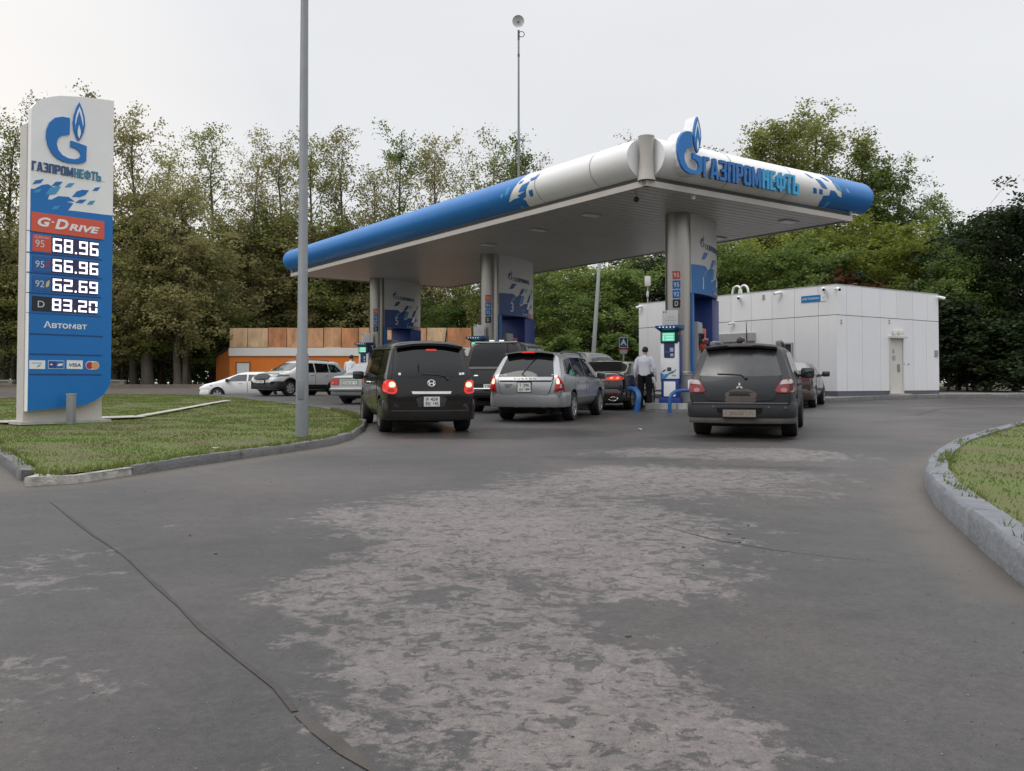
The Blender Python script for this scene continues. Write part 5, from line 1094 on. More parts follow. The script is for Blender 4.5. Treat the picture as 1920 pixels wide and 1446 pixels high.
# ------------------------------------------------------------------ orange kiosk, stone wall
yo = 60.0; ol = at_y(430, 717, yo); orr = at_y(884, 717, yo); oz = g(ol.x, yo) + .05
ko = thing('orange_kiosk', 'orange low kiosk with weathered tan board parapet beyond the street', 'building', (ol.x, yo, oz)); KZ = lambda y: at_y(430, y, yo).z - oz; W_ = orr.x - ol.x
ORG = mat('orange_paint', (.64, .165, .010), .55, var=.1, scale=.8); 
m = MB(); m.add([(0, 0, 0), (W_, 0, 0), (W_, 5, 0), (0, 5, 0), (0, 0, KZ(668)), (W_, 0, KZ(668)), (W_, 5, KZ(668)), (0, 5, KZ(668))], [(0, 1, 5, 4), (1, 2, 6, 5), (2, 3, 7, 6), (3, 0, 4, 7), (4, 5, 6, 7)]); m.build('wall', ORG, ko, smooth=False)
m = MB(); m.box((W_ / 2, -.04, (KZ(667.5) + KZ(652)) / 2), (W_ + .06, .12, KZ(652) - KZ(667.5))); m.box((W_ / 2, 2.5, KZ(660)), (W_ - .1, 4.9, .3)); m.build('white_band', mat('band_white', (.64, .62, .60), .6, var=.08, scale=.5), ko, smooth=False)
BD = mat('rusty_board', (.50, .27, .14), .75, var=.5, scale=1.3, stretch=(1.4, 1, .5)); BD2 = mat('rusty_board_dark', (.45, .20, .09), .75, var=.5, scale=1.3, stretch=(1.4, 1, .5)); BD3 = mat('pale_board', (.55, .37, .22), .75, var=.5, scale=1.3, stretch=(1.4, 1, .5))
xs_ = [-.0] + [at_y(x, 640, yo).x - ol.x for x in (465, 503, 538, 572, 607, 640, 672, 703, 740, 773, 800, 838)] + [W_]; m = MB(); R = random.Random(4)
for i, (a, b) in enumerate(zip(xs_[:-1], xs_[1:])): m.box(((a + b) / 2, -.02 + R.uniform(-.02, .02), (KZ(651.5) + KZ(615)) / 2), (b - a - .05, .08, KZ(615) - KZ(651.5) + R.uniform(-.05, .05)), mi=[2, 2, 1, 0, 0, 0, 1, 0, 0, 2, 0, 2, 1][i], ry=R.uniform(-.006, .006))
m.build('parapet_boards', [BD, BD2, BD3], ko, smooth=False)
m = MB(); m.box((W_ / 2, .12, (KZ(651.5) + KZ(617)) / 2), (W_ - .1, .1, KZ(617) - KZ(651.5))); m.box((.04, 2.5, (KZ(651.5) + KZ(617)) / 2), (.06, 4.6, KZ(617) - KZ(651.5))); m.build('parapet_back', mat('board_back', (.12, .055, .03), .8), ko, smooth=False)
dl, dr_ = at_y(444.5, 690, yo).x - ol.x, at_y(467.5, 690, yo).x - ol.x; m = MB(); m.box(((dl + dr_) / 2, -.02, KZ(681) / 2), (dr_ - dl, .06, KZ(681))); dd = m.build('door', mat('door_white', (.62, .63, .63), .5), ko, smooth=False)
m = MB(); m.box((dl - .04, -.02, KZ(681) / 2), (.07, .09, KZ(681))); m.box((dr_ + .04, -.02, KZ(681) / 2), (.07, .09, KZ(681))); m.box(((dl + dr_) / 2, -.02, KZ(681) + .04), (dr_ - dl + .16, .09, .08)); m.build('frame', mat('frame_brown', (.25, .08, .02), .6), dd, smooth=False)
# lean-to on its left
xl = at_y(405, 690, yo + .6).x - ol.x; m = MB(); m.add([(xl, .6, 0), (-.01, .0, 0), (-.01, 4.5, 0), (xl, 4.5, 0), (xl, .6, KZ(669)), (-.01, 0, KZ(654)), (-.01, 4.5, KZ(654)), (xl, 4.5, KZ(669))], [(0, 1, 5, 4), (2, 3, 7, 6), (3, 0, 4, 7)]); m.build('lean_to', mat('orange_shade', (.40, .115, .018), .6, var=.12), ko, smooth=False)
m = MB(); q = [(xl - .15, .45, KZ(670)), (.0, -.12, KZ(653)), (.0, 4.6, KZ(653)), (xl - .15, 4.6, KZ(670))]; m.add(q + [(x, y, z + .1) for x, y, z in q], [(0, 1, 2, 3), (4, 5, 6, 7), (0, 1, 5, 4), (1, 2, 6, 5), (2, 3, 7, 6), (3, 0, 4, 7)]); m.build('lean_to_roof', mat('felt_dark', (.035, .03, .03), .8), ko, smooth=False)
m = MB(); m.add([(xl - .02, .58, -.1), (-.0, -.02, -.1), (-.0, -.02, .22), (xl - .02, .58, .22)], [(0, 1, 2, 3)]); m.add([(0, -.03, -.1), (W_, -.03, -.1), (W_, -.03, .22), (0, -.03, .22)], [(0, 1, 2, 3)]); m.build('plinth', mat('plinth_blue', (.03, .03, .16), .6), ko, smooth=False)
STN = mat('stone_grey', (.20, .18, .16), .9, var=.3, scale=3, bump=.4)
for (x0_, x1_, lab) in ((206, 235, 'short low stone wall under the trees right of the price sign'), (-120, 26, 'low stone wall at the left edge behind the price sign')):
    y_ = 57.9; a, b = at_y(x0_, 720, y_), at_y(x1_, 720, y_); gz = g(a.x, y_) + .05; o = thing('stone_wall', lab, 'wall', ((a.x + b.x) / 2, y_, gz), group='low stone walls by the street'); w = b.x - a.x; zt = at_y(200, 713, y_).z - gz
    m = MB(); m.box((0, 0, zt / 2 - .05), (w, .35, zt), bev=.02); m.build('block', STN, o); m = MB(); m.box((0, 0, zt - .03), (w + .08, .45, .09), bev=.015); m.build('coping', mat('coping_pale', (.33, .31, .28), .85, var=.2), o); m = MB(); m.box((w / 2 - .12, -.03, zt / 2), (.28, .40, zt + .02), bev=.02); m.build('pier', STN, o)
# ------------------------------------------------------------------ vehicles
def paint(name, col, metal=0.0, rough=0.3, coat=0.6, dust=0.0, dustcol=(.13, .105, .08), spec=.5):
    m = bpy.data.materials.new(name); m.use_nodes = True; n, l = m.node_tree.nodes, m.node_tree.links; b = n['Principled BSDF']
    b.inputs['Metallic'].default_value = metal; b.inputs['Specular IOR Level'].default_value = spec; b.inputs['Coat Weight'].default_value = coat; b.inputs['Coat Roughness'].default_value = .06
    t = n.new('ShaderNodeTexCoord'); z = n.new('ShaderNodeTexNoise'); z.inputs['Scale'].default_value = 2.2; z.inputs['Detail'].default_value = 8; z.inputs['Roughness'].default_value = .7
    l.new(t.outputs['Object'], z.inputs['Vector'])
    sp = n.new('ShaderNodeSeparateXYZ'); l.new(t.outputs['Object'], sp.inputs[0])
    lo = n.new('ShaderNodeMapRange'); lo.inputs[1].default_value = 1.0; lo.inputs[2].default_value = .2; lo.inputs[3].default_value = dust * .45; lo.inputs[4].default_value = max(dust * 1.5, .22); l.new(sp.outputs['Z'], lo.inputs[0])
    mu = n.new('ShaderNodeMath'); mu.operation = 'MULTIPLY'; l.new(z.outputs['Fac'], mu.inputs[0]); l.new(lo.outputs[0], mu.inputs[1])
    mx = n.new('ShaderNodeMix'); mx.data_type = 'RGBA'; mx.inputs['A'].default_value = (*col, 1); mx.inputs['B'].default_value = (*dustcol, 1); l.new(mu.outputs[0], mx.inputs['Factor']); l.new(mx.outputs['Result'], b.inputs['Base Color'])
    rr = n.new('ShaderNodeMath'); rr.operation = 'MULTIPLY_ADD'; rr.inputs[1].default_value = .6; rr.inputs[2].default_value = rough; l.new(mu.outputs[0], rr.inputs[0]); l.new(rr.outputs[0], b.inputs['Roughness'])
    return m
LENS_R = mat('tail_red', (.38, .012, .012), .18, var=.08, coat=.5); LENS_D = mat('tail_dark_red', (.20, .008, .010), .2, var=.08, coat=.5)
LENS_LIT = mat('tail_lit_red', (.5, .02, .015), .2, var=0, emit=(1.0, .05, .03), estr=.42)
LAMP_HOT = mat('brake_lamp', (.9, .4, .3), .3, var=0, emit=(1.0, .36, .22), estr=2.4)
LENS_W = mat('lens_white', (.62, .61, .60), .15, var=.05, coat=.5); LENS_O = mat('lens_orange', (.45, .14, .03), .2, var=.06, coat=.5)
PLATE = mat('number_plate_white', (.66, .66, .64), .45, var=.05); PLATED = mat('number_plate_dirty', (.24, .205, .17), .7, var=.35, scale=14); INK = mat('plate_ink', (.02, .02, .02), .5, var=0); INKD = mat('plate_ink_faded', (.15, .125, .105), .7, var=.3, scale=20)
HEADL = mat('headlamp', (.30, .31, .32), .12, .3, var=.2, scale=20, coat=.8)
class Car:
    def __init__(s, name, label, L, W, H, pm, r=.32, wb=2.65, ro=.8, **k):
        s.L, s.W, s.H, s.pm, s.r, s.wb = L, W, H, pm, r, wb
        s.o = thing(name, label, 'car'); s.ya = -L / 2 + ro; s.k = k
        d = dict(gc=.24, zbr=.98, zbf=.93, rw=.70, cw=.80, rake=.32, wst=.55, wsb=1.35, zhr=.98, zhf=.82, trunk=None, sill=.36, mid=.62, lowback=.06, crown=.04, bow=.06, cant=.13); d.update(k); s.d = d
        s.body = s.make(d); s.body['label'] = ''
        del s.body['label']
        me = s.body.data; s.bvh = BVHTree.FromPolygons([v.co for v in me.vertices], [p.vertices for p in me.polygons])
    def make(s, d):
        w, H, yr, yf = s.W / 2, s.H, -s.L / 2, s.L / 2
        zc, zr = H - d['cant'], H - .045
        ST = []
        def S(ys, ws, zs, cr): ST.append((ys, ws, zs, cr))
        full = [.80 * w, .93 * w, w, .975 * w, d['cw'] * w, d['rw'] * w]
        zl = lambda zb: [d['gc'], d['sill'], d['mid'], zb]
        lb = d['lowback']
        if d['trunk'] is None:
            rk = d['rake']; b = [yr + lb + .06, yr + lb * .5, yr, yr + .05, yr + rk * .80, yr + rk]
            sh = [.80, .90, .945, .925, .95, .94]
            S(b, [a * c for a, c in zip(full, sh)], zl(d['zbr']) + [zc - .01, zr - .015], d['crown'] * .6)
            S([y + q for y, q in zip(b, (.16, .16, .16, .2, .22, .25))], full, zl(d['zbr']) + [zc, zr], d['crown'])
            S([-s.L / 2 + .95] * 4 + [-s.L / 2 + .95 + rk * .5] * 2, full, zl(d['zbr']) + [zc, zr], d['crown'])
        else:
            ybl, ybt, zt = d['trunk']; ybl += yr; ybt += yr
            b = [yr + lb + .06, yr + lb * .5, yr, yr + .04, yr + .06, yr + .09]
            tw = [.80 * w, .92 * w, w, .955 * w, .86 * w, .6 * w]
            S(b, [a * c for a, c in zip(tw, (.80, .90, .945, .93, .93, .95))], zl(zt - .09) + [zt - .02, zt], .015)
            S([y + .18 for y in b], tw, zl(zt - .07) + [zt - .005, zt + .01], .02)
            S([ybl] * 6, tw, zl(d['zbr'] - .02) + [zt + .02, zt + .035], .03)
            S([ybt - .3] * 3 + [ybt - .25, ybt - .02, ybt], full, zl(d['zbr']) + [zc - .02, zr - .01], d['crown'])
        wst, wsb = d['wst'], d['wsb']
        ym = (ST[-1][0][5] + wst) / 2
        S([ym] * 6, full, zl((d['zbr'] + d['zbf']) / 2) + [zc, zr], d['crown'])
        S([wst] * 4 + [wst, wst - .02], [a * c for a, c in zip(full, (1, 1, 1, 1, .99, .98))], zl(d['zbf'] + .02) + [zc - .02, zr - .015], d['crown'])
        hw = [.80 * w, .93 * w, w, .95 * w, .88 * w, .6 * w]
        S([wsb - .12] * 3 + [wsb - .05, wsb, wsb + .05], hw, zl(d['zbf']) + [d['zhr'], d['zhr'] + .015], .03)
        S([yf - .55] * 6, [a * c for a, c in zip(hw, (1, 1, .99, .98, .96, .98))], zl(d['zhf'] + .0) + [d['zhf'] + .07, d['zhf'] + .09], .03)
        fb = [yf - .12, yf - .05, yf, yf - .06, yf - .14, yf - .18]
        S([y - .12 for y in fb], [a * c for a, c in zip(hw, (.9, .95, .95, .92, .92, .92))], zl(d['zhf'] - .08) + [d['zhf'] + .0, d['zhf'] + .02], .02)
        S(fb, [a * c for a, c in zip(hw, (.75, .82, .84, .82, .82, .85))], zl(d['zhf'] - .12) + [d['zhf'] - .03, d['zhf'] - .01], .015)
        bm = bmesh.new(); rings = []; bow = d['bow']
        for i, (ys, ws, zs, cr) in enumerate(ST):
            end = -1 if i == 0 else (1 if i == len(ST) - 1 else 0); near = -1 if i == 1 else (1 if i == len(ST) - 2 else 0)
            ring = []
            dy = lambda t: (end + near * .8) * bow * (1 - t * t)
            for k in range(6): ring.append((ws[k], ys[k], zs[k]))
            for t in (.5, 0, -.5): ring.append((ws[5] * t, ys[5] + dy(t), zs[5] + cr * (1 - t * t)))
            for k in range(5, -1, -1): ring.append((-ws[k], ys[k], zs[k]))
            for t in (-.5, 0, .5): ring.append((ws[0] * t, ys[0] + dy(t), zs[0]))
            rings.append([bm.verts.new(p) for p in ring])
        n = 18
        for a, b in zip(rings[:-1], rings[1:]):
            for k in range(n): bm.faces.new((a[k], a[(k + 1) % n], b[(k + 1) % n], b[k]))
        for ri, sg in ((0, -1), (len(rings) - 1, 1)):
            rg = rings[ri]; ys, ws, zs, cr = ST[ri]; rows = []
            for k in range(6):
                if k == 0: mid = [rg[17], rg[16], rg[15]]
                elif k == 5: mid = [rg[6], rg[7], rg[8]]
                else: mid = [bm.verts.new((ws[k] * t, ys[k] + sg * bow * (1 - t * t), zs[k])) for t in (.5, 0, -.5)]
                rows.append([rg[k]] + mid + [rg[11 + (5 - k) - 2] if False else rg[9 + (5 - k)]])
            for k in range(5):
                for c in range(4): bm.faces.new((rows[k][c], rows[k][c + 1], rows[k + 1][c + 1], rows[k + 1][c]))
        cl = bm.edges.layers.float.new('crease_edge')
        bm.edges.index_update()
        for i, rg in enumerate(rings):
            if i in (0, len(rings) - 1):
                for k in range(n):
                    e = bm.edges.get((rg[k], rg[(k + 1) % n])); e[cl] = .55
            if i < len(rings) - 1:
                for k, c in ((0, .9), (11 + 3, .9), (1, .3), (13, .3), (3, .55), (11, .55), (4, .35), (10, .35), (5, .2), (9, .2)):
                    kk = {14: 14}.get(k, k); e = bm.edges.get((rg[kk], rings[i + 1][kk]))
                    if e: e[cl] = c
        bmesh.ops.recalc_face_normals(bm, faces=bm.faces)
        me = bpy.data.meshes.new('body'); bm.to_mesh(me); bm.free()
        o = bpy.data.objects.new('body', me); COL.objects.link(o); md = o.modifiers.new('s', 'SUBSURF'); md.levels = md.render_levels = 3
        me2 = evaluated(o); o.modifiers.clear(); o.data = me2; bpy.data.meshes.remove(me)
        me2.materials.append(s.pm)
        # wheel arches are really cut out
        for y in (s.ya, s.ya + s.wb):
            for sx in (1, -1):
                c = MB(); ra = s.r + .055; c.X = Matrix.Translation((sx * (w - .06), y, s.r + .01)); c.tube([(-.22, 0, 0), (.4, 0, 0)], ra, 32); c.X = None
                co = c.build('cutter', DARKGAP); bo = o.modifiers.new('b', 'BOOLEAN'); bo.operation = 'DIFFERENCE'; bo.object = co; bo.solver = 'EXACT'
                try: bo.material_mode = 'TRANSFER'
                except Exception: pass
                m3 = evaluated(o); o.modifiers.clear(); old = o.data; o.data = m3; bpy.data.meshes.remove(old); bpy.data.objects.remove(co)
        if len(o.data.materials) < 2: o.data.materials.append(DARKGAP)
        fix(o.data, True, 40); o.parent = s.o; return o
    AX = {'rear': (Vector((1, 0, 0)), Vector((0, 0, 1)), Vector((0, 1, 0))), 'left': (Vector((0, 1, 0)), Vector((0, 0, 1)), Vector((1, 0, 0))), 'right': (Vector((0, 1, 0)), Vector((0, 0, 1)), Vector((-1, 0, 0))), 'front': (Vector((1, 0, 0)), Vector((0, 0, 1)), Vector((0, -1, 0))), 'top': (Vector((1, 0, 0)), Vector((0, 1, 0)), Vector((0, 0, -1)))}
    def hit(s, ax, u, v):
        U, V, D = s.AX[ax]; p = U * u + V * v - D * 6
        h = s.bvh.ray_cast(p, D)
        if h[0] is None:
            h = s.bvh.find_nearest(U * u + V * v - D * (s.L / 2 - .25 if ax in ('rear', 'front') else s.W / 2 - .15))
        n = h[1]
        if n.dot(D) > 0: n = -n
        return h[0], n
    def geo(s, M, G, ax, off, thick, mi=0, mis=None):
        cache = {}
        def fn(u, v, d):
            k = (u, v)
            if k not in cache: cache[k] = s.hit(ax, u, v)
            p, n = cache[k]; return p + n * d
        M.geo(G, fn, off - thick, off, mi, mis)
    def decal(s, name, pts, ax, m, off=.006, thick=.02, step=.09, parent=None, sm=0, seam=0.0, both=False, lab=None):
        out = []
        for mir in ((1, -1) if both else (1,)):
            q = [(mir * a, b) for a, b in pts] if ax in ('rear', 'front', 'top') else pts
            a_ = ax if mir == 1 or ax not in ('left', 'right') else {'left': 'right', 'right': 'left'}[ax]
            if sm: q = smooth2(q, sm)
            M = MB(); mats = [m]
            if seam:
                cx = sum(p[0] for p in q) / len(q); cy = sum(p[1] for p in q) / len(q); rx_ = max(abs(p[0] - cx) for p in q); ry_ = max(abs(p[1] - cy) for p in q)
                s.geo(M, P2([(cx + (p[0] - cx) * (1 + seam / rx_), cy + (p[1] - cy) * (1 + seam / ry_)) for p in q], step), a_, off * .4, thick, 1); mats = [m, DARKGAP]
            s.geo(M, P2(q, step), a_, off, thick)
            o = M.build(name, mats, parent or s.o, sharp=45)
            if lab: o['label'] = lab
            out.append(o)
        return out if both else out[0]
    def text(s, name, txt, box, ax, m, off=.01, bold=0.0, parent=None):
        M = MB(); G = T2(txt, (box[0], box[1], box[2], box[3]), bold=bold); s.geo(M, G, ax, off, .004); return M.build(name, m, parent or s.o, smooth=False)
    def plate(s, x0, z0, x1, z1, lines, off=.03, m=None, ink=None, ax='rear', frame=True, ysh=0.0):
        zc = (z0 + z1) / 2; p, n = s.hit(ax, (x0 + x1) / 2, zc); sg = -1 if ax == 'rear' else 1
        f = lambda u, v, d: Vector((u, p.y + sg * (off + d), v)); M = MB(); mats = [BLACK, m or PLATE]
        M.geo(R2(x0 - .015, z0 - .015, x1 + .015, z1 + .015), f, -off - .04, 0, 0); M.geo(R2(x0, z0, x1, z1), f, 0, .004, 1); po = M.build('number_plate', mats, s.o, smooth=False)
        M = MB(); sx = 1
        for (txt, a, b, c, d) in lines: M.geo(T2(txt, (x0 + (x1 - x0) * a, z0 + (z1 - z0) * b, x0 + (x1 - x0) * c, z0 + (z1 - z0) * d), bold=.012), f, .004, .006)
        if M.v: M.build('plate_lettering', ink or INK, po, smooth=False)
        return po
    def wheels(s, style='spoke', n=5, rim=None, w=.21):
        R_ = s.r; rm = rim or ALLOY
        for y in (s.ya, s.ya + s.wb):
            for sx in (1, -1):
                M = MB(); x = sx * (s.W / 2 - .02); X = lambda a: -sx * a
                prof = [(R_ * .62, X(.0)), (R_ * .66, X(-.012)), (R_ * .93, X(-.012)), (R_ * .985, X(.015)), (R_, X(.04)), (R_, X(w - .04)), (R_ * .97, X(w)), (R_ * .6, X(w)), (R_ * .6, X(.03))]
                M.lathe(prof, 32, axis='X', c=(x, y, R_)); wo = M.build('wheel', RUBBER, s.o)
                M = MB(); M.lathe([(0, X(.06)), (R_ * .60, X(.075))], 24, axis='X', c=(x, y, R_), mi=1); M.lathe([(R_ * .60, X(.07)), (R_ * .60, X(-.004)), (R_ * .655, X(-.008)), (R_ * .665, X(.004))], 32, axis='X', c=(x, y, R_)); M.lathe([(0, X(-.004)), (R_ * .13, X(-.002)), (R_ * .15, X(.03))], 16, axis='X', c=(x, y, R_))
                for k in range(n):
                    a = 2 * pi * k / n + .3
                    for da_ in ((-.16, .16) if style == 'double' else (0,)):
                        c_, s_ = cos(a + da_), sin(a + da_); wd = R_ * (.09 if style == 'double' else .15)
                        q = [(x + X(.002), y + c_ * R_ * .12 - s_ * wd * .7, R_ + s_ * R_ * .12 + c_ * wd * .7), (x + X(.002), y + c_ * R_ * .12 + s_ * wd * .7, R_ + s_ * R_ * .12 - c_ * wd * .7), (x + X(.004), y + c_ * R_ * .61 + s_ * wd, R_ + s_ * R_ * .61 - c_ * wd), (x + X(.004), y + c_ * R_ * .61 - s_ * wd, R_ + s_ * R_ * .61 + c_ * wd)]
                        q2 = [(a_[0] + X(.04), a_[1], a_[2]) for a_ in q]; M.add(q + q2, [(0, 1, 2, 3), (0, 1, 5, 4), (1, 2, 6, 5), (2, 3, 7, 6), (3, 0, 4, 7)])
                M.build('rim', [rm, DARKGAP], wo)
    def mirror(s, y, z, m, sx, dx=.14, size=(.115, .07, .085)):
        p, n = s.hit('right' if sx > 0 else 'left', y, z - .03); M = MB(); M.box((p.x + sx * dx, y, z), (size[0] * 2, size[1] * 2, size[2] * 2), bev=.05); M.tube([p + Vector((-sx * .02, 0, -.0)), (p.x + sx * dx * .6, y, z - .04)], .028, 8); mo = M.build('door_mirror', m, s.o)
        M = MB(); M.box((p.x + sx * dx, y - size[1] - .001, z), (size[0] * 1.6, .006, size[2] * 1.5), bev=.002); M.build('mirror_glass', mat('mirror_glass', (.10, .105, .11), .08, .8, var=.05), mo)
    def bumper(s, z0, z1, out, m, ax=-1, wrap=.55, name='bumper', inset_=.0):
        """strip swept round the end of the car"""
        w = s.W / 2 * .985; yr = ax * (s.L / 2 - inset_); R_ = .26; pts = []
        pts.append((w, yr - ax * wrap)); 
        for k in range(7):
            a = pi / 2 * k / 6; pts.append((w - R_ + R_ * cos(a), yr - ax * (R_ * .8) + ax * R_ * .8 * sin(a)))
        half = pts[:]; bow = s.d['bow'] * .8; back = [(t * (w - R_), yr + ax * bow * (1 - t * t) * .9) for t in (.66, .33, 0, -.33, -.66)]; pts = half + back + [(-x, y) for x, y in half[::-1]]
        pts = [Vector(p) for p in pts]; vs = []; nrm = []
        for i in range(len(pts)):
            t = (pts[min(i + 1, len(pts) - 1)] - pts[max(i - 1, 0)]).normalized(); nn = Vector((t.y, -t.x)); 
            if nn.dot(pts[i]) < 0: nn = -nn
            nrm.append(nn)
        prof = [(-.12, 0), (.0, 0.0), (out * .75, .12), (out, .45), (out * .9, .8), (.25 * out, 1), (-.12, 1.0)]
        k = len(prof)
        for p, nn in zip(pts, nrm):
            for a, b in prof: vs.append((p.x + nn.x * a, p.y + nn.y * a, z0 + (z1 - z0) * b))
        fs = [(i * k + j, i * k + j + 1, (i + 1) * k + j + 1, (i + 1) * k + j) for i in range(len(pts) - 1) for j in range(k - 1)] + [tuple(range(k)), tuple(range((len(pts) - 1) * k, len(pts) * k))]
        return MB().add(vs, fs).build(name, m, s.o, sharp=50)
    def under(s):
        M = MB(); M.box((0, 0, .26), (s.W * .72, s.L * .86, .14), bev=.03); M.tube([(-s.W / 2 + .15, s.ya, s.r), (s.W / 2 - .15, s.ya, s.r)], .05); M.tube([(s.W * .28, -s.L / 2 + .9, .24), (s.W * .28, -s.L / 2 + .10, .25)], .035); M.build('chassis', DARKGAP, s.o)
    def wiper(s, pts, ax='rear', off=.03, parent=None):
        q = [s.hit(ax, *p) for p in pts]; M = MB(); M.tube([p + n * off for p, n in q], .011, 6); M.ball(q[0][0] + q[0][1] * .015, (.03, .03, .03)); return M.build('wiper', BLACK, parent or s.o)
    def rails(s, x, y0, y1, m):
        for sx in (1, -1):
            pts = []
            for i in range(9):
                t = i / 8; y = y0 + (y1 - y0) * t; p, n = s.hit('top', sx * x, y); pts.append(p + Vector((0, 0, .055 if 0 < i < 8 else -.005)))
            M = MB(); M.tube(pts, .022, 8); M.build('roof_rail', m, s.o)
    def place(s, ax_mid, heading, tilt=True):
        """ax_mid: the middle of the rear axle on the ground; heading clockwise from +Y in degrees"""
        h = radians(heading); hv = Vector((sin(h), cos(h))); c = Vector((ax_mid[0], ax_mid[1])) - hv * s.ya
        a, f = Vector(ax_mid[:2]), Vector(ax_mid[:2]) + hv * s.wb
        za, zf = g(a.x, a.y), g(f.x, f.y); pit = atan2(zf - za, s.wb)
        s.o.location = (c.x, c.y, za - s.ya * tan(pit) - .004); s.o.rotation_euler = (pit, 0, -h); return s
def sideglass(c, ys, side, m=GLASS, zo=.03, zi=.035, name='window', roofz=None):
    """side windows: list of polygons in (y,z)"""
    for q in ys: c.decal(name, q, side, m, off=.006, thick=.02, step=.10)

# --- black minivan
P1 = paint('minivan_black', (.006, .0055, .006), .0, .22, .45, dust=.05, spec=.3)
c = Car('minivan', 'black minivan with lit brake lights waiting beside the left lawn kerb', 4.22, 1.70, 1.70, P1, r=.31, wb=2.74, ro=.70, zbr=1.02, zbf=.92, rake=.30, wst=1.05, wsb=1.62, zhr=1.0, zhf=.84, cw=.82, rw=.70, gc=.22, bow=.09, lowback=.02)
c.wheels('spoke', 7, ALLOYD); c.under()
tg = c.decal('tailgate', [(-.50, .34), (-.70, .86), (-.70, 1.0), (-.62, 1.56), (.62, 1.56), (.70, 1.0), (.70, .86), (.50, .34)], 'rear', P1, off=.010, seam=.012)
rw_ = c.decal('rear_window', [(-.66, 1.03), (-.60, 1.20), (-.545, 1.52), (-.3, 1.565), (.3, 1.565), (.545, 1.52), (.60, 1.20), (.66, 1.03), (.3, 1.0), (-.3, 1.0)], 'rear', GLASS, off=.016)
M = MB(); pr = [(-.60, 1.53), (-.3, 1.575), (0, 1.585), (.3, 1.575), (.60, 1.53)]
vs = []
for x, z in pr:
    p, n = c.hit('rear', x, z); vs += [(x, p.y + .16, z + .08), (x, p.y - .13, z + .045), (x, p.y - .12, z - .0), (x, p.y + .02, z + .0)]
M.add(vs, [(i * 4 + k, i * 4 + (k + 1) % 4, i * 4 + 4 + (k + 1) % 4, i * 4 + 4 + k) for i in range(4) for k in range(4)] + [(0, 1, 2, 3), (16, 17, 18, 19)]); M.build('spoiler', BLACK, c.o)
c.decal('high_brake_lamp', [(-.07, 1.485), (.12, 1.485), (.12, 1.51), (-.07, 1.51)], 'rear', LENS_LIT, off=.03)
c.wiper([(-.17, 1.06), (.06, 1.055), (.24, 1.03), (.30, .975)][::-1]); M = MB(); p, n = c.hit('rear', -.22, 1.08); M.tube([p + n * .02, p + n * .03 + Vector((-.01, 0, .16))], .008); M.build('washer_stem', BLACK, c.o)
c.bumper(.24, .60, .025, P1, wrap=.62); c.decal('bumper_crease', [(-.70, .405), (.70, .405), (.70, .422), (-.70, .422)], 'rear', mat('crease_grey', (.06, .06, .06), .35), off=.030, thick=.02)
for sx in (1, -1):
    ol = [(sx * a, b) for a, b in ((.60, .76), (.62, .84), (.645, .95), (.80, .97), (.83, .80), (.80, .73), (.66, .70))]
    t = c.decal('tail_light', smooth2(ol, 1), 'rear', LENS_LIT, off=.022, thick=.05, step=.06)
    M = MB(); c.geo(M, P2(smooth2([(sx * a, b) for a, b in ((.635, .83), (.65, .92), (.745, .925), (.755, .83))], 1), .05), 'rear', .028, .01); M.build('brake_lamp', LAMP_HOT, t)
    M = MB(); c.geo(M, P2([(sx * a, b) for a, b in ((.65, .75), (.67, .80), (.77, .81), (.77, .75))], .05), 'rear', .027, .01); M.build('indicator', LENS_R, t)
cb_ = c.decal('chrome_bar', [(-.34, .71), (-.36, .755), (.36, .755), (.34, .71)], 'rear', CHROME, off=.045, thick=.05)
c.decal('plate_recess', smooth2([(-.30, .68), (-.22, .47), (.22, .47), (.30, .68)], 1), 'rear', mat('recess_grey', (.045, .042, .042), .4), off=.013)
c.plate(-.145, .49, .145, .665, [('Р', .16, .56, .29, .90), ('459', .42, .56, .86, .90), ('РК', .12, .08, .43, .44), ('142', .60, .14, .92, .48)], off=.03)
M = MB()
for x in (-.05, .05): c.geo(M, P2([(x * .85 - .009, .938), (x * .65 - .009, .868), (x * .65 + .010, .868), (x * .85 + .010, .938)]), 'rear', .022, .012)
c.geo(M, P2([(-.034, .894), (.034, .894), (.034, .910), (-.034, .910)]), 'rear', .022, .012); M.build('emblem', CHROME, c.o)
M = MB(); ov = [(.068 * cos(a), .902 + .056 * sin(a)) for a in [2 * pi * k / 24 for k in range(25)]]; M.tube([c.hit('rear', *q)[0] + c.hit('rear', *q)[1] * .018 for q in ov], .007, 6); M.build('emblem_ring', CHROME, c.o)
for x, z in ((-.56, 1.065), (.60, 1.075), (.545, 1.07)): c.decal('sticker', [(x - .022, z - .02), (x + .022, z - .02), (x + .022, z + .02), (x - .022, z + .02)], 'rear', WHITE2, off=.02, thick=.006)
L_ = 'left'
for q in ([(-1.85, 1.10), (-1.62, 1.05), (-1.15, 1.03), (-1.15, 1.50), (-1.55, 1.48), (-1.74, 1.40)], [(-1.08, 1.03), (-.05, 1.0), (-.05, 1.52), (-1.08, 1.51)], [(.02, 1.0), (1.0, .97), (.90, 1.25), (.62, 1.50), (.02, 1.525)], [(1.07, .97), (1.42, .96), (1.0, 1.32)]):
    c.decal('window', q, 'left', GLASS, off=.008); c.decal('window', q, 'right', GLASS, off=.008)
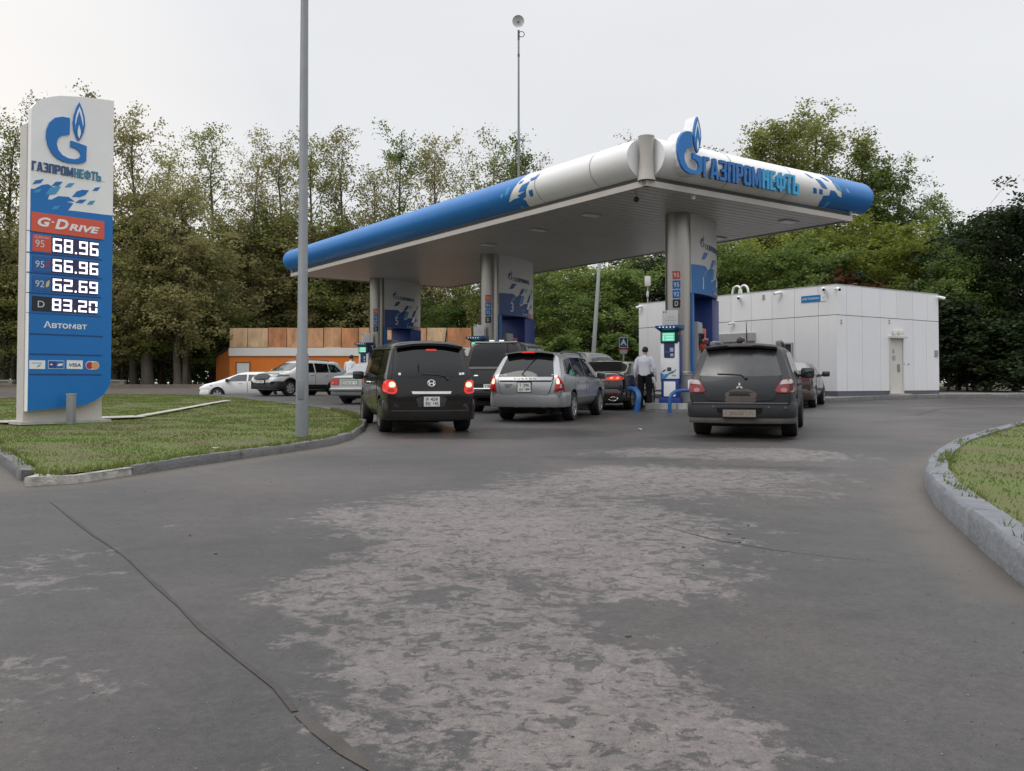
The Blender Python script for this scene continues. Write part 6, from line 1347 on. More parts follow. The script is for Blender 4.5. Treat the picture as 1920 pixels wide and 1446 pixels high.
for side in ('left', 'right'):
    for q in ([(-1.04, .38), (-.03, .36), (-.03, .985), (-1.06, 1.015)], [(.0, .36), (.95, .36), (1.10, .70), (1.12, .95), (.0, .985)]): c.decal('door', q, side, P1, off=.006, seam=.010)
    sx = 1 if side == 'right' else -1
    for y in (-.16, .16): p, n = c.hit(side, y, .90); M = MB(); M.tube([p + n * .01 + Vector((0, -.07, 0)), p + n * .045 + Vector((0, -.05, 0)), p + n * .045 + Vector((0, .07, 0)), p + n * .01 + Vector((0, .09, 0))], .014, 8); M.build('door_handle', CHROME, c.o)
    c.mirror(1.10, 1.03, BLACK, sx)
    pv_ = []
    for y in [(-1.9 + 3.1 * i / 14) for i in range(15)]: p, n = c.hit(side, y, 1.545 - .03 * abs(y) ** 2 * .3); pv_.append(p + n * .03)
    M = MB(); M.tube(pv_, .018, 6); M.build('rain_guard', BLACK, c.o)
p, n = c.hit('top', .38, -1.55); M = MB(); M.tube([p, p + Vector((0, -.10, .22))], [.012, .006], 8); M.build('antenna', BLACK, c.o)
c.place((-1.66, 16.85), -16)

# --- silver wagon
P2_ = paint('wagon_silver', (.31, .32, .33), .45, .3, .7, dust=.14)
c = Car('station_wagon', 'silver station wagon with lit brake lights in the middle of the queue', 4.45, 1.74, 1.56, P2_, r=.325, wb=2.53, ro=.95, zbr=.98, zbf=.92, rake=.50, wst=.70, wsb=1.35, zhr=.98, zhf=.82, cw=.78, rw=.66, gc=.30, sill=.42, mid=.66, bow=.08)
c.wheels('double', 6, ALLOY); c.under()
tg = c.decal('tailgate', smooth2([(-.50, .56), (-.57, .70), (-.64, .96), (-.60, 1.02), (.60, 1.02), (.64, .96), (.57, .70), (.50, .56)], 1), 'rear', P2_, off=.012, seam=.014)
c.decal('rear_window', [(-.64, .985), (-.60, 1.16), (-.52, 1.47), (-.2, 1.505), (.2, 1.505), (.52, 1.47), (.60, 1.16), (.64, .985)], 'rear', GLASS, off=.014)
M = MB(); vs = []
for x, z in [(-.56, 1.44), (-.3, 1.475), (0, 1.485), (.3, 1.475), (.56, 1.44)]: p, n = c.hit('rear', x, z); vs += [(x, p.y + .22, z + .085), (x, p.y - .13, z + .07), (x, p.y - .14, z + .05), (x, p.y + .04, z)]
F4 = [(i * 4 + k, i * 4 + (k + 1) % 4, i * 4 + 4 + (k + 1) % 4, i * 4 + 4 + k) for i in range(4) for k in range(4)] + [(0, 1, 2, 3), (16, 17, 18, 19)]
mi_ = [0 if k in (0,) else 1 for i in range(4) for k in range(4)] + [0, 0]
M.add(vs, F4); M.m = mi_; M.build('spoiler', [P2_, BLACK], c.o, sharp=30)
p, n = c.hit('rear', 0, 1.485); M = MB(); M.box((0, p.y - .145, 1.53), (.30, .02, .03), bev=.006); M.build('high_brake_lamp', LENS_LIT, c.o)
M = MB(); q = [c.hit('rear', *v) for v in ((.0, 1.0), (-.08, 1.03), (.14, 1.36))]; M.tube([a + b * .03 for a, b in q], .009, 6); M.build('wiper', BLACK, c.o)
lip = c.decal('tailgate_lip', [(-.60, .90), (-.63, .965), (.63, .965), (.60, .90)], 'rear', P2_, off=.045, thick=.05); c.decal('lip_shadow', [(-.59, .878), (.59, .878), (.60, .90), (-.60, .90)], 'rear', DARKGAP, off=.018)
c.text('lettering', 'S U B A R U', (-.24, .918, .26, .945), 'rear', mat('badge_dark', (.06, .06, .065), .4), off=.049, bold=.01); c.text('lettering', 'FORESTER', (-.46, .80, -.27, .825), 'rear', MATS['badge_dark'], off=.02); c.text('lettering', 'CROSS', (-.44, .76, -.33, .785), 'rear', MATS['badge_dark'], off=.02)
c.plate(-.15, .665, .15, .865, [('Т', .16, .55, .30, .90), ('296', .44, .55, .88, .90), ('АУ', .10, .08, .46, .42), ('184', .56, .12, .92, .44)], off=.022)
c.bumper(.33, .645, .022, P2_, wrap=.60); c.decal('bumper_grille', [(-.62, .37), (-.52, .30), (.52, .30), (.62, .37)], 'rear', BLACK, off=.03, thick=.03)
for sx in (1, -1):
    ol = [(sx * a, b) for a, b in ((.66, .67), (.685, .80), (.72, .95), (.735, 1.02), (.79, .93), (.83, .80), (.84, .67))]
    t = c.decal('tail_light', ol, 'rear', LENS_R, off=.022, thick=.05, step=.06)
    M = MB(); c.geo(M, P2(smooth2([(sx * a, b) for a, b in ((.70, .83), (.725, .96), (.765, .93), (.785, .83))], 1), .05), 'rear', .028, .01); M.build('brake_lamp', LAMP_HOT, t)
    M = MB(); c.geo(M, P2([(sx * a, b) for a, b in ((.68, .69), (.69, .745), (.815, .745), (.815, .69))], .05), 'rear', .027, .01); M.build('reverse_lamp', LENS_D, t)
for x0, x1 in ((-.62, -.54), (-.52, -.44), (.58, .62)): c.decal('sticker', [(x0, 1.015), (x1, 1.015), (x1, 1.035), (x0, 1.035)], 'rear', mat('sticker_grey', (.45, .45, .46), .5), off=.018, thick=.006)
for side in ('left', 'right'):
    for q in ([(-1.86, 1.06), (-1.18, 1.0), (-1.18, 1.40), (-1.66, 1.36)], [(-1.10, 1.0), (-.22, .98), (-.22, 1.42), (-1.10, 1.41)], [(-.14, .98), (1.02, .95), (.80, 1.16), (.50, 1.40), (-.14, 1.42)]): c.decal('window', q, side, GLASS, off=.008)
    for q in ([(-1.02, .36), (-.20, .36), (-.20, .965), (-1.10, .985), (-1.16, .70)], [(-.17, .36), (.86, .36), (.98, .60), (1.02, .935), (-.17, .965)]): c.decal('door', q, side, P2_, off=.006, seam=.010)
    for y in (-.92, .02): p, n = c.hit(side, y, .86); M = MB(); M.box(p + n * .02, (.03, .17, .035), bev=.01); M.build('door_handle', P2_, c.o)
    c.decal('side_strip', [(-1.0, .50), (.90, .50), (.92, .545), (-1.0, .545)], side, mat('strip_silver', (.30, .31, .32), .35, .4), off=.02); c.mirror(.92, 1.0, P2_, 1 if side == 'right' else -1, dx=.15, size=(.12, .07, .085))
c.rails(.56, -1.35, .55, mat('rail_dark', (.05, .05, .055), .4))
c.place((.60, 20.55), 19)

# --- dusty dark grey off-roader on the right
P3 = paint('suv_dusty_grey', (.022, .025, .029), .1, .36, .12, spec=.3, dust=.26, dustcol=(.085, .076, .068))
c = Car('suv', 'dusty dark grey SUV with roof rails and muddy plate, nearest on the right', 4.55, 1.75, 1.62, P3, r=.335, wb=2.62, ro=.94, zbr=1.0, zbf=.94, rake=.46, wst=.62, wsb=1.35, zhr=1.0, zhf=.86, cw=.79, rw=.67, gc=.30, sill=.42, mid=.68, bow=.09)
c.wheels('spoke', 5, ALLOYD, w=.24); c.under()
c.decal('tailgate', smooth2([(-.48, .63), (-.58, .70), (-.66, 1.0), (-.60, 1.1), (.60, 1.1), (.66, 1.0), (.58, .70), (.48, .63)], 1), 'rear', P3, off=.012, seam=.010)
c.decal('rear_window', [(-.665, 1.045), (-.60, 1.26), (-.53, 1.475), (.53, 1.475), (.60, 1.26), (.665, 1.045), (.3, 1.03), (-.3, 1.03)], 'rear', GLASSD, off=.014, lab='dusty rear window')
M = MB(); vs = []
for x, z in [(-.58, 1.47), (-.3, 1.50), (0, 1.51), (.3, 1.50), (.58, 1.47)]: p, n = c.hit('rear', x, z); vs += [(x, p.y + .22, z + .09), (x, p.y - .15, z + .055), (x, p.y - .14, z + .025), (x, p.y + .03, z - .01)]
M.add(vs, F4); M.m = mi_; M.build('spoiler', [P3, BLACK], c.o, sharp=30); p, n = c.hit('rear', 0, 1.51); M = MB(); M.box((0, p.y - .155, 1.548), (.40, .02, .022), bev=.005); M.build('high_brake_lamp', mat('lamp_dusty', (.10, .07, .07), .5), c.o)
c.wiper([(.10, 1.0), (.02, 1.055), (-.15, 1.065), (-.36, 1.07)], off=.026)
M = MB()
for a in (pi / 2, pi / 2 + 2 * pi / 3, pi / 2 + 4 * pi / 3):
    r_ = .062; e1 = (r_ * .62 * cos(a + .52), .87 + r_ * .62 * sin(a + .52)); e2 = (r_ * .62 * cos(a - .52), .87 + r_ * .62 * sin(a - .52)); c.geo(M, P2([(0, .87), e2, (r_ * 1.05 * cos(a), .87 + r_ * 1.05 * sin(a)), e1]), 'rear', .022, .012)
M.build('emblem', mat('emblem_grey', (.40, .39, .38), .35, .5), c.o)
c.decal('tailgate_handle', [(-.18, .715), (.18, .715), (.15, .755), (-.15, .755)], 'rear', DARKGAP, off=.016); c.decal('dirt_patch', smooth2([(-.24, .56), (.26, .56), (.28, .83), (-.22, .83)], 1), 'rear', mat('dirt_brown', (.085, .070, .062), .7, var=.3, scale=6), off=.0135)
c.bumper(.34, .61, .03, P3, wrap=.62); c.bumper(.26, .36, .01, mat('cladding_dust', (.075, .068, .060), .75, var=.25, scale=5), wrap=.66, name='bumper_skirt')
c.decal('bumper_line', [(-.82, .595), (.82, .595), (.82, .606), (-.82, .606)], 'rear', mat('line_pale', (.18, .17, .165), .5), off=.035)
c.decal('plate_recess', [(-.36, .36), (-.36, .53), (.36, .53), (.36, .36)], 'rear', BLACK, off=.055, thick=.05)
c.plate(-.262, .375, .262, .49, [('К', .08, .25, .15, .75), ('200', .2, .22, .44, .8), ('КК', .5, .25, .66, .75), ('42', .80, .35, .93, .8)], off=.085, m=PLATED, ink=INKD)
for x, z in ((-.42, .545), (.46, .54), (.72, .535)): c.decal('parking_sensor', [(x + .018 * cos(a), z + .018 * sin(a)) for a in [2 * pi * k / 10 for k in range(10)]], 'rear', mat('sensor_grey', (.14, .135, .13), .5), off=.04)
for sx in (1, -1):
    c.decal('fog_reflector', smooth2([(sx * a, b) for a, b in ((.46, .385), (.46, .445), (.74, .455), (.74, .395))], 1), 'rear', LENS_D if sx < 0 else mat('reflector_brown', (.20, .035, .012), .4, var=.2), off=.042, thick=.03)
    ol = [(sx * a, b) for a, b in ((.54, .775), (.60, .87), (.66, .98), (.80, 1.005), (.845, .93), (.85, .80), (.80, .765))]
    t = c.decal('tail_light', smooth2(ol, 1), 'rear', mat('tail_dusty_red', (.24, .03, .035), .3, var=.15), off=.022, thick=.05, step=.06)
    M = MB(); c.geo(M, P2([(sx * a, b) for a, b in ((.635, .895), (.67, .965), (.80, .985), (.825, .935), (.80, .915))], .05), 'rear', .028, .01); M.build('indicator', mat('lens_dusty', (.42, .39, .38), .35, var=.1), t)
    M = MB(); c.geo(M, P2([(sx * (.70 + .055 * cos(a)), .81 + .035 * sin(a)) for a in [2 * pi * k / 14 for k in range(14)]]), 'rear', .027, .01); M.build('reverse_lamp', mat('lens_pink', (.36, .19, .18), .35, var=.1), t)
for side in ('left', 'right'):
    for q in ([(-1.86, 1.10), (-1.20, 1.03), (-1.20, 1.45), (-1.70, 1.42)], [(-1.12, 1.03), (-.22, 1.0), (-.22, 1.47), (-1.12, 1.46)], [(-.14, 1.0), (1.0, .97), (.80, 1.18), (.48, 1.45), (-.14, 1.475)]): c.decal('window', q, side, GLASS, off=.008)
    for q in ([(-1.0, .38), (-.20, .38), (-.20, .985), (-1.10, 1.01), (-1.16, .72)], [(-.17, .38), (.86, .38), (.98, .62), (1.02, .955), (-.17, .985)]): c.decal('door', q, side, P3, off=.006, seam=.010)
    for y in (-.92, .0): p, n = c.hit(side, y, .88); M = MB(); M.box(p + n * .02, (.03, .17, .035), bev=.01); M.build('door_handle', P3, c.o)
    c.mirror(.88, 1.08, BLACK, 1 if side == 'right' else -1, dx=.17, size=(.125, .07, .10))
for sx in (1, -1):
    q = [c.hit('top', sx * .56, y)[0] for y in (-1.45, -1.2, -.6, 0, .3, .5)]; M = MB(); M.tube([q[0] + Vector((0, 0, -.01)), q[1] + Vector((0, 0, .07)), q[2] + Vector((0, 0, .085)), q[3] + Vector((0, 0, .085)), q[4] + Vector((0, 0, .07)), q[5] + Vector((0, 0, -.01))], .030, 8); M.box(q[0] + Vector((0, .12, .035)), (.07, .24, .09), bev=.025); M.build('roof_rail', mat('rail_dusty', (.16, .155, .15), .5), c.o)
p, n = c.hit('top', .03, -1.3); M = MB(); M.tube([p, p + Vector((0, .0, .03)), p + Vector((0, -.1, .38))], [.03, .012, .005], 8); M.build('antenna', BLACK, c.o)
c.place((4.10, 15.75), 20)

# --- dark pickup with hard top
P4 = paint('pickup_grey', (.026, .027, .029), .2, .3, .35, dust=.15, spec=.3)
c = Car('pickup', 'dark grey pickup with black glazed hard top between minivan and silver wagon', 5.2, 1.82, 1.92, P4, r=.37, wb=3.05, ro=1.15, zbr=1.16, zbf=1.06, rake=.24, wst=1.0, wsb=1.55, zhr=1.10, zhf=.98, cw=.78, rw=.66, gc=.42, sill=.52, mid=.8, bow=.05, lowback=.0)
c.wheels('spoke', 6, ALLOYD, w=.25); c.under()
c.decal('tailgate', [(-.72, .66), (-.74, 1.13), (.74, 1.13), (.72, .66)], 'rear', P4, off=.012, seam=.012)
c.decal('rear_window', [(-.70, 1.24), (-.56, 1.80), (-.3, 1.83), (.3, 1.83), (.56, 1.80), (.70, 1.24)], 'rear', GLASS, off=.016); c.decal('hard_top_sill', [(-.76, 1.165), (.76, 1.165), (.75, 1.22), (-.75, 1.22)], 'rear', mat('sill_grey', (.13, .13, .13), .4), off=.022)
for x in (-.10, .16): p, n = c.hit('rear', x, 1.86); M = MB(); M.box(p + n * .02 + Vector((0, 0, .03)), (.13, .05, .035), bev=.01); M.build('roof_lamp', mat('roof_lamp', (.8, .8, .8), .3, emit=(1, 1, .95), estr=.5), c.o)
M = MB(); q = [c.hit('rear', x, 1.845) for x in (-.56, -.3, 0, .3, .56)]; M.tube([a + b * .03 for a, b in q], .02, 6); M.build('drip_edge', mat('edge_grey', (.3, .3, .3), .4), c.o)
c.text('lettering', '4WD', (-.66, 1.06, -.48, 1.12), 'rear', BLACK, off=.018, bold=.02); M = MB(); p, n = c.hit('rear', -.48, .98); M.ball(p + n * .01, (.07, .03, .035)); M.build('tailgate_handle', CHROME, c.o)
c.plate(-.26, .66, .26, .775, [('У', .06, .2, .15, .8), ('057', .2, .2, .44, .8), ('КА', .5, .2, .68, .8), ('42', .80, .3, .93, .8)], off=.05); c.bumper(.46, .64, .06, mat('bumper_black', (.02, .02, .02), .5), wrap=.3)
M = MB(); M.tube([(-.75, -2.72, .655), (.75, -2.72, .655)], .022, 8); M.build('step_bar', CHROME, c.o)
for sx in (1, -1): c.decal('tail_light', [(sx * .775, .74), (sx * .775, 1.08), (sx * .875, 1.08), (sx * .875, .74)], 'rear', LENS_R, off=.02, thick=.05)
for side in ('left', 'right'):
    for q in ([(-2.1, 1.25), (-.75, 1.23), (-.75, 1.72), (-1.85, 1.72)], [(-.62, 1.2), (.12, 1.16), (.12, 1.73), (-.62, 1.73)], [(.2, 1.16), (1.22, 1.12), (.85, 1.62), (.62, 1.72), (.2, 1.74)]): c.decal('window', q, side, GLASS, off=.008)
    c.decal('side_pillar_trim', [(-2.16, 1.2), (-2.1, 1.2), (-1.88, 1.76), (-1.94, 1.76)], side, mat('edge_grey', (.3, .3, .3), .4), off=.012); c.mirror(1.15, 1.2, BLACK, 1 if side == 'right' else -1)
c.place((-.20, 24.3), 13)

# --- dark saloon at the first pump
P5 = paint('saloon_black', (.010, .010, .011), .2, .2, .9, dust=.06)
def saloon(name, lab, pm, L=4.75, W=1.84, H=1.44, r=.33, rim=ALLOY, **k):
    kw = dict(wb=2.78, ro=1.0, zbr=.98, zbf=.93, trunk=(.62, 1.32, 1.05), wst=.42, wsb=1.2, zhr=.97, zhf=.80, cw=.78, rw=.64, gc=.22); kw.update(k)
    c = Car(name, lab, L, W, H, pm, r=r, **kw); c.wheels('double', 5, rim); c.under(); return c
c = saloon('saloon_car', 'glossy black saloon with lit red tail light parked left of the white shirted man', P5)
c.decal('rear_window', [(-.66, 1.11), (-.52, 1.355), (-.2, 1.375), (.2, 1.375), (.52, 1.355), (.66, 1.11)], 'rear', GLASS, off=.012); c.decal('trunk_lid', [(-.46, .70), (-.50, .98), (.50, .98), (.46, .70)], 'rear', P5, off=.010, seam=.010)
c.decal('trunk_edge', [(-.80, .995), (-.6, 1.035), (.6, 1.035), (.80, .995), (.6, 1.012), (-.6, 1.012)], 'rear', mat('edge_shine', (.30, .30, .31), .25, .5), off=.016)
for sx in (1, -1):
    t = c.decal('tail_light', smooth2([(sx * a, b) for a, b in ((.40, .845), (.38, .90), (.52, .955), (.78, .965), (.88, .90), (.80, .85))], 1), 'rear', LENS_LIT, off=.02, thick=.05, step=.06); M = MB(); c.geo(M, P2([(sx * a, b) for a, b in ((.50, .885), (.52, .93), (.60, .935), (.58, .885))], .05), 'rear', .027, .01); c.geo(M, P2([(sx * a, b) for a, b in ((.68, .885), (.70, .93), (.76, .93), (.75, .885))], .05), 'rear', .027, .01); M.build('brake_lamp', mat('lamp_orange_red', (.8, .2, .1), .3, emit=(1, .22, .1), estr=1.2), t)
    M = MB(); M.X = Matrix.Translation((sx * .60, -2.40, .33)) @ Matrix.Scale(.45, 4, (0, 0, 1)); M.tube([(.13 * cos(a), 0, .12 * sin(a)) for a in [2 * pi * k / 20 for k in range(21)]], .018, 6); M.X = None; M.build('exhaust_trim', CHROME, c.o)
c.bumper(.28, .60, .03, P5, wrap=.6); c.decal('bumper_insert', [(-.70, .30), (-.62, .42), (.62, .42), (.70, .30)], 'rear', BLACK, off=.04, thick=.03); c.decal('reflector', [(.40, .45), (.40, .49), (.72, .50), (.72, .46)], 'rear', LENS_D, off=.036); c.decal('reflector', [(-.40, .45), (-.40, .49), (-.72, .50), (-.72, .46)], 'rear', LENS_D, off=.036)
c.plate(-.26, .70, .26, .815, [('Е', .06, .2, .15, .8), ('318', .2, .2, .44, .8), ('ХО', .5, .2, .68, .8), ('142', .78, .3, .95, .8)], off=.016); c.text('lettering', 'K5', (.28, .84, .38, .87), 'rear', CHROME, off=.016)
for side in ('left', 'right'):
    for q in ([(-1.35, 1.03), (-.38, .99), (-.38, 1.32), (-.86, 1.30)], [(-.30, .99), (.92, .96), (.62, 1.18), (.32, 1.31), (-.30, 1.325)]): c.decal('window', q, side, GLASS, off=.008)
    for q in ([(-1.0, .32), (-.36, .32), (-.36, .965), (-1.2, .99), (-1.12, .66)], [(-.33, .32), (.84, .32), (.95, .60), (1.0, .93), (-.33, .965)]): c.decal('door', q, side, P5, off=.006, seam=.010)
    c.mirror(.85, 1.0, P5, 1 if side == 'right' else -1)
    rl = [c.hit(side, y, z) for y, z in ((-1.6, 1.07), (-1.1, 1.28), (-.75, 1.345), (.0, 1.36))]; M = MB(); M.tube([a + b * .01 for a, b in rl], .013, 6); M.build('roof_moulding', CHROME, c.o)
c.place((2.62, 26.1), 21)

# --- dark maroon saloon on the right
P6 = paint('saloon_dark_maroon', (.050, .028, .028), .4, .3, .7, dust=.25)
c = saloon('saloon_car', 'dark maroon grey saloon with open looking rear window behind the dusty SUV', P6, L=4.6, W=1.76, H=1.42, r=.31)
c.decal('rear_window', [(-.64, 1.10), (-.52, 1.34), (-.2, 1.36), (.2, 1.36), (.52, 1.34), (.64, 1.10)], 'rear', mat('glass_sky', (.22, .22, .23), .12, var=.15, spec=.9), off=.012); c.decal('trunk_lid', [(-.52, .62), (-.55, 1.0), (.55, 1.0), (.52, .62)], 'rear', P6, off=.010, seam=.010)
for sx in (1, -1): c.decal('tail_light', [(sx * .42, .80), (sx * .42, .95), (sx * .84, .96), (sx * .84, .82)], 'rear', mat('tail_maroon', (.10, .012, .014), .3), off=.02, thick=.04)
c.bumper(.26, .58, .03, P6, wrap=.6); c.plate(-.26, .64, .26, .75, [('М', .06, .2, .15, .8), ('730', .2, .2, .44, .8), ('НН', .5, .2, .68, .8), ('42', .80, .3, .93, .8)], off=.016)
for side in ('left', 'right'):
    for q in ([(-1.35, 1.01), (-.38, .98), (-.38, 1.30), (-.86, 1.28)], [(-.30, .98), (.90, .95), (.62, 1.16), (.32, 1.29), (-.30, 1.30)]): c.decal('window', q, side, GLASS, off=.008)
    for q in ([(-1.0, .32), (-.36, .32), (-.36, .95), (-1.2, .98), (-1.10, .66)], [(-.33, .32), (.84, .32), (.95, .60), (1.0, .92), (-.33, .95)]): c.decal('door', q, side, P6, off=.006, seam=.010)
    c.mirror(.80, 1.0, BLACK, 1 if side == 'right' else -1, dx=.16, size=(.12, .06, .085))
c.place((8.38, 27.4), 24)

# --- old pale boxy saloon on the left
P7 = paint('old_saloon_pale', (.36, .39, .38), .1, .35, .4, dust=.2)
c = saloon('old_saloon', 'old pale grey green boxy saloon partly hidden by the black minivan', P7, L=4.13, W=1.62, H=1.43, r=.30, rim=ALLOYD, wb=2.42, ro=1.05, zbr=.90, zbf=.88, trunk=(.85, 1.32, .94), wst=.28, wsb=.85, zhr=.92, zhf=.82, cw=.82, rw=.72, gc=.28, lowback=.02, bow=.02)
c.decal('rear_window', [(-.58, 1.0), (-.50, 1.34), (.50, 1.34), (.58, 1.0)], 'rear', mat('glass_pale', (.20, .21, .22), .12, var=.2, spec=.9), off=.012); c.decal('rear_panel', [(-.77, .63), (-.77, .86), (.77, .86), (.77, .63)], 'rear', mat('panel_pale', (.30, .33, .32), .4), off=.008); c.decal('panel_gap', [(-.77, .845), (.77, .845), (.77, .875), (-.77, .875)], 'rear', mat('gap_green', (.07, .09, .085), .5), off=.014)
for sx in (1, -1):
    t = c.decal('tail_light', [(sx * .42, .65), (sx * .42, .84), (sx * .79, .84), (sx * .79, .65)], 'rear', LENS_R, off=.03, thick=.05); M = MB(); c.geo(M, P2([(sx * .60, .67), (sx * .60, .74), (sx * .68, .74), (sx * .68, .67)]), 'rear', .036, .01); M.build('indicator', LENS_O, t)
c.bumper(.44, .56, .08, CHROME, wrap=.25, name='bumper'); c.bumper(.30, .43, .02, mat('valance', (.13, .14, .14), .6), wrap=.3, name='rear_valance'); c.plate(-.26, .66, .26, .775, [('Н', .06, .2, .15, .8), ('152', .2, .2, .44, .8), ('ОР', .5, .2, .68, .8), ('42', .80, .3, .93, .8)], off=.016)
for side in ('left', 'right'):
    for q in ([(-1.05, .95), (-.42, .93), (-.42, 1.30), (-.86, 1.29)], [(-.34, .93), (.62, .91), (.40, 1.10), (.22, 1.30), (-.34, 1.31)]): c.decal('window', q, side, GLASSL, off=.008)
    c.mirror(.55, .98, BLACK, 1 if side == 'right' else -1, size=(.09, .05, .06))
c.place((-4.95, 30.3), 18)

# --- white SUV facing the camera
P8 = paint('suv_white', (.80, .80, .79), 0, .3, .7, dust=.03)
c = Car('suv', 'white SUV with black lower cladding facing left behind the lamp post', 4.27, 1.78, 1.63, P8, r=.335, wb=2.59, ro=.83, zbr=1.06, zbf=1.0, rake=.50, wst=.40, wsb=1.10, zhr=1.05, zhf=.92, cw=.78, rw=.67, gc=.26, sill=.42, mid=.70)
c.wheels('double', 6, ALLOY, w=.22); c.under(); CLAD = mat('cladding_black', (.022, .022, .023), .6, var=.12)
for side in ('left', 'right'):
    for q in ([(-1.72, 1.14), (-1.30, 1.07), (-1.0, 1.07), (-1.0, 1.44), (-1.40, 1.42)], [(-.94, 1.07), (-.18, 1.05), (-.18, 1.46), (-.94, 1.455)], [(-.10, 1.05), (.86, 1.03), (.60, 1.26), (.30, 1.44), (-.10, 1.465)]): c.decal('window', q, side, GLASS, off=.008)
    for q in ([(-.95, .44), (-.16, .44), (-.16, 1.035), (-1.0, 1.055), (-1.05, .80)], [(-.13, .44), (.80, .44), (.93, .70), (.95, 1.0), (-.13, 1.035)]): c.decal('door', q, side, P8, off=.006, seam=.010)
    c.decal('side_cladding', [(-.86, .30), (.92, .30), (.92, .50), (-.86, .52)], side, CLAD, off=.016)
    for y in (-.78, .08): p, n = c.hit(side, y, .93); M = MB(); M.box(p + n * .02, (.03, .18, .04), bev=.01); M.build('door_handle', CHROME, c.o)
    for yc in (c.ya, c.ya + c.wb):
        M = MB(); q = [c.hit(side, yc + (c.r + .085) * cos(a), c.r + (c.r + .085) * sin(a)) for a in [-.15 + (pi + .3) * k / 18 for k in range(19)]]; M.tube([a + b * .004 for a, b in q], .045, 6); M.build('wheel_arch', CLAD, c.o)
    c.mirror(.72, 1.10, P8, 1 if side == 'right' else -1, dx=.15)
c.bumper(.28, .62, .03, CLAD, ax=1, wrap=.55, inset_=.04); c.bumper(.28, .56, .02, CLAD, ax=-1, wrap=.5)
gr_ = c.decal('grille', smooth2([(-.46, .67), (-.54, .90), (.54, .90), (.46, .67)], 1), 'front', BLACK, off=.04, thick=.04)
for k in range(2): M = MB(); c.geo(M, P2([(-.46, .70 + k * .05), (.46, .70 + k * .05), (.46, .715 + k * .05), (-.46, .715 + k * .05)], .1), 'front', .050, .015); M.build('grille_bar', mat('bar_grey', (.12, .12, .125), .3, .6), gr_)
for sx in (1, -1): c.decal('headlight', smooth2([(sx * .54, .76), (sx * .54, .87), (sx * .84, .93), (sx * .86, .82)], 1), 'front', HEADL, off=.016, thick=.05, step=.06); c.decal('fog_lamp', smooth2([(sx * .60, .48), (sx * .58, .60), (sx * .78, .62), (sx * .76, .5)], 1), 'front', BLACK, off=.04, thick=.04)
c.decal('bonnet_edge', [(-.74, .925), (.74, .925), (.70, .95), (-.70, .95)], 'front', CLAD, off=.012); c.decal('windscreen', [(-.68, 1.09), (-.56, 1.46), (.56, 1.46), (.68, 1.09)], 'front', GLASSL, off=.010); c.plate(-.26, .54, .26, .65, [('С', .06, .2, .15, .8), ('284', .2, .2, .44, .8), ('МТ', .5, .2, .68, .8), ('142', .78, .3, .95, .8)], off=.05, ax='front')
c.rails(.58, -1.2, .3, mat('rail_grey', (.2, .2, .2), .4))
c.place((-8.83, 41.6), 180 + 36)

# --- white hatchback beyond
P9 = paint('hatchback_white', (.80, .80, .80), 0, .3, .7, dust=.08)
c = Car('hatchback', 'low white hatchback half hidden behind the white SUV, at the exit', 4.35, 1.74, 1.46, P9, r=.31, wb=2.60, ro=.80, zbr=.98, zbf=.92, rake=.70, wst=.25, wsb=1.15, zhr=.97, zhf=.80, cw=.78, rw=.64, gc=.22)
c.wheels('double', 5, ALLOY); c.under()
for side in ('left', 'right'):
    for q in ([(-1.30, 1.03), (-.30, .98), (-.30, 1.30), (-.95, 1.27)], [(-.22, .98), (.85, .95), (.50, 1.18), (.22, 1.29), (-.22, 1.305)]): c.decal('window', q, side, GLASSL, off=.008)
    for q in ([(-.90, .32), (-.28, .32), (-.28, .96), (-1.1, .99), (-1.0, .66)], [(-.25, .32), (.80, .32), (.90, .60), (.94, .92), (-.25, .96)]): c.decal('door', q, side, P9, off=.006, seam=.010)
    for y in (-.75, .1): p, n = c.hit(side, y, .88); M = MB(); M.box(p + n * .02, (.03, .18, .035), bev=.01); M.build('door_handle', P9, c.o)
    c.mirror(.72, 1.0, BLACK, 1 if side == 'right' else -1)
c.decal('windscreen', [(-.64, 1.02), (-.52, 1.33), (.52, 1.33), (.64, 1.02)], 'front', GLASSL, off=.010); c.bumper(.24, .50, .02, P9, ax=1, wrap=.5, inset_=.03); c.decal('grille', smooth2([(-.42, .52), (-.46, .66), (.46, .66), (.42, .52)], 1), 'front', BLACK, off=.02)
for sx in (1, -1): c.decal('headlight', smooth2([(sx * .46, .66), (sx * .48, .75), (sx * .82, .80), (sx * .84, .70)], 1), 'front', HEADL, off=.016, thick=.05, step=.06); c.decal('fog_lamp', smooth2([(sx * .62, .40), (sx * .60, .52), (sx * .74, .54), (sx * .75, .42)], 1), 'front', BLACK, off=.03, thick=.03)
c.place((-12.35, 46.3), 270 - 4)

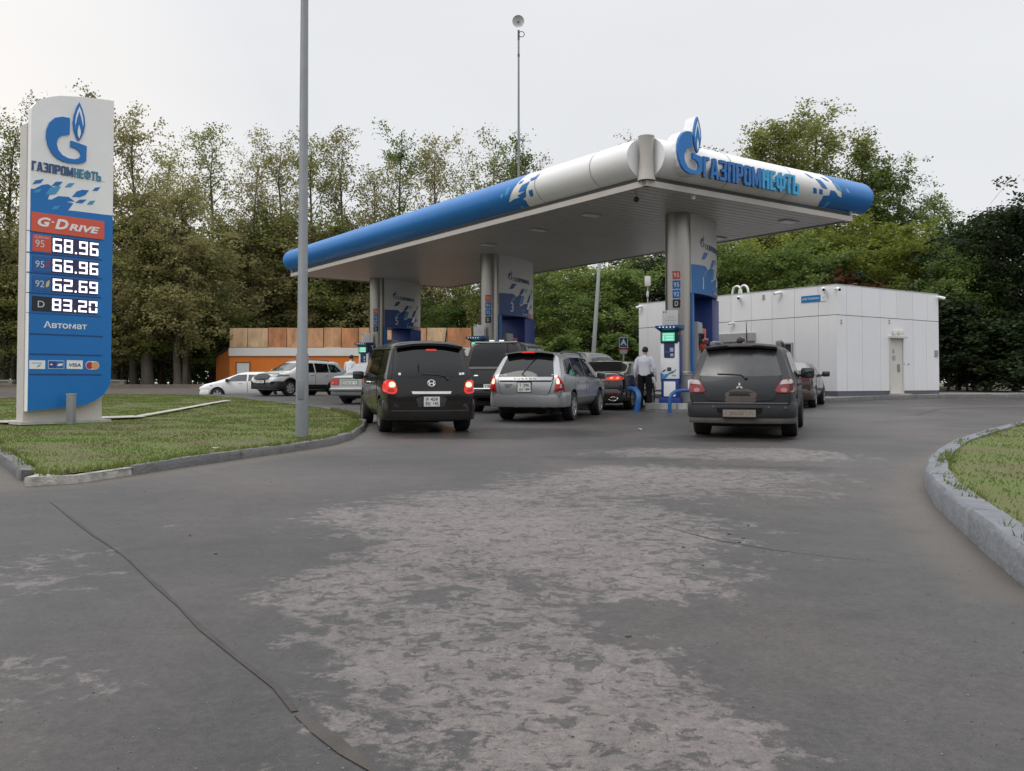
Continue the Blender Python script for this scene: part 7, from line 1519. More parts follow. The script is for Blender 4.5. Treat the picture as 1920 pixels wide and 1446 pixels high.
# --- pale people carrier far behind the saloon
P10 = paint('carrier_silver', (.44, .45, .45), .3, .3, .6, dust=.1)
c = Car('people_carrier', 'pale silver people carrier of which only the roof shows behind the black saloon', 4.5, 1.78, 1.78, P10, r=.33, wb=2.7, ro=.85, zbr=1.08, zbf=1.0, rake=.34, wst=.9, wsb=1.6, zhr=1.05, zhf=.9, rw=.68, cw=.80)
c.wheels('spoke', 5, ALLOY); c.under()
c.decal('rear_window', [(-.66, 1.12), (-.56, 1.60), (.56, 1.60), (.66, 1.12)], 'rear', mat('glass_sky', (.22, .22, .23), .12), off=.012)
for sx in (1, -1): c.decal('tail_light', [(sx * .70, .80), (sx * .70, 1.1), (sx * .84, 1.1), (sx * .84, .80)], 'rear', LENS_R, off=.02, thick=.05)
for side in ('left', 'right'):
    for q in ([(-1.85, 1.14), (-1.1, 1.10), (-1.1, 1.56), (-1.62, 1.54)], [(-1.02, 1.10), (-.1, 1.07), (-.1, 1.58), (-1.02, 1.57)], [(-.02, 1.07), (1.15, 1.03), (.95, 1.3), (.6, 1.56), (-.02, 1.59)]): c.decal('window', q, side, GLASSL, off=.008)
c.bumper(.26, .6, .03, P10, wrap=.5); c.place((2.15, 31.2), 24)
# ------------------------------------------------------------------ people
def organic(name, parts, m, parent=None, vox=.012, it=4):
    """one continuous surface round tapering limbs. parts: chains of (point, radius or (side, depth)) with a side direction"""
    M = MB()
    for ch, side in parts:
        side = Vector(side)
        ps = [Vector(p) for p, r in ch]; rs = [r if isinstance(r, tuple) else (r, r) for p, r in ch]; n = 14; vs = []; fs = []
        t0 = (ps[1] - ps[0]).normalized(); t1 = (ps[-1] - ps[-2]).normalized()
        ps = [ps[0] - t0 * min(rs[0]) * .75, ps[0] - t0 * min(rs[0]) * .45] + ps + [ps[-1] + t1 * min(rs[-1]) * .45, ps[-1] + t1 * min(rs[-1]) * .75]
        rs = [tuple(x * .35 for x in rs[0]), tuple(x * .85 for x in rs[0])] + rs + [tuple(x * .85 for x in rs[-1]), tuple(x * .35 for x in rs[-1])]
        for i, p in enumerate(ps):
            t = (ps[min(i + 1, len(ps) - 1)] - ps[max(i - 1, 0)]).normalized(); u = (side - t * side.dot(t)).normalized(); w = t.cross(u)
            vs += [p + u * cos(2 * pi * k / n) * rs[i][0] + w * sin(2 * pi * k / n) * rs[i][1] for k in range(n)]
        for i in range(len(ps) - 1):
            for k in range(n): fs.append((i * n + k, i * n + (k + 1) % n, (i + 1) * n + (k + 1) % n, (i + 1) * n + k))
        fs += [tuple(range(n))[::-1], tuple(range((len(ps) - 1) * n, len(ps) * n))]; M.add(vs, fs)
    o = M.build(name, m, parent); md = o.modifiers.new('r', 'REMESH'); md.mode = 'VOXEL'; md.voxel_size = vox; md.use_smooth_shade = True
    sm = o.modifiers.new('s', 'SMOOTH'); sm.factor = .5; sm.iterations = it
    m2 = evaluated(o); o.modifiers.clear(); old = o.data; o.data = m2; bpy.data.meshes.remove(old); m2.materials.clear(); m2.materials.append(m)
    for p in m2.polygons: p.use_smooth = True
    return o
def person(label, loc, rz, H, J, shirt, trousers, shoe):
    """J: joint positions in metres for a 1.75 m figure that faces +Y; sides r and l"""
    k = H / 1.75; V = lambda p: Vector(p) * k; X = (1, 0, 0); Y = (0, 1, 0); K = lambda *r: tuple(x * k for x in r)
    nk = Vector(J['nk']); up = (Vector(J['hd']) - nk).normalized(); fw = Vector(J.get('face', (0, 1, 0))); fw = (fw - up * fw.dot(up)).normalized(); sd = fw.cross(up).normalized()
    pel, sp, ch, nb = (Vector(J[q]) for q in ('pel', 'sp', 'ch', 'nb'))
    shm = (Vector(J['shr']) + Vector(J['shl'])) / 2; ax = (Vector(J['shr']) - Vector(J['shl'])).normalized()
    parts = [([(V(pel), K(.150, .105)), (V(sp), K(.135, .095)), (V(ch), K(.155, .105)), (V(shm + Vector((0, 0, .01))), K(.125, .080)), (V(nb), K(.062, .058)), (V(nk), K(.054, .054)), (V(nk + up * .05 + fw * .012), K(.055, .058))], X),
             ([(V(nk + up * .045 + fw * .040), K(.045, .050)), (V(nk + up * .085 + fw * .022), K(.064, .078)), (V(nk + up * .135 + fw * .010), K(.074, .094)), (V(nk + up * .185 + fw * .0), K(.066, .082)), (V(nk + up * .205), K(.045, .055))], sd)]
    shp = [([(V(pel + Vector((0, 0, -.03))), K(.172, .128)), (V(pel.lerp(sp, .5)), K(.178, .132)), (V(sp), K(.170, .126)), (V(ch), K(.186, .130)), (V(shm + Vector((0, 0, .015))), K(.150, .098)), (V(nb + Vector((0, 0, -.005))), K(.080, .074))], X)]
    trp = [([(V(pel + Vector((0, 0, .07))), K(.158, .118)), (V(pel + Vector((0, 0, -.05))), K(.168, .126))], X)]
    for s in 'rl':
        sg = 1 if s == 'r' else -1; S, E, W = Vector(J['sh' + s]), Vector(J['el' + s]), Vector(J['wr' + s]); P, N, A = Vector(J['hp' + s]), Vector(J['kn' + s]), Vector(J['an' + s])
        d = (W - E).normalized(); side = Vector((0, 1, 0)); side = (side - d * side.dot(d)).normalized(); inn = Vector((-sg, 0, 0))
        parts += [([(V(S - ax * sg * .03), K(.060, .060)), (V(S.lerp(E, .3)), K(.052, .052)), (V(E), K(.042, .042)), (V(E.lerp(W, .3)), K(.043, .042)), (V(W), K(.030, .025)), (V(W + d * .05), K(.040, .019)), (V(W + d * .10), K(.041, .017))], Y),
                  ([(V(P), K(.090, .095)), (V(P.lerp(N, .5)), K(.078, .082)), (V(N), K(.056, .060)), (V(N.lerp(A, .35)), K(.055, .062)), (V(A), K(.038, .042)), (V(A + Vector((0, -.02, -.06))), K(.035, .04))], X),
                  ([(V(A + Vector((0, -.04, -.06))), K(.036, .030)), (V(A + Vector((sg * .01, .08, -.068))), K(.042, .026)), (V(A + Vector((sg * .015, .16, -.076))), K(.036, .016))], X)]
        for off, ln in ((.030, .070), (.010, .080), (-.011, .074), (-.030, .056)):
            b = W + d * .095 + side * off; parts.append(([(V(b), .0098 * k), (V(b + d * ln * .5 + inn * .005), .0095 * k), (V(b + d * ln * .8 + inn * .018), .009 * k), (V(b + d * ln * .95 + inn * .032), .008 * k)], Y))
        parts.append(([(V(W + d * .025 + side * .030), .013 * k), (V(W + d * .060 + side * .052 + inn * .008), .012 * k), (V(W + d * .092 + side * .058 + inn * .018), .010 * k)], Y))
        ar = [(V(S - ax * sg * .04), K(.074, .074)), (V(S.lerp(E, .25)), K(.070, .070)), (V(E), K(.060, .060))]
        if J.get('long', True): ar += [(V(E.lerp(W, .4)), K(.056, .056)), (V(E.lerp(W, .92)), K(.045, .042))]
        shp.append((ar, Y))
        trp.append(([(V(P + Vector((0, 0, .02))), K(.104, .116)), (V(P.lerp(N, .5)), K(.096, .102)), (V(N), K(.080, .086)), (V(N.lerp(A, .5)), K(.074, .080)), (V(A + Vector((0, 0, -.03))), K(.064, .072))], X))
    o = organic('person', parts, SKIN, None, .0075 * k, 3); o.location = loc; o.rotation_euler = (0, 0, rz); tag(o, label, 'person')
    organic('shirt', shp, shirt, o, .014, 5); organic('trousers', trp, trousers, o, .014, 4)
    for s in 'rl':
        sg = 1 if s == 'r' else -1; a = Vector(J['an' + s]); organic('shoe', [([(V(a + Vector((0, -.06, -.055))), K(.042, .036)), (V(a + Vector((sg * .008, .05, -.062))), K(.048, .036)), (V(a + Vector((sg * .015, .155, -.072))), K(.043, .024))], X)], shoe, o, .010, 3)
    hb = V(nk + up * .145 - fw * .012); M = MB(); M.ball((0, 0, 0), (1, 1, 1), n=18, m=12)
    hv = [hb + (sd * v.x * .083 + fw * v.y * .100 + up * v.z * .088) * k for v in M.v]; u = lambda i: ((hv[i] - hb).dot(fw) / k, (hv[i] - hb).dot(up) / k)
    fc_ = [f for f in M.f if not all((u(i)[0] > .03 and u(i)[1] < .04) or u(i)[1] < -.07 for i in f)]
    MB().add(hv, fc_).build('hair', HAIR, o)
    c0 = V(nk + up * .125 + fw * .006)
    M = MB(); M.ball(c0 + fw * .096 * k - up * .018 * k, (.013 * k, .018 * k, .022 * k)); M.build('nose', SKIN, o)
    for sg in (1, -1):
        M = MB(); M.ball(c0 + fw * .084 * k + sd * sg * .032 * k + up * .010 * k, (.013 * k, .009 * k, .008 * k)); M.build('eye', mat('eye_white', (.5, .48, .45), .3), o)
        M = MB(); M.ball(c0 + sd * sg * .078 * k - fw * .005 * k - up * .01 * k, (.014 * k, .024 * k, .034 * k)); M.build('ear', SKIN, o)
    M = MB(); M.ball(c0 + fw * .080 * k - up * .055 * k, (.025 * k, .010 * k, .008 * k)); M.build('mouth', mat('lips', (.25, .10, .08), .5), o)
    return o
CLOTH_W = mat('shirt_white', (.50, .50, .56), .8, var=.10, scale=7, bump=.6, bscale=6); CLOTH_W2 = mat('shirt_pale', (.62, .62, .66), .8, var=.08, scale=7, bump=.5, bscale=6); CLOTH_G = mat('shirt_grey', (.10, .10, .105), .8, var=.1, scale=7); TROUS = mat('trousers_dark', (.006, .006, .008), .9, spec=.2, var=.2, scale=9, bump=.5, bscale=8); SHOE = mat('shoe_black', (.012, .011, .011), .4, var=.1)
STAND = dict(pel=(0, 0, .97), sp=(0, -.005, 1.14), ch=(0, -.01, 1.335), nb=(0, .0, 1.47), nk=(0, .012, 1.52), hd=(0, .02, 1.66), shr=(.20, -.01, 1.41), shl=(-.20, -.01, 1.41), elr=(.265, -.03, 1.13), ell=(-.265, -.03, 1.13), wrr=(.27, .07, .89), wrl=(-.28, .05, .88), hpr=(.10, 0, .90), hpl=(-.10, 0, .90), knr=(.115, .03, .50), knl=(-.11, .03, .50), anr=(.12, -.01, .10), anl=(-.115, .0, .10))
tp = cols[0][1] + ih * -2.0 + ir * -.86; ft = at_y(1209, 752, 25.2)
person('man in white long sleeved shirt and black trousers, seen from behind at the payment terminal', (ft.x, ft.y, g(ft.x, ft.y) + .05), -radians(20), 1.74, dict(STAND, hd=(.01, .035, 1.66), wrr=(.30, .06, .90), elr=(.275, -.02, 1.14)), CLOTH_W, TROUS, SHOE)
h2 = at_y(657, 700, 33.9); person('man in a pale shirt bending towards the white SUV beside the old pale saloon', (h2.x, 33.9, g(h2.x, 33.9)), -radians(25), 1.74, dict(STAND, sp=(-.03, .02, 1.13), ch=(-.05, .07, 1.31), nb=(-.055, .11, 1.44), nk=(-.06, .125, 1.49), hd=(-.07, .18, 1.62), shr=(.14, .06, 1.39), shl=(-.25, .06, 1.39), elr=(.22, .10, 1.12), ell=(-.30, .10, 1.12), wrr=(.18, .28, .98), wrl=(-.26, .30, .98), long=False), CLOTH_W2, TROUS, SHOE)
h3 = at_y(1387, 640, 20.3); person('dark haired man whose head shows over the roof of the dusty SUV', (h3.x, 20.3, g(h3.x, 20.3)), -radians(70), 1.88, dict(STAND, hd=(.02, .03, 1.66)), CLOTH_G, TROUS, SHOE)

# ------------------------------------------------------------------ trees
def leaf_mat(name, c1, c2, c3, tr=.40):
    m = bpy.data.materials.new(name); m.use_nodes = True; n, l = m.node_tree.nodes, m.node_tree.links; b = n['Principled BSDF']; b.inputs['Roughness'].default_value = .6; b.inputs['Specular IOR Level'].default_value = .3
    gi = n.new('ShaderNodeNewGeometry'); t = n.new('ShaderNodeTexCoord'); oi = n.new('ShaderNodeObjectInfo'); z = n.new('ShaderNodeTexNoise'); z.inputs['Scale'].default_value = .55; z.inputs['Detail'].default_value = 3
    l.new(t.outputs['Object'], z.inputs['Vector'])
    a = n.new('ShaderNodeMath'); a.operation = 'MULTIPLY_ADD'; a.inputs[1].default_value = .45; l.new(gi.outputs['Random Per Island'], a.inputs[0]); l.new(z.outputs['Fac'], a.inputs[2])
    a2 = n.new('ShaderNodeMath'); a2.operation = 'MULTIPLY_ADD'; a2.inputs[1].default_value = .42; l.new(oi.outputs['Random'], a2.inputs[0]); l.new(a.outputs[0], a2.inputs[2])
    s = n.new('ShaderNodeMath'); s.operation = 'SUBTRACT'; s.inputs[1].default_value = .44; l.new(a2.outputs[0], s.inputs[0])
    r = n.new('ShaderNodeValToRGB'); e = r.color_ramp.elements; e[0].position = .2; e[0].color = (*c1, 1); e[1].position = .85; e[1].color = (*c3, 1); q = r.color_ramp.elements.new(.5); q.color = (*c2, 1)
    l.new(s.outputs[0], r.inputs['Fac']); l.new(r.outputs[0], b.inputs['Base Color'])
    tl = n.new('ShaderNodeBsdfTranslucent'); l.new(r.outputs[0], tl.inputs['Color']); mx = n.new('ShaderNodeMixShader'); mx.inputs[0].default_value = tr; l.new(b.outputs[0], mx.inputs[1]); l.new(tl.outputs[0], mx.inputs[2]); l.new(mx.outputs[0], n['Material Output'].inputs[0]); return m
LF_OLIVE = leaf_mat('leaf_olive', (.150, .138, .048), (.275, .255, .100), (.370, .350, .160), .5); LF_GREEN = leaf_mat('leaf_green', (.070, .110, .024), (.160, .230, .054), (.250, .320, .090), .5); LF_YEL = leaf_mat('leaf_yellow_green', (.105, .130, .017), (.190, .225, .033), (.28, .300, .060), .5); LF_DARK = leaf_mat('leaf_dark', (.012, .022, .007), (.028, .050, .014), (.058, .092, .026)); LF_OLG = leaf_mat('leaf_olive_green', (.125, .142, .036), (.245, .265, .076), (.345, .360, .125), .5); LF_MID = leaf_mat('leaf_mid', (.03, .04, .012), (.07, .085, .026), (.12, .135, .045), .4); LF_RED = leaf_mat('leaf_rust', (.06, .03, .012), (.12, .04, .018), (.18, .055, .025))
BARK = mat('bark', (.085, .070, .055), .9, var=.4, scale=3, bump=.8, bscale=10, stretch=(1, 1, .25))
def tree_mesh(seed, H, R_, kind):
    """returns (trunk MB, crown MB) for a tree of height H; kind poplar / broad / bush"""
    R = random.Random(seed); T = MB(); Cw = MB(); r0 = {'poplar': .0125, 'broad': .016, 'bush': .010}[kind] * H
    tp = [Vector((0, 0, -.2))]; x = y = 0
    for i in range(1, 9): x += R.uniform(-.012, .012) * H; y += R.uniform(-.012, .012) * H; tp.append(Vector((x, y, H * .93 * i / 8)))
    T.tube(tp, [r0 * 1.25, r0] + [r0 * (1 - .93 * i / 7) + .01 for i in range(1, 8)], 9)
    def at(t): f = t * 8; i = min(7, int(f)); return tp[i].lerp(tp[i + 1], f - i)
    cl = []; lo = {'poplar': .09, 'broad': .10, 'bush': .04}[kind]; nl = {'poplar': 46, 'broad': 36, 'bush': 22}[kind]
    for i in range(nl):
        t = lo + (.97 - lo) * ((i + R.random()) / nl); p = at(t); a = i * 2.4 + R.uniform(-.4, .4); u = (t - lo) / (1 - lo)
        if kind == 'poplar': ln = R_ * (.62 + .75 * (1 - u)) * R.uniform(.6, 1.3); el = R.uniform(.6, 1.15)
        elif kind == 'broad': ln = R_ * (.5 + .9 * sin(pi * (.15 + .75 * u))) * R.uniform(.6, 1.1); el = R.uniform(.1, .75) + u * .4
        else: ln = R_ * (.5 + .8 * (1 - u)) * R.uniform(.6, 1.1); el = R.uniform(.3, 1.0)
        d = Vector((cos(a) * cos(el), sin(a) * cos(el), sin(el))); q = [p]; rr = max(.016, r0 * .36 * (1 - t * .8))
        for s in range(3): d = (d + Vector((R.uniform(-.2, .2), R.uniform(-.2, .2), R.uniform(-.05, .25)))).normalized(); q.append(q[-1] + d * ln / 3)
        T.tube(q, [rr, rr * .7, rr * .42, rr * .15], 5)
        for s in range({'poplar': 8, 'broad': 6, 'bush': 4}[kind]):
            f = R.uniform(.35, 1.05) * 3; j = min(2, int(f)); c = q[j].lerp(q[j + 1], f - j); tw = Vector((R.gauss(0, 1), R.gauss(0, 1), R.uniform(-.3, 1.0))).normalized() * ln * R.uniform(.12, .38)
            T.tube([c, c + tw], [rr * .3, .008], 4, caps=False); cl.append(c + tw)
            if R.random() < .6: cl.append(c + tw * .35)
    cl.append(tp[-1]); cl.append(tp[-1] + Vector((0, 0, .03 * H)))
    per = {'poplar': 25, 'broad': 48, 'bush': 56}[kind]; sz = {'poplar': (.11, .23), 'broad': (.13, .27), 'bush': (.10, .20)}[kind]; sp = {'poplar': .026, 'broad': .046, 'bush': .075}[kind] * H
    vs = []; fs = []
    for c in cl:
        k = R.uniform(.55, 1.25); low = 1.0 if kind != 'poplar' else (1.6 if c.z < H * .45 else (.95 if c.z < H * .68 else .55)) * (1.9 if seed in (15, 16) else 1)
        for _ in range(int(per * k * low)):
            p = c + Vector((R.gauss(0, 1), R.gauss(0, 1), R.gauss(0, .8))) * sp * .55 * k
            if p.z < .25: continue
            a = R.uniform(0, 2 * pi); b = R.uniform(-.9, .9); l = R.uniform(*sz); d = Vector((cos(a) * cos(b), sin(a) * cos(b), sin(b))); w = d.cross(Vector((R.gauss(0, 1), R.gauss(0, 1), R.gauss(0, 1)))).normalized() * l * .36; o = len(vs)
            vs += [p - d * l * .5, p + w - d * l * .05, p + d * l * .5, p - w - d * l * .05]; fs.append((o, o + 1, o + 2, o + 3))
    Cw.add(vs, fs); return T, Cw
def proto(kind, seed, H, R_, lm, name):
    T, Cw = tree_mesh(seed, H, R_, kind); o = bpy.data.objects.new(name, None); COL.objects.link(o)
    t = T.build('trunk' if kind != 'bush' else 'stem', BARK, o); c = Cw.build('crown', lm, o, smooth=False); zz = sorted(v.z for v in Cw.v); return o, zz[int(len(zz) * .997)]
PR = {}
for kind, seeds, H, R_ in (('poplar', (11, 12, 13, 14, 15, 16), 18.0, 3.4), ('broad', (21, 22, 23), 11.0, 4.0), ('bush', (31, 32), 4.0, 1.9)):
    for i, s in enumerate(seeds):
        PR[kind, i] = proto(kind, s, H, R_, LF_OLIVE, {'poplar': 'poplar_tree', 'broad': 'leafy_tree', 'bush': 'bush'}[kind])
USED = set(); VAR = {}
def plant(kind, i, px, y, topy, lm, lab, cat='tree', group='trees round the station', wide=1.0, x=None):
    src, H = PR[kind, i]; bx = at_y(px, 700, y).x if x is None else x; gz = g(bx, y) - .05; zt = at_y(px, topy, y).z; s = (zt - gz) / H
    R = random.Random(px * 7 + int(y)); rz = R.uniform(0, 6.28)
    key = (kind, i)
    if key not in USED: USED.add(key); o = src; o.location = (bx, y, gz); o.rotation_euler = (0, 0, rz)
    else: o = dup(src, (bx, y, gz), rz)
    o.scale = (s * wide, s * wide, s); tag(o, lab, cat, group)
    for c in kids(o):
        if c.name.startswith('crown'):
            if c.data.materials[0] is not lm:
                k2 = (c.data.name, lm.name)
                if k2 not in VAR: d = c.data.copy(); d.materials[0] = lm; VAR[k2] = d
                c.data = VAR[k2]
    return o
OL = 'tall thin olive leaved poplar in the row left of the canopy'
row = [(-60, 60, 215, 0), (8, 62, 196, 1), (95, 61, 190, 2), (160, 64, 182, 3), (250, 60, 200, 0), (305, 66, 255, 1), (345, 59, 330, 2), (402, 63, 236, 3), (470, 60, 262, 1), (528, 66, 250, 0), (590, 62, 262, 2), (648, 65, 242, 3), (704, 61, 292, 1), (748, 66, 246, 0), (812, 62, 255, 2), (862, 68, 318, 3), (918, 64, 262, 1), (968, 67, 258, 2), (1004, 66, 292, 0)]
LBL = ['poplar at the far left edge beyond the price sign', 'poplar just left of the price sign top', 'poplar directly behind the price sign', 'poplar behind the right edge of the price sign', 'tall airy poplar just right of the price sign', 'thin poplar second to the right of the price sign', 'short poplar in the gap right of the price sign', 'dark topped poplar standing out left of the lamp post', 'poplar left of the grey lamp post', 'poplar touching the lamp post on its left', 'poplar just right of the lamp post', 'poplar above the far blue end of the canopy', 'low poplar above the blue canopy fascia', 'rounded poplar top above the middle of the blue fascia', 'poplar right of the rounded top above the fascia', 'low poplar in the notch above the canopy', 'poplar left of the antenna mast', 'poplar behind the antenna mast', 'last poplar right of the antenna mast']
for (px, y, t, i), lb_ in zip(row, LBL): plant('poplar', i, px, y + (8 if 380 < px < 900 else 0), t, LF_GREEN if px in (748, 968) else (LF_OLG if px in (8, 305, 402, 590, 862, 918) else LF_OLIVE), lb_, group='poplars behind the street', wide=.92)
for px, y, t, i, lm, lb_ in ((230, 61, 470, 0, LF_OLIVE, 'leafy low tree under the poplars right of the price sign'), (330, 62, 520, 1, LF_GREEN, 'dark green low tree left of the orange kiosk'), (30, 66, 440, 2, LF_OLG, 'low leafy tree behind the price sign pillar'), (420, 72, 450, 1, LF_OLG, 'olive leafy tree behind the left end of the orange kiosk'), (520, 73, 430, 2, LF_OLIVE, 'olive leafy tree above the orange kiosk near the lamp post'), (620, 72, 450, 0, LF_OLG, 'olive leafy tree behind the kiosk, right of the lamp post'), (720, 74, 440, 1, LF_OLIVE, 'olive leafy tree behind the farthest column'), (110, 74, 420, 1, LF_OLIVE, 'leafy tree deep behind the price sign'), (-60, 70, 450, 0, LF_OLIVE, 'leafy tree at the left edge of the street'), (830, 66, 560, 2, LF_GREEN, 'green leafy tree between the two far columns'), (885, 70, 545, 0, LF_GREEN, 'green leafy tree left of the middle column'), (275, 60.5, 400, 1, LF_OLG, 'full olive green tree over the thick trunk right of the price sign'), (355, 61, 430, 2, LF_OLIVE, 'full olive tree before the dark topped poplar'), (395, 63, 540, 0, LF_GREEN, 'fresh green low tree at the left corner of the orange kiosk'), (215, 60.8, 560, 2, LF_OLIVE, 'low olive tree at the right edge of the price sign'), (470, 70, 400, 0, LF_OLG, 'full olive green tree left of the lamp post above the kiosk'), (570, 70, 420, 1, LF_OLIVE, 'full olive tree behind the lamp post above the kiosk'), (670, 71, 430, 2, LF_OLG, 'full olive green tree above the kiosk left of the farthest column'), (150, 61, 520, 0, LF_OLG, 'olive green tree hidden behind the price sign foot'), (5, 61, 470, 1, LF_OLG, 'olive green tree left of the price sign')):
    plant('broad', i, px, y, t, lm, lb_, group='leafy trees behind the street', wide=1.4)
for px, y, t, i, lm, lb_ in ((1040, 55, 500, 0, LF_GREEN, 'green tree right of the middle column under the canopy'), (1085, 58, 480, 1, LF_YEL, 'bright green tree left of the thin leaning pole'), (1150, 56, 490, 2, LF_GREEN, 'green tree right of the thin leaning pole'), (1205, 60, 470, 0, LF_DARK, 'dark tree behind the roof antenna of the white building'), (1255, 58, 480, 1, LF_DARK, 'dark tree behind the nearest column'), (980, 58, 545, 1, LF_GREEN, 'green tree seen through the middle portal')):
    plant('broad', i, px, y, t, lm, lb_, group='leafy trees behind the canopy', wide=1.4)
for px, y, t, i, lm, lb_ in ((1360, 52, 440, 0, LF_GREEN, 'green tree above the left part of the white building'), (1420, 55, 430, 1, LF_YEL, 'yellow green tree above the white building'), (1490, 51, 445, 2, LF_GREEN, 'green tree above the blue address sign'), (1560, 54, 420, 0, LF_YEL, 'bright yellow green tree under the canopy tip'), (1640, 53, 405, 1, LF_YEL, 'yellow green tree right of the canopy tip'), (1700, 50, 430, 2, LF_YEL, 'yellowish tree above the right end of the white building'), (1745, 55, 420, 0, LF_YEL, 'pale yellow green tree at the right of the building'), (1590, 50, 500, 1, LF_DARK, 'dark low tree just above the building roof'), (1330, 56, 470, 2, LF_DARK, 'dark tree behind the right edge of the nearest column')):
    plant('broad', i, px, y, t, lm, lb_, group='leafy trees behind the white building', wide=1.3)
for px, y, t, i, lm, lb_ in ((1395, 64, 238, 4, LF_OLG, 'slender poplar right of the flame emblem'), (1448, 66, 252, 5, LF_OLG, 'poplar left of the tallest right hand poplar'), (1492, 64, 214, 4, LF_OLG, 'tallest poplar above the lettering'), (1545, 66, 218, 5, LF_OLG, 'tall poplar behind the chequered fascia part'), (1592, 63, 252, 4, LF_OLG, 'poplar above the blue canopy end'), (1640, 62, 296, 5, LF_GREEN, 'poplar just right of the canopy tip'), (1705, 61, 318, 4, LF_GREEN, 'separate poplar right of the canopy tip'), (1748, 60, 372, 5, LF_GREEN, 'low poplar right of the separate poplar'), (1335, 66, 280, 3, LF_OLG, 'poplar of which a tuft shows right of the flame'), (1191, 66, 250, 1, LF_OLG, 'poplar whose tip peeks over the canopy corner')):
    plant('poplar', i, px, y, t, lm, lb_, group='poplars behind the white building', wide=1.12)
for px, y, t, i, lb_ in ((1795, 44, 470, 0, 'dark tree right beside the white building'), (1850, 46, 405, 1, 'very dark tree near the right edge of the picture'), (1905, 44, 372, 2, 'very dark tall tree at the right edge'), (1960, 42, 360, 0, 'very dark tree cut by the right edge'), (1830, 50, 430, 2, 'dark tree behind the right hand dark trees')):
    plant('broad', i, px, y, t, LF_DARK if px != 1795 else LF_GREEN, lb_, group='dark trees at the right edge', wide=1.25)
for px, y, t, i, lm, lb_ in ((1775, 41, 560, 0, LF_DARK, 'dark bush at the right corner of the white building'), (1815, 41, 580, 1, LF_DARK, 'dark bush right of the white building'), (1860, 40, 600, 0, LF_DARK, 'low dark bush near the right edge'), (1910, 40, 590, 1, LF_DARK, 'low dark bush at the right edge'), (1965, 39, 600, 0, LF_DARK, 'low dark bush cut by the right edge'), (1610, 48, 515, 1, LF_RED, 'rust red bush just above the building roof'), (1010, 52, 640, 1, LF_GREEN, 'green bush beyond the pickup'), (1060, 51, 630, 0, LF_GREEN, 'green bush left of the thin pole'), (1110, 52, 640, 1, LF_DARK, 'dark bush at the foot of the thin pole'), (1160, 51, 625, 0, LF_GREEN, 'green bush behind the road hump sign'), (1205, 53, 620, 1, LF_DARK, 'dark bush left of the white building'), (300, 70, 640, 0, LF_DARK, 'dark bush under the poplars left of the kiosk'), (370, 68, 655, 1, LF_GREEN, 'green bush beside the orange kiosk'), (240, 72, 640, 1, LF_DARK, 'dark bush behind the thick trunk'), (170, 71, 640, 0, LF_DARK, 'dark bush behind the price sign base'), (60, 70, 640, 1, LF_DARK, 'dark bush behind the price sign pillar'), (-20, 69, 650, 0, LF_DARK, 'dark bush at the left edge'), (930, 60, 620, 0, LF_GREEN, 'green bush behind the middle column'), (975, 57, 630, 1, LF_GREEN, 'green bush seen through the middle portal')):
    plant('bush', i, px, y, t, lm, lb_, cat='bush', group='bushes below the trees', wide=1.6)
for px, y, r_, lb_ in ((276, 59.2, .40, 'thick brown trunk under the poplars right of the sign'), (332, 58.8, .24, 'pair of brown trunks left of the orange kiosk'), (215, 60.5, .22, 'thin trunk behind the low stone wall')):
    p = at_y(px, 720, y); gz = g(p.x, y); o = thing('poplar_tree', lb_, 'tree', (p.x, y, gz - .05), group='near trunks by the street'); R = random.Random(px); M = MB()
    q = [Vector((0, 0, 0)), Vector((.03, 0, .5))] + [Vector((R.uniform(-.15, .15) * i, R.uniform(-.1, .1) * i, .5 + 1.6 * i)) for i in range(1, 8)]; M.tube(q, [r_ * 1.25, r_] + [r_ * (1 - i * .105) for i in range(1, 8)], 12); M.build('trunk', BARK, o)
    T_, C_ = tree_mesh(px, 13.0, 3.0, 'poplar'); C_.build('crown', LF_OLIVE, o, smooth=False)
for (k_, (o, H)) in PR.items():
    if k_ not in USED:
        for c in kids(o): bpy.data.objects.remove(c)
        bpy.data.objects.remove(o)
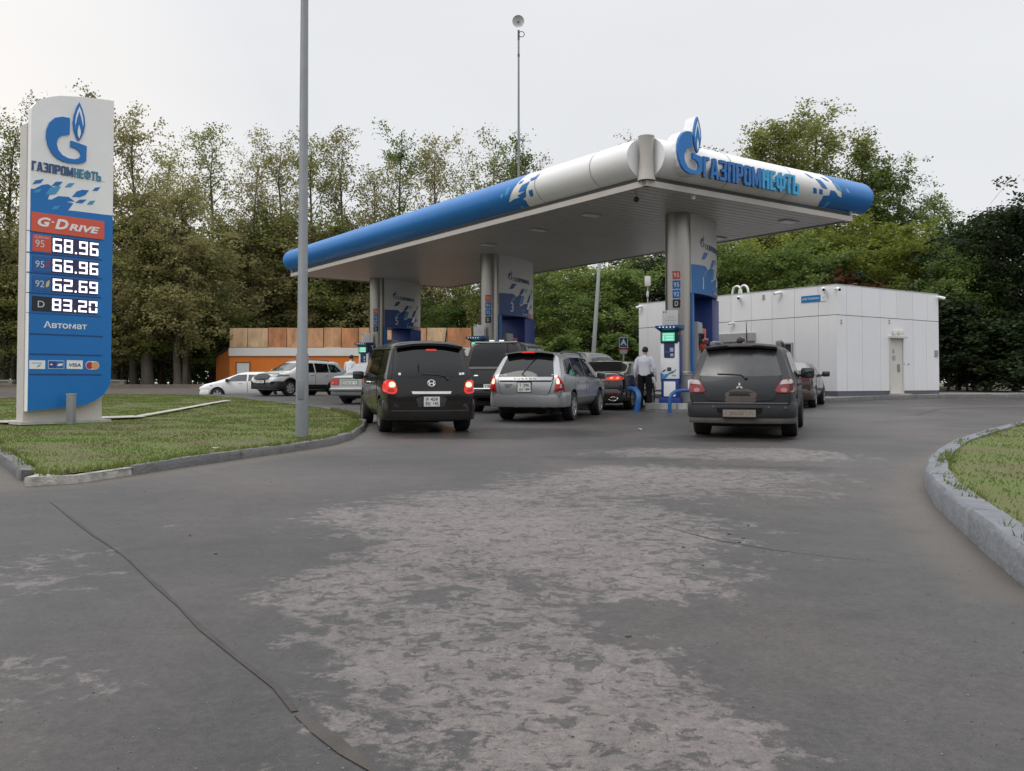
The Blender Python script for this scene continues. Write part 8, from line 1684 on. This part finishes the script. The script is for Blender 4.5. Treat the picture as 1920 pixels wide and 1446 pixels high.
# far-off wood that closes the horizon, and the wood behind the photographer that the cars mirror
def treeline(name, pts, h, n, lm, seed, leaf):
    R = random.Random(seed); vs, fs = [], []; L = [(Vector(a), Vector(b)) for a, b in zip(pts[:-1], pts[1:])]; tot = sum((b - a).length for a, b in L); ph = [R.uniform(0, 6.3) for _ in range(4)]
    for _ in range(n):
        q = R.uniform(0, tot)
        for a, b in L:
            if q <= (b - a).length: break
            q -= (b - a).length
        p = a.lerp(b, min(1, q / (b - a).length)); s = p.x + p.y; hh = h * (.72 + .16 * sin(s * .23 + ph[0]) + .10 * sin(s * .61 + ph[1]) + .07 * sin(s * 1.7 + ph[2])); z = hh * R.random() ** .8; dep = R.uniform(-3, 3)
        nn = (b - a).normalized(); c = Vector((p.x - nn.y * dep + R.gauss(0, .4), p.y + nn.x * dep, g(p.x, p.y) + z + R.gauss(0, .3)))
        d = Vector((R.gauss(0, 1), R.gauss(0, 1), R.gauss(0, 1))).normalized(); w = d.cross(Vector((R.gauss(0, 1), R.gauss(0, 1), R.gauss(0, 1)))).normalized(); l = R.uniform(.6, 1.2) * leaf; o = len(vs); vs += [c - d * l, c + w * l * .5, c + d * l, c - w * l * .5]; fs.append((o, o + 1, o + 2, o + 3))
    return tag(MB().add(vs, fs).build(name, lm, smooth=False), kind='stuff')
treeline('treeline', [(-95, 70), (-60, 84), (-5, 88), (25, 76), (60, 60), (75, 30)], 9.0, 42000, LF_MID, 5, .50)
treeline('treeline', [(-60, -30), (-20, -38), (20, -36), (60, -25)], 9.5, 16000, LF_DARK, 6, .8)
for px, py, dz_, lb_ in ((405, 842, .12, 'scrap of white paper on the left lawn'), (352, 866, 0, 'tiny white scrap at the foot of the left kerb'), (1200, 806, 0, 'pale flattened scrap on the asphalt before the pumps')):
    p = on_ground(px, py, dz_); R = random.Random(px); M = MB(); M.geo(P2([(-.05, -.03), (.04, -.035), (.05, .03), (-.03, .04)], .03), lambda s, t, d: Vector((s, t, .008 + R.uniform(0, .02) + d)), 0, .002); o = M.build('paper_scrap', WHITE2, loc=p); tag(o, lb_, 'litter')
# small stones and litter on the forecourt
R = random.Random(9); STM = mat('gravel_stone', (.10, .095, .09), .9, var=.3)
for px, py in ((1403, 986), (1367, 1002), (1386, 1018), (1394, 1010), (1281, 1027), (1318, 1061), (404, 1039), (1178, 1194), (356, 1005)):
    p = on_ground(px, py); M = MB(); M.ball((0, 0, .004), (R.uniform(.008, .016), R.uniform(.008, .014), R.uniform(.006, .01)), n=7, m=5); o = M.build('pebble', STM, loc=p); tag(o, 'small dark pebble lying on the forecourt asphalt', 'pebble', 'pebbles on the forecourt')
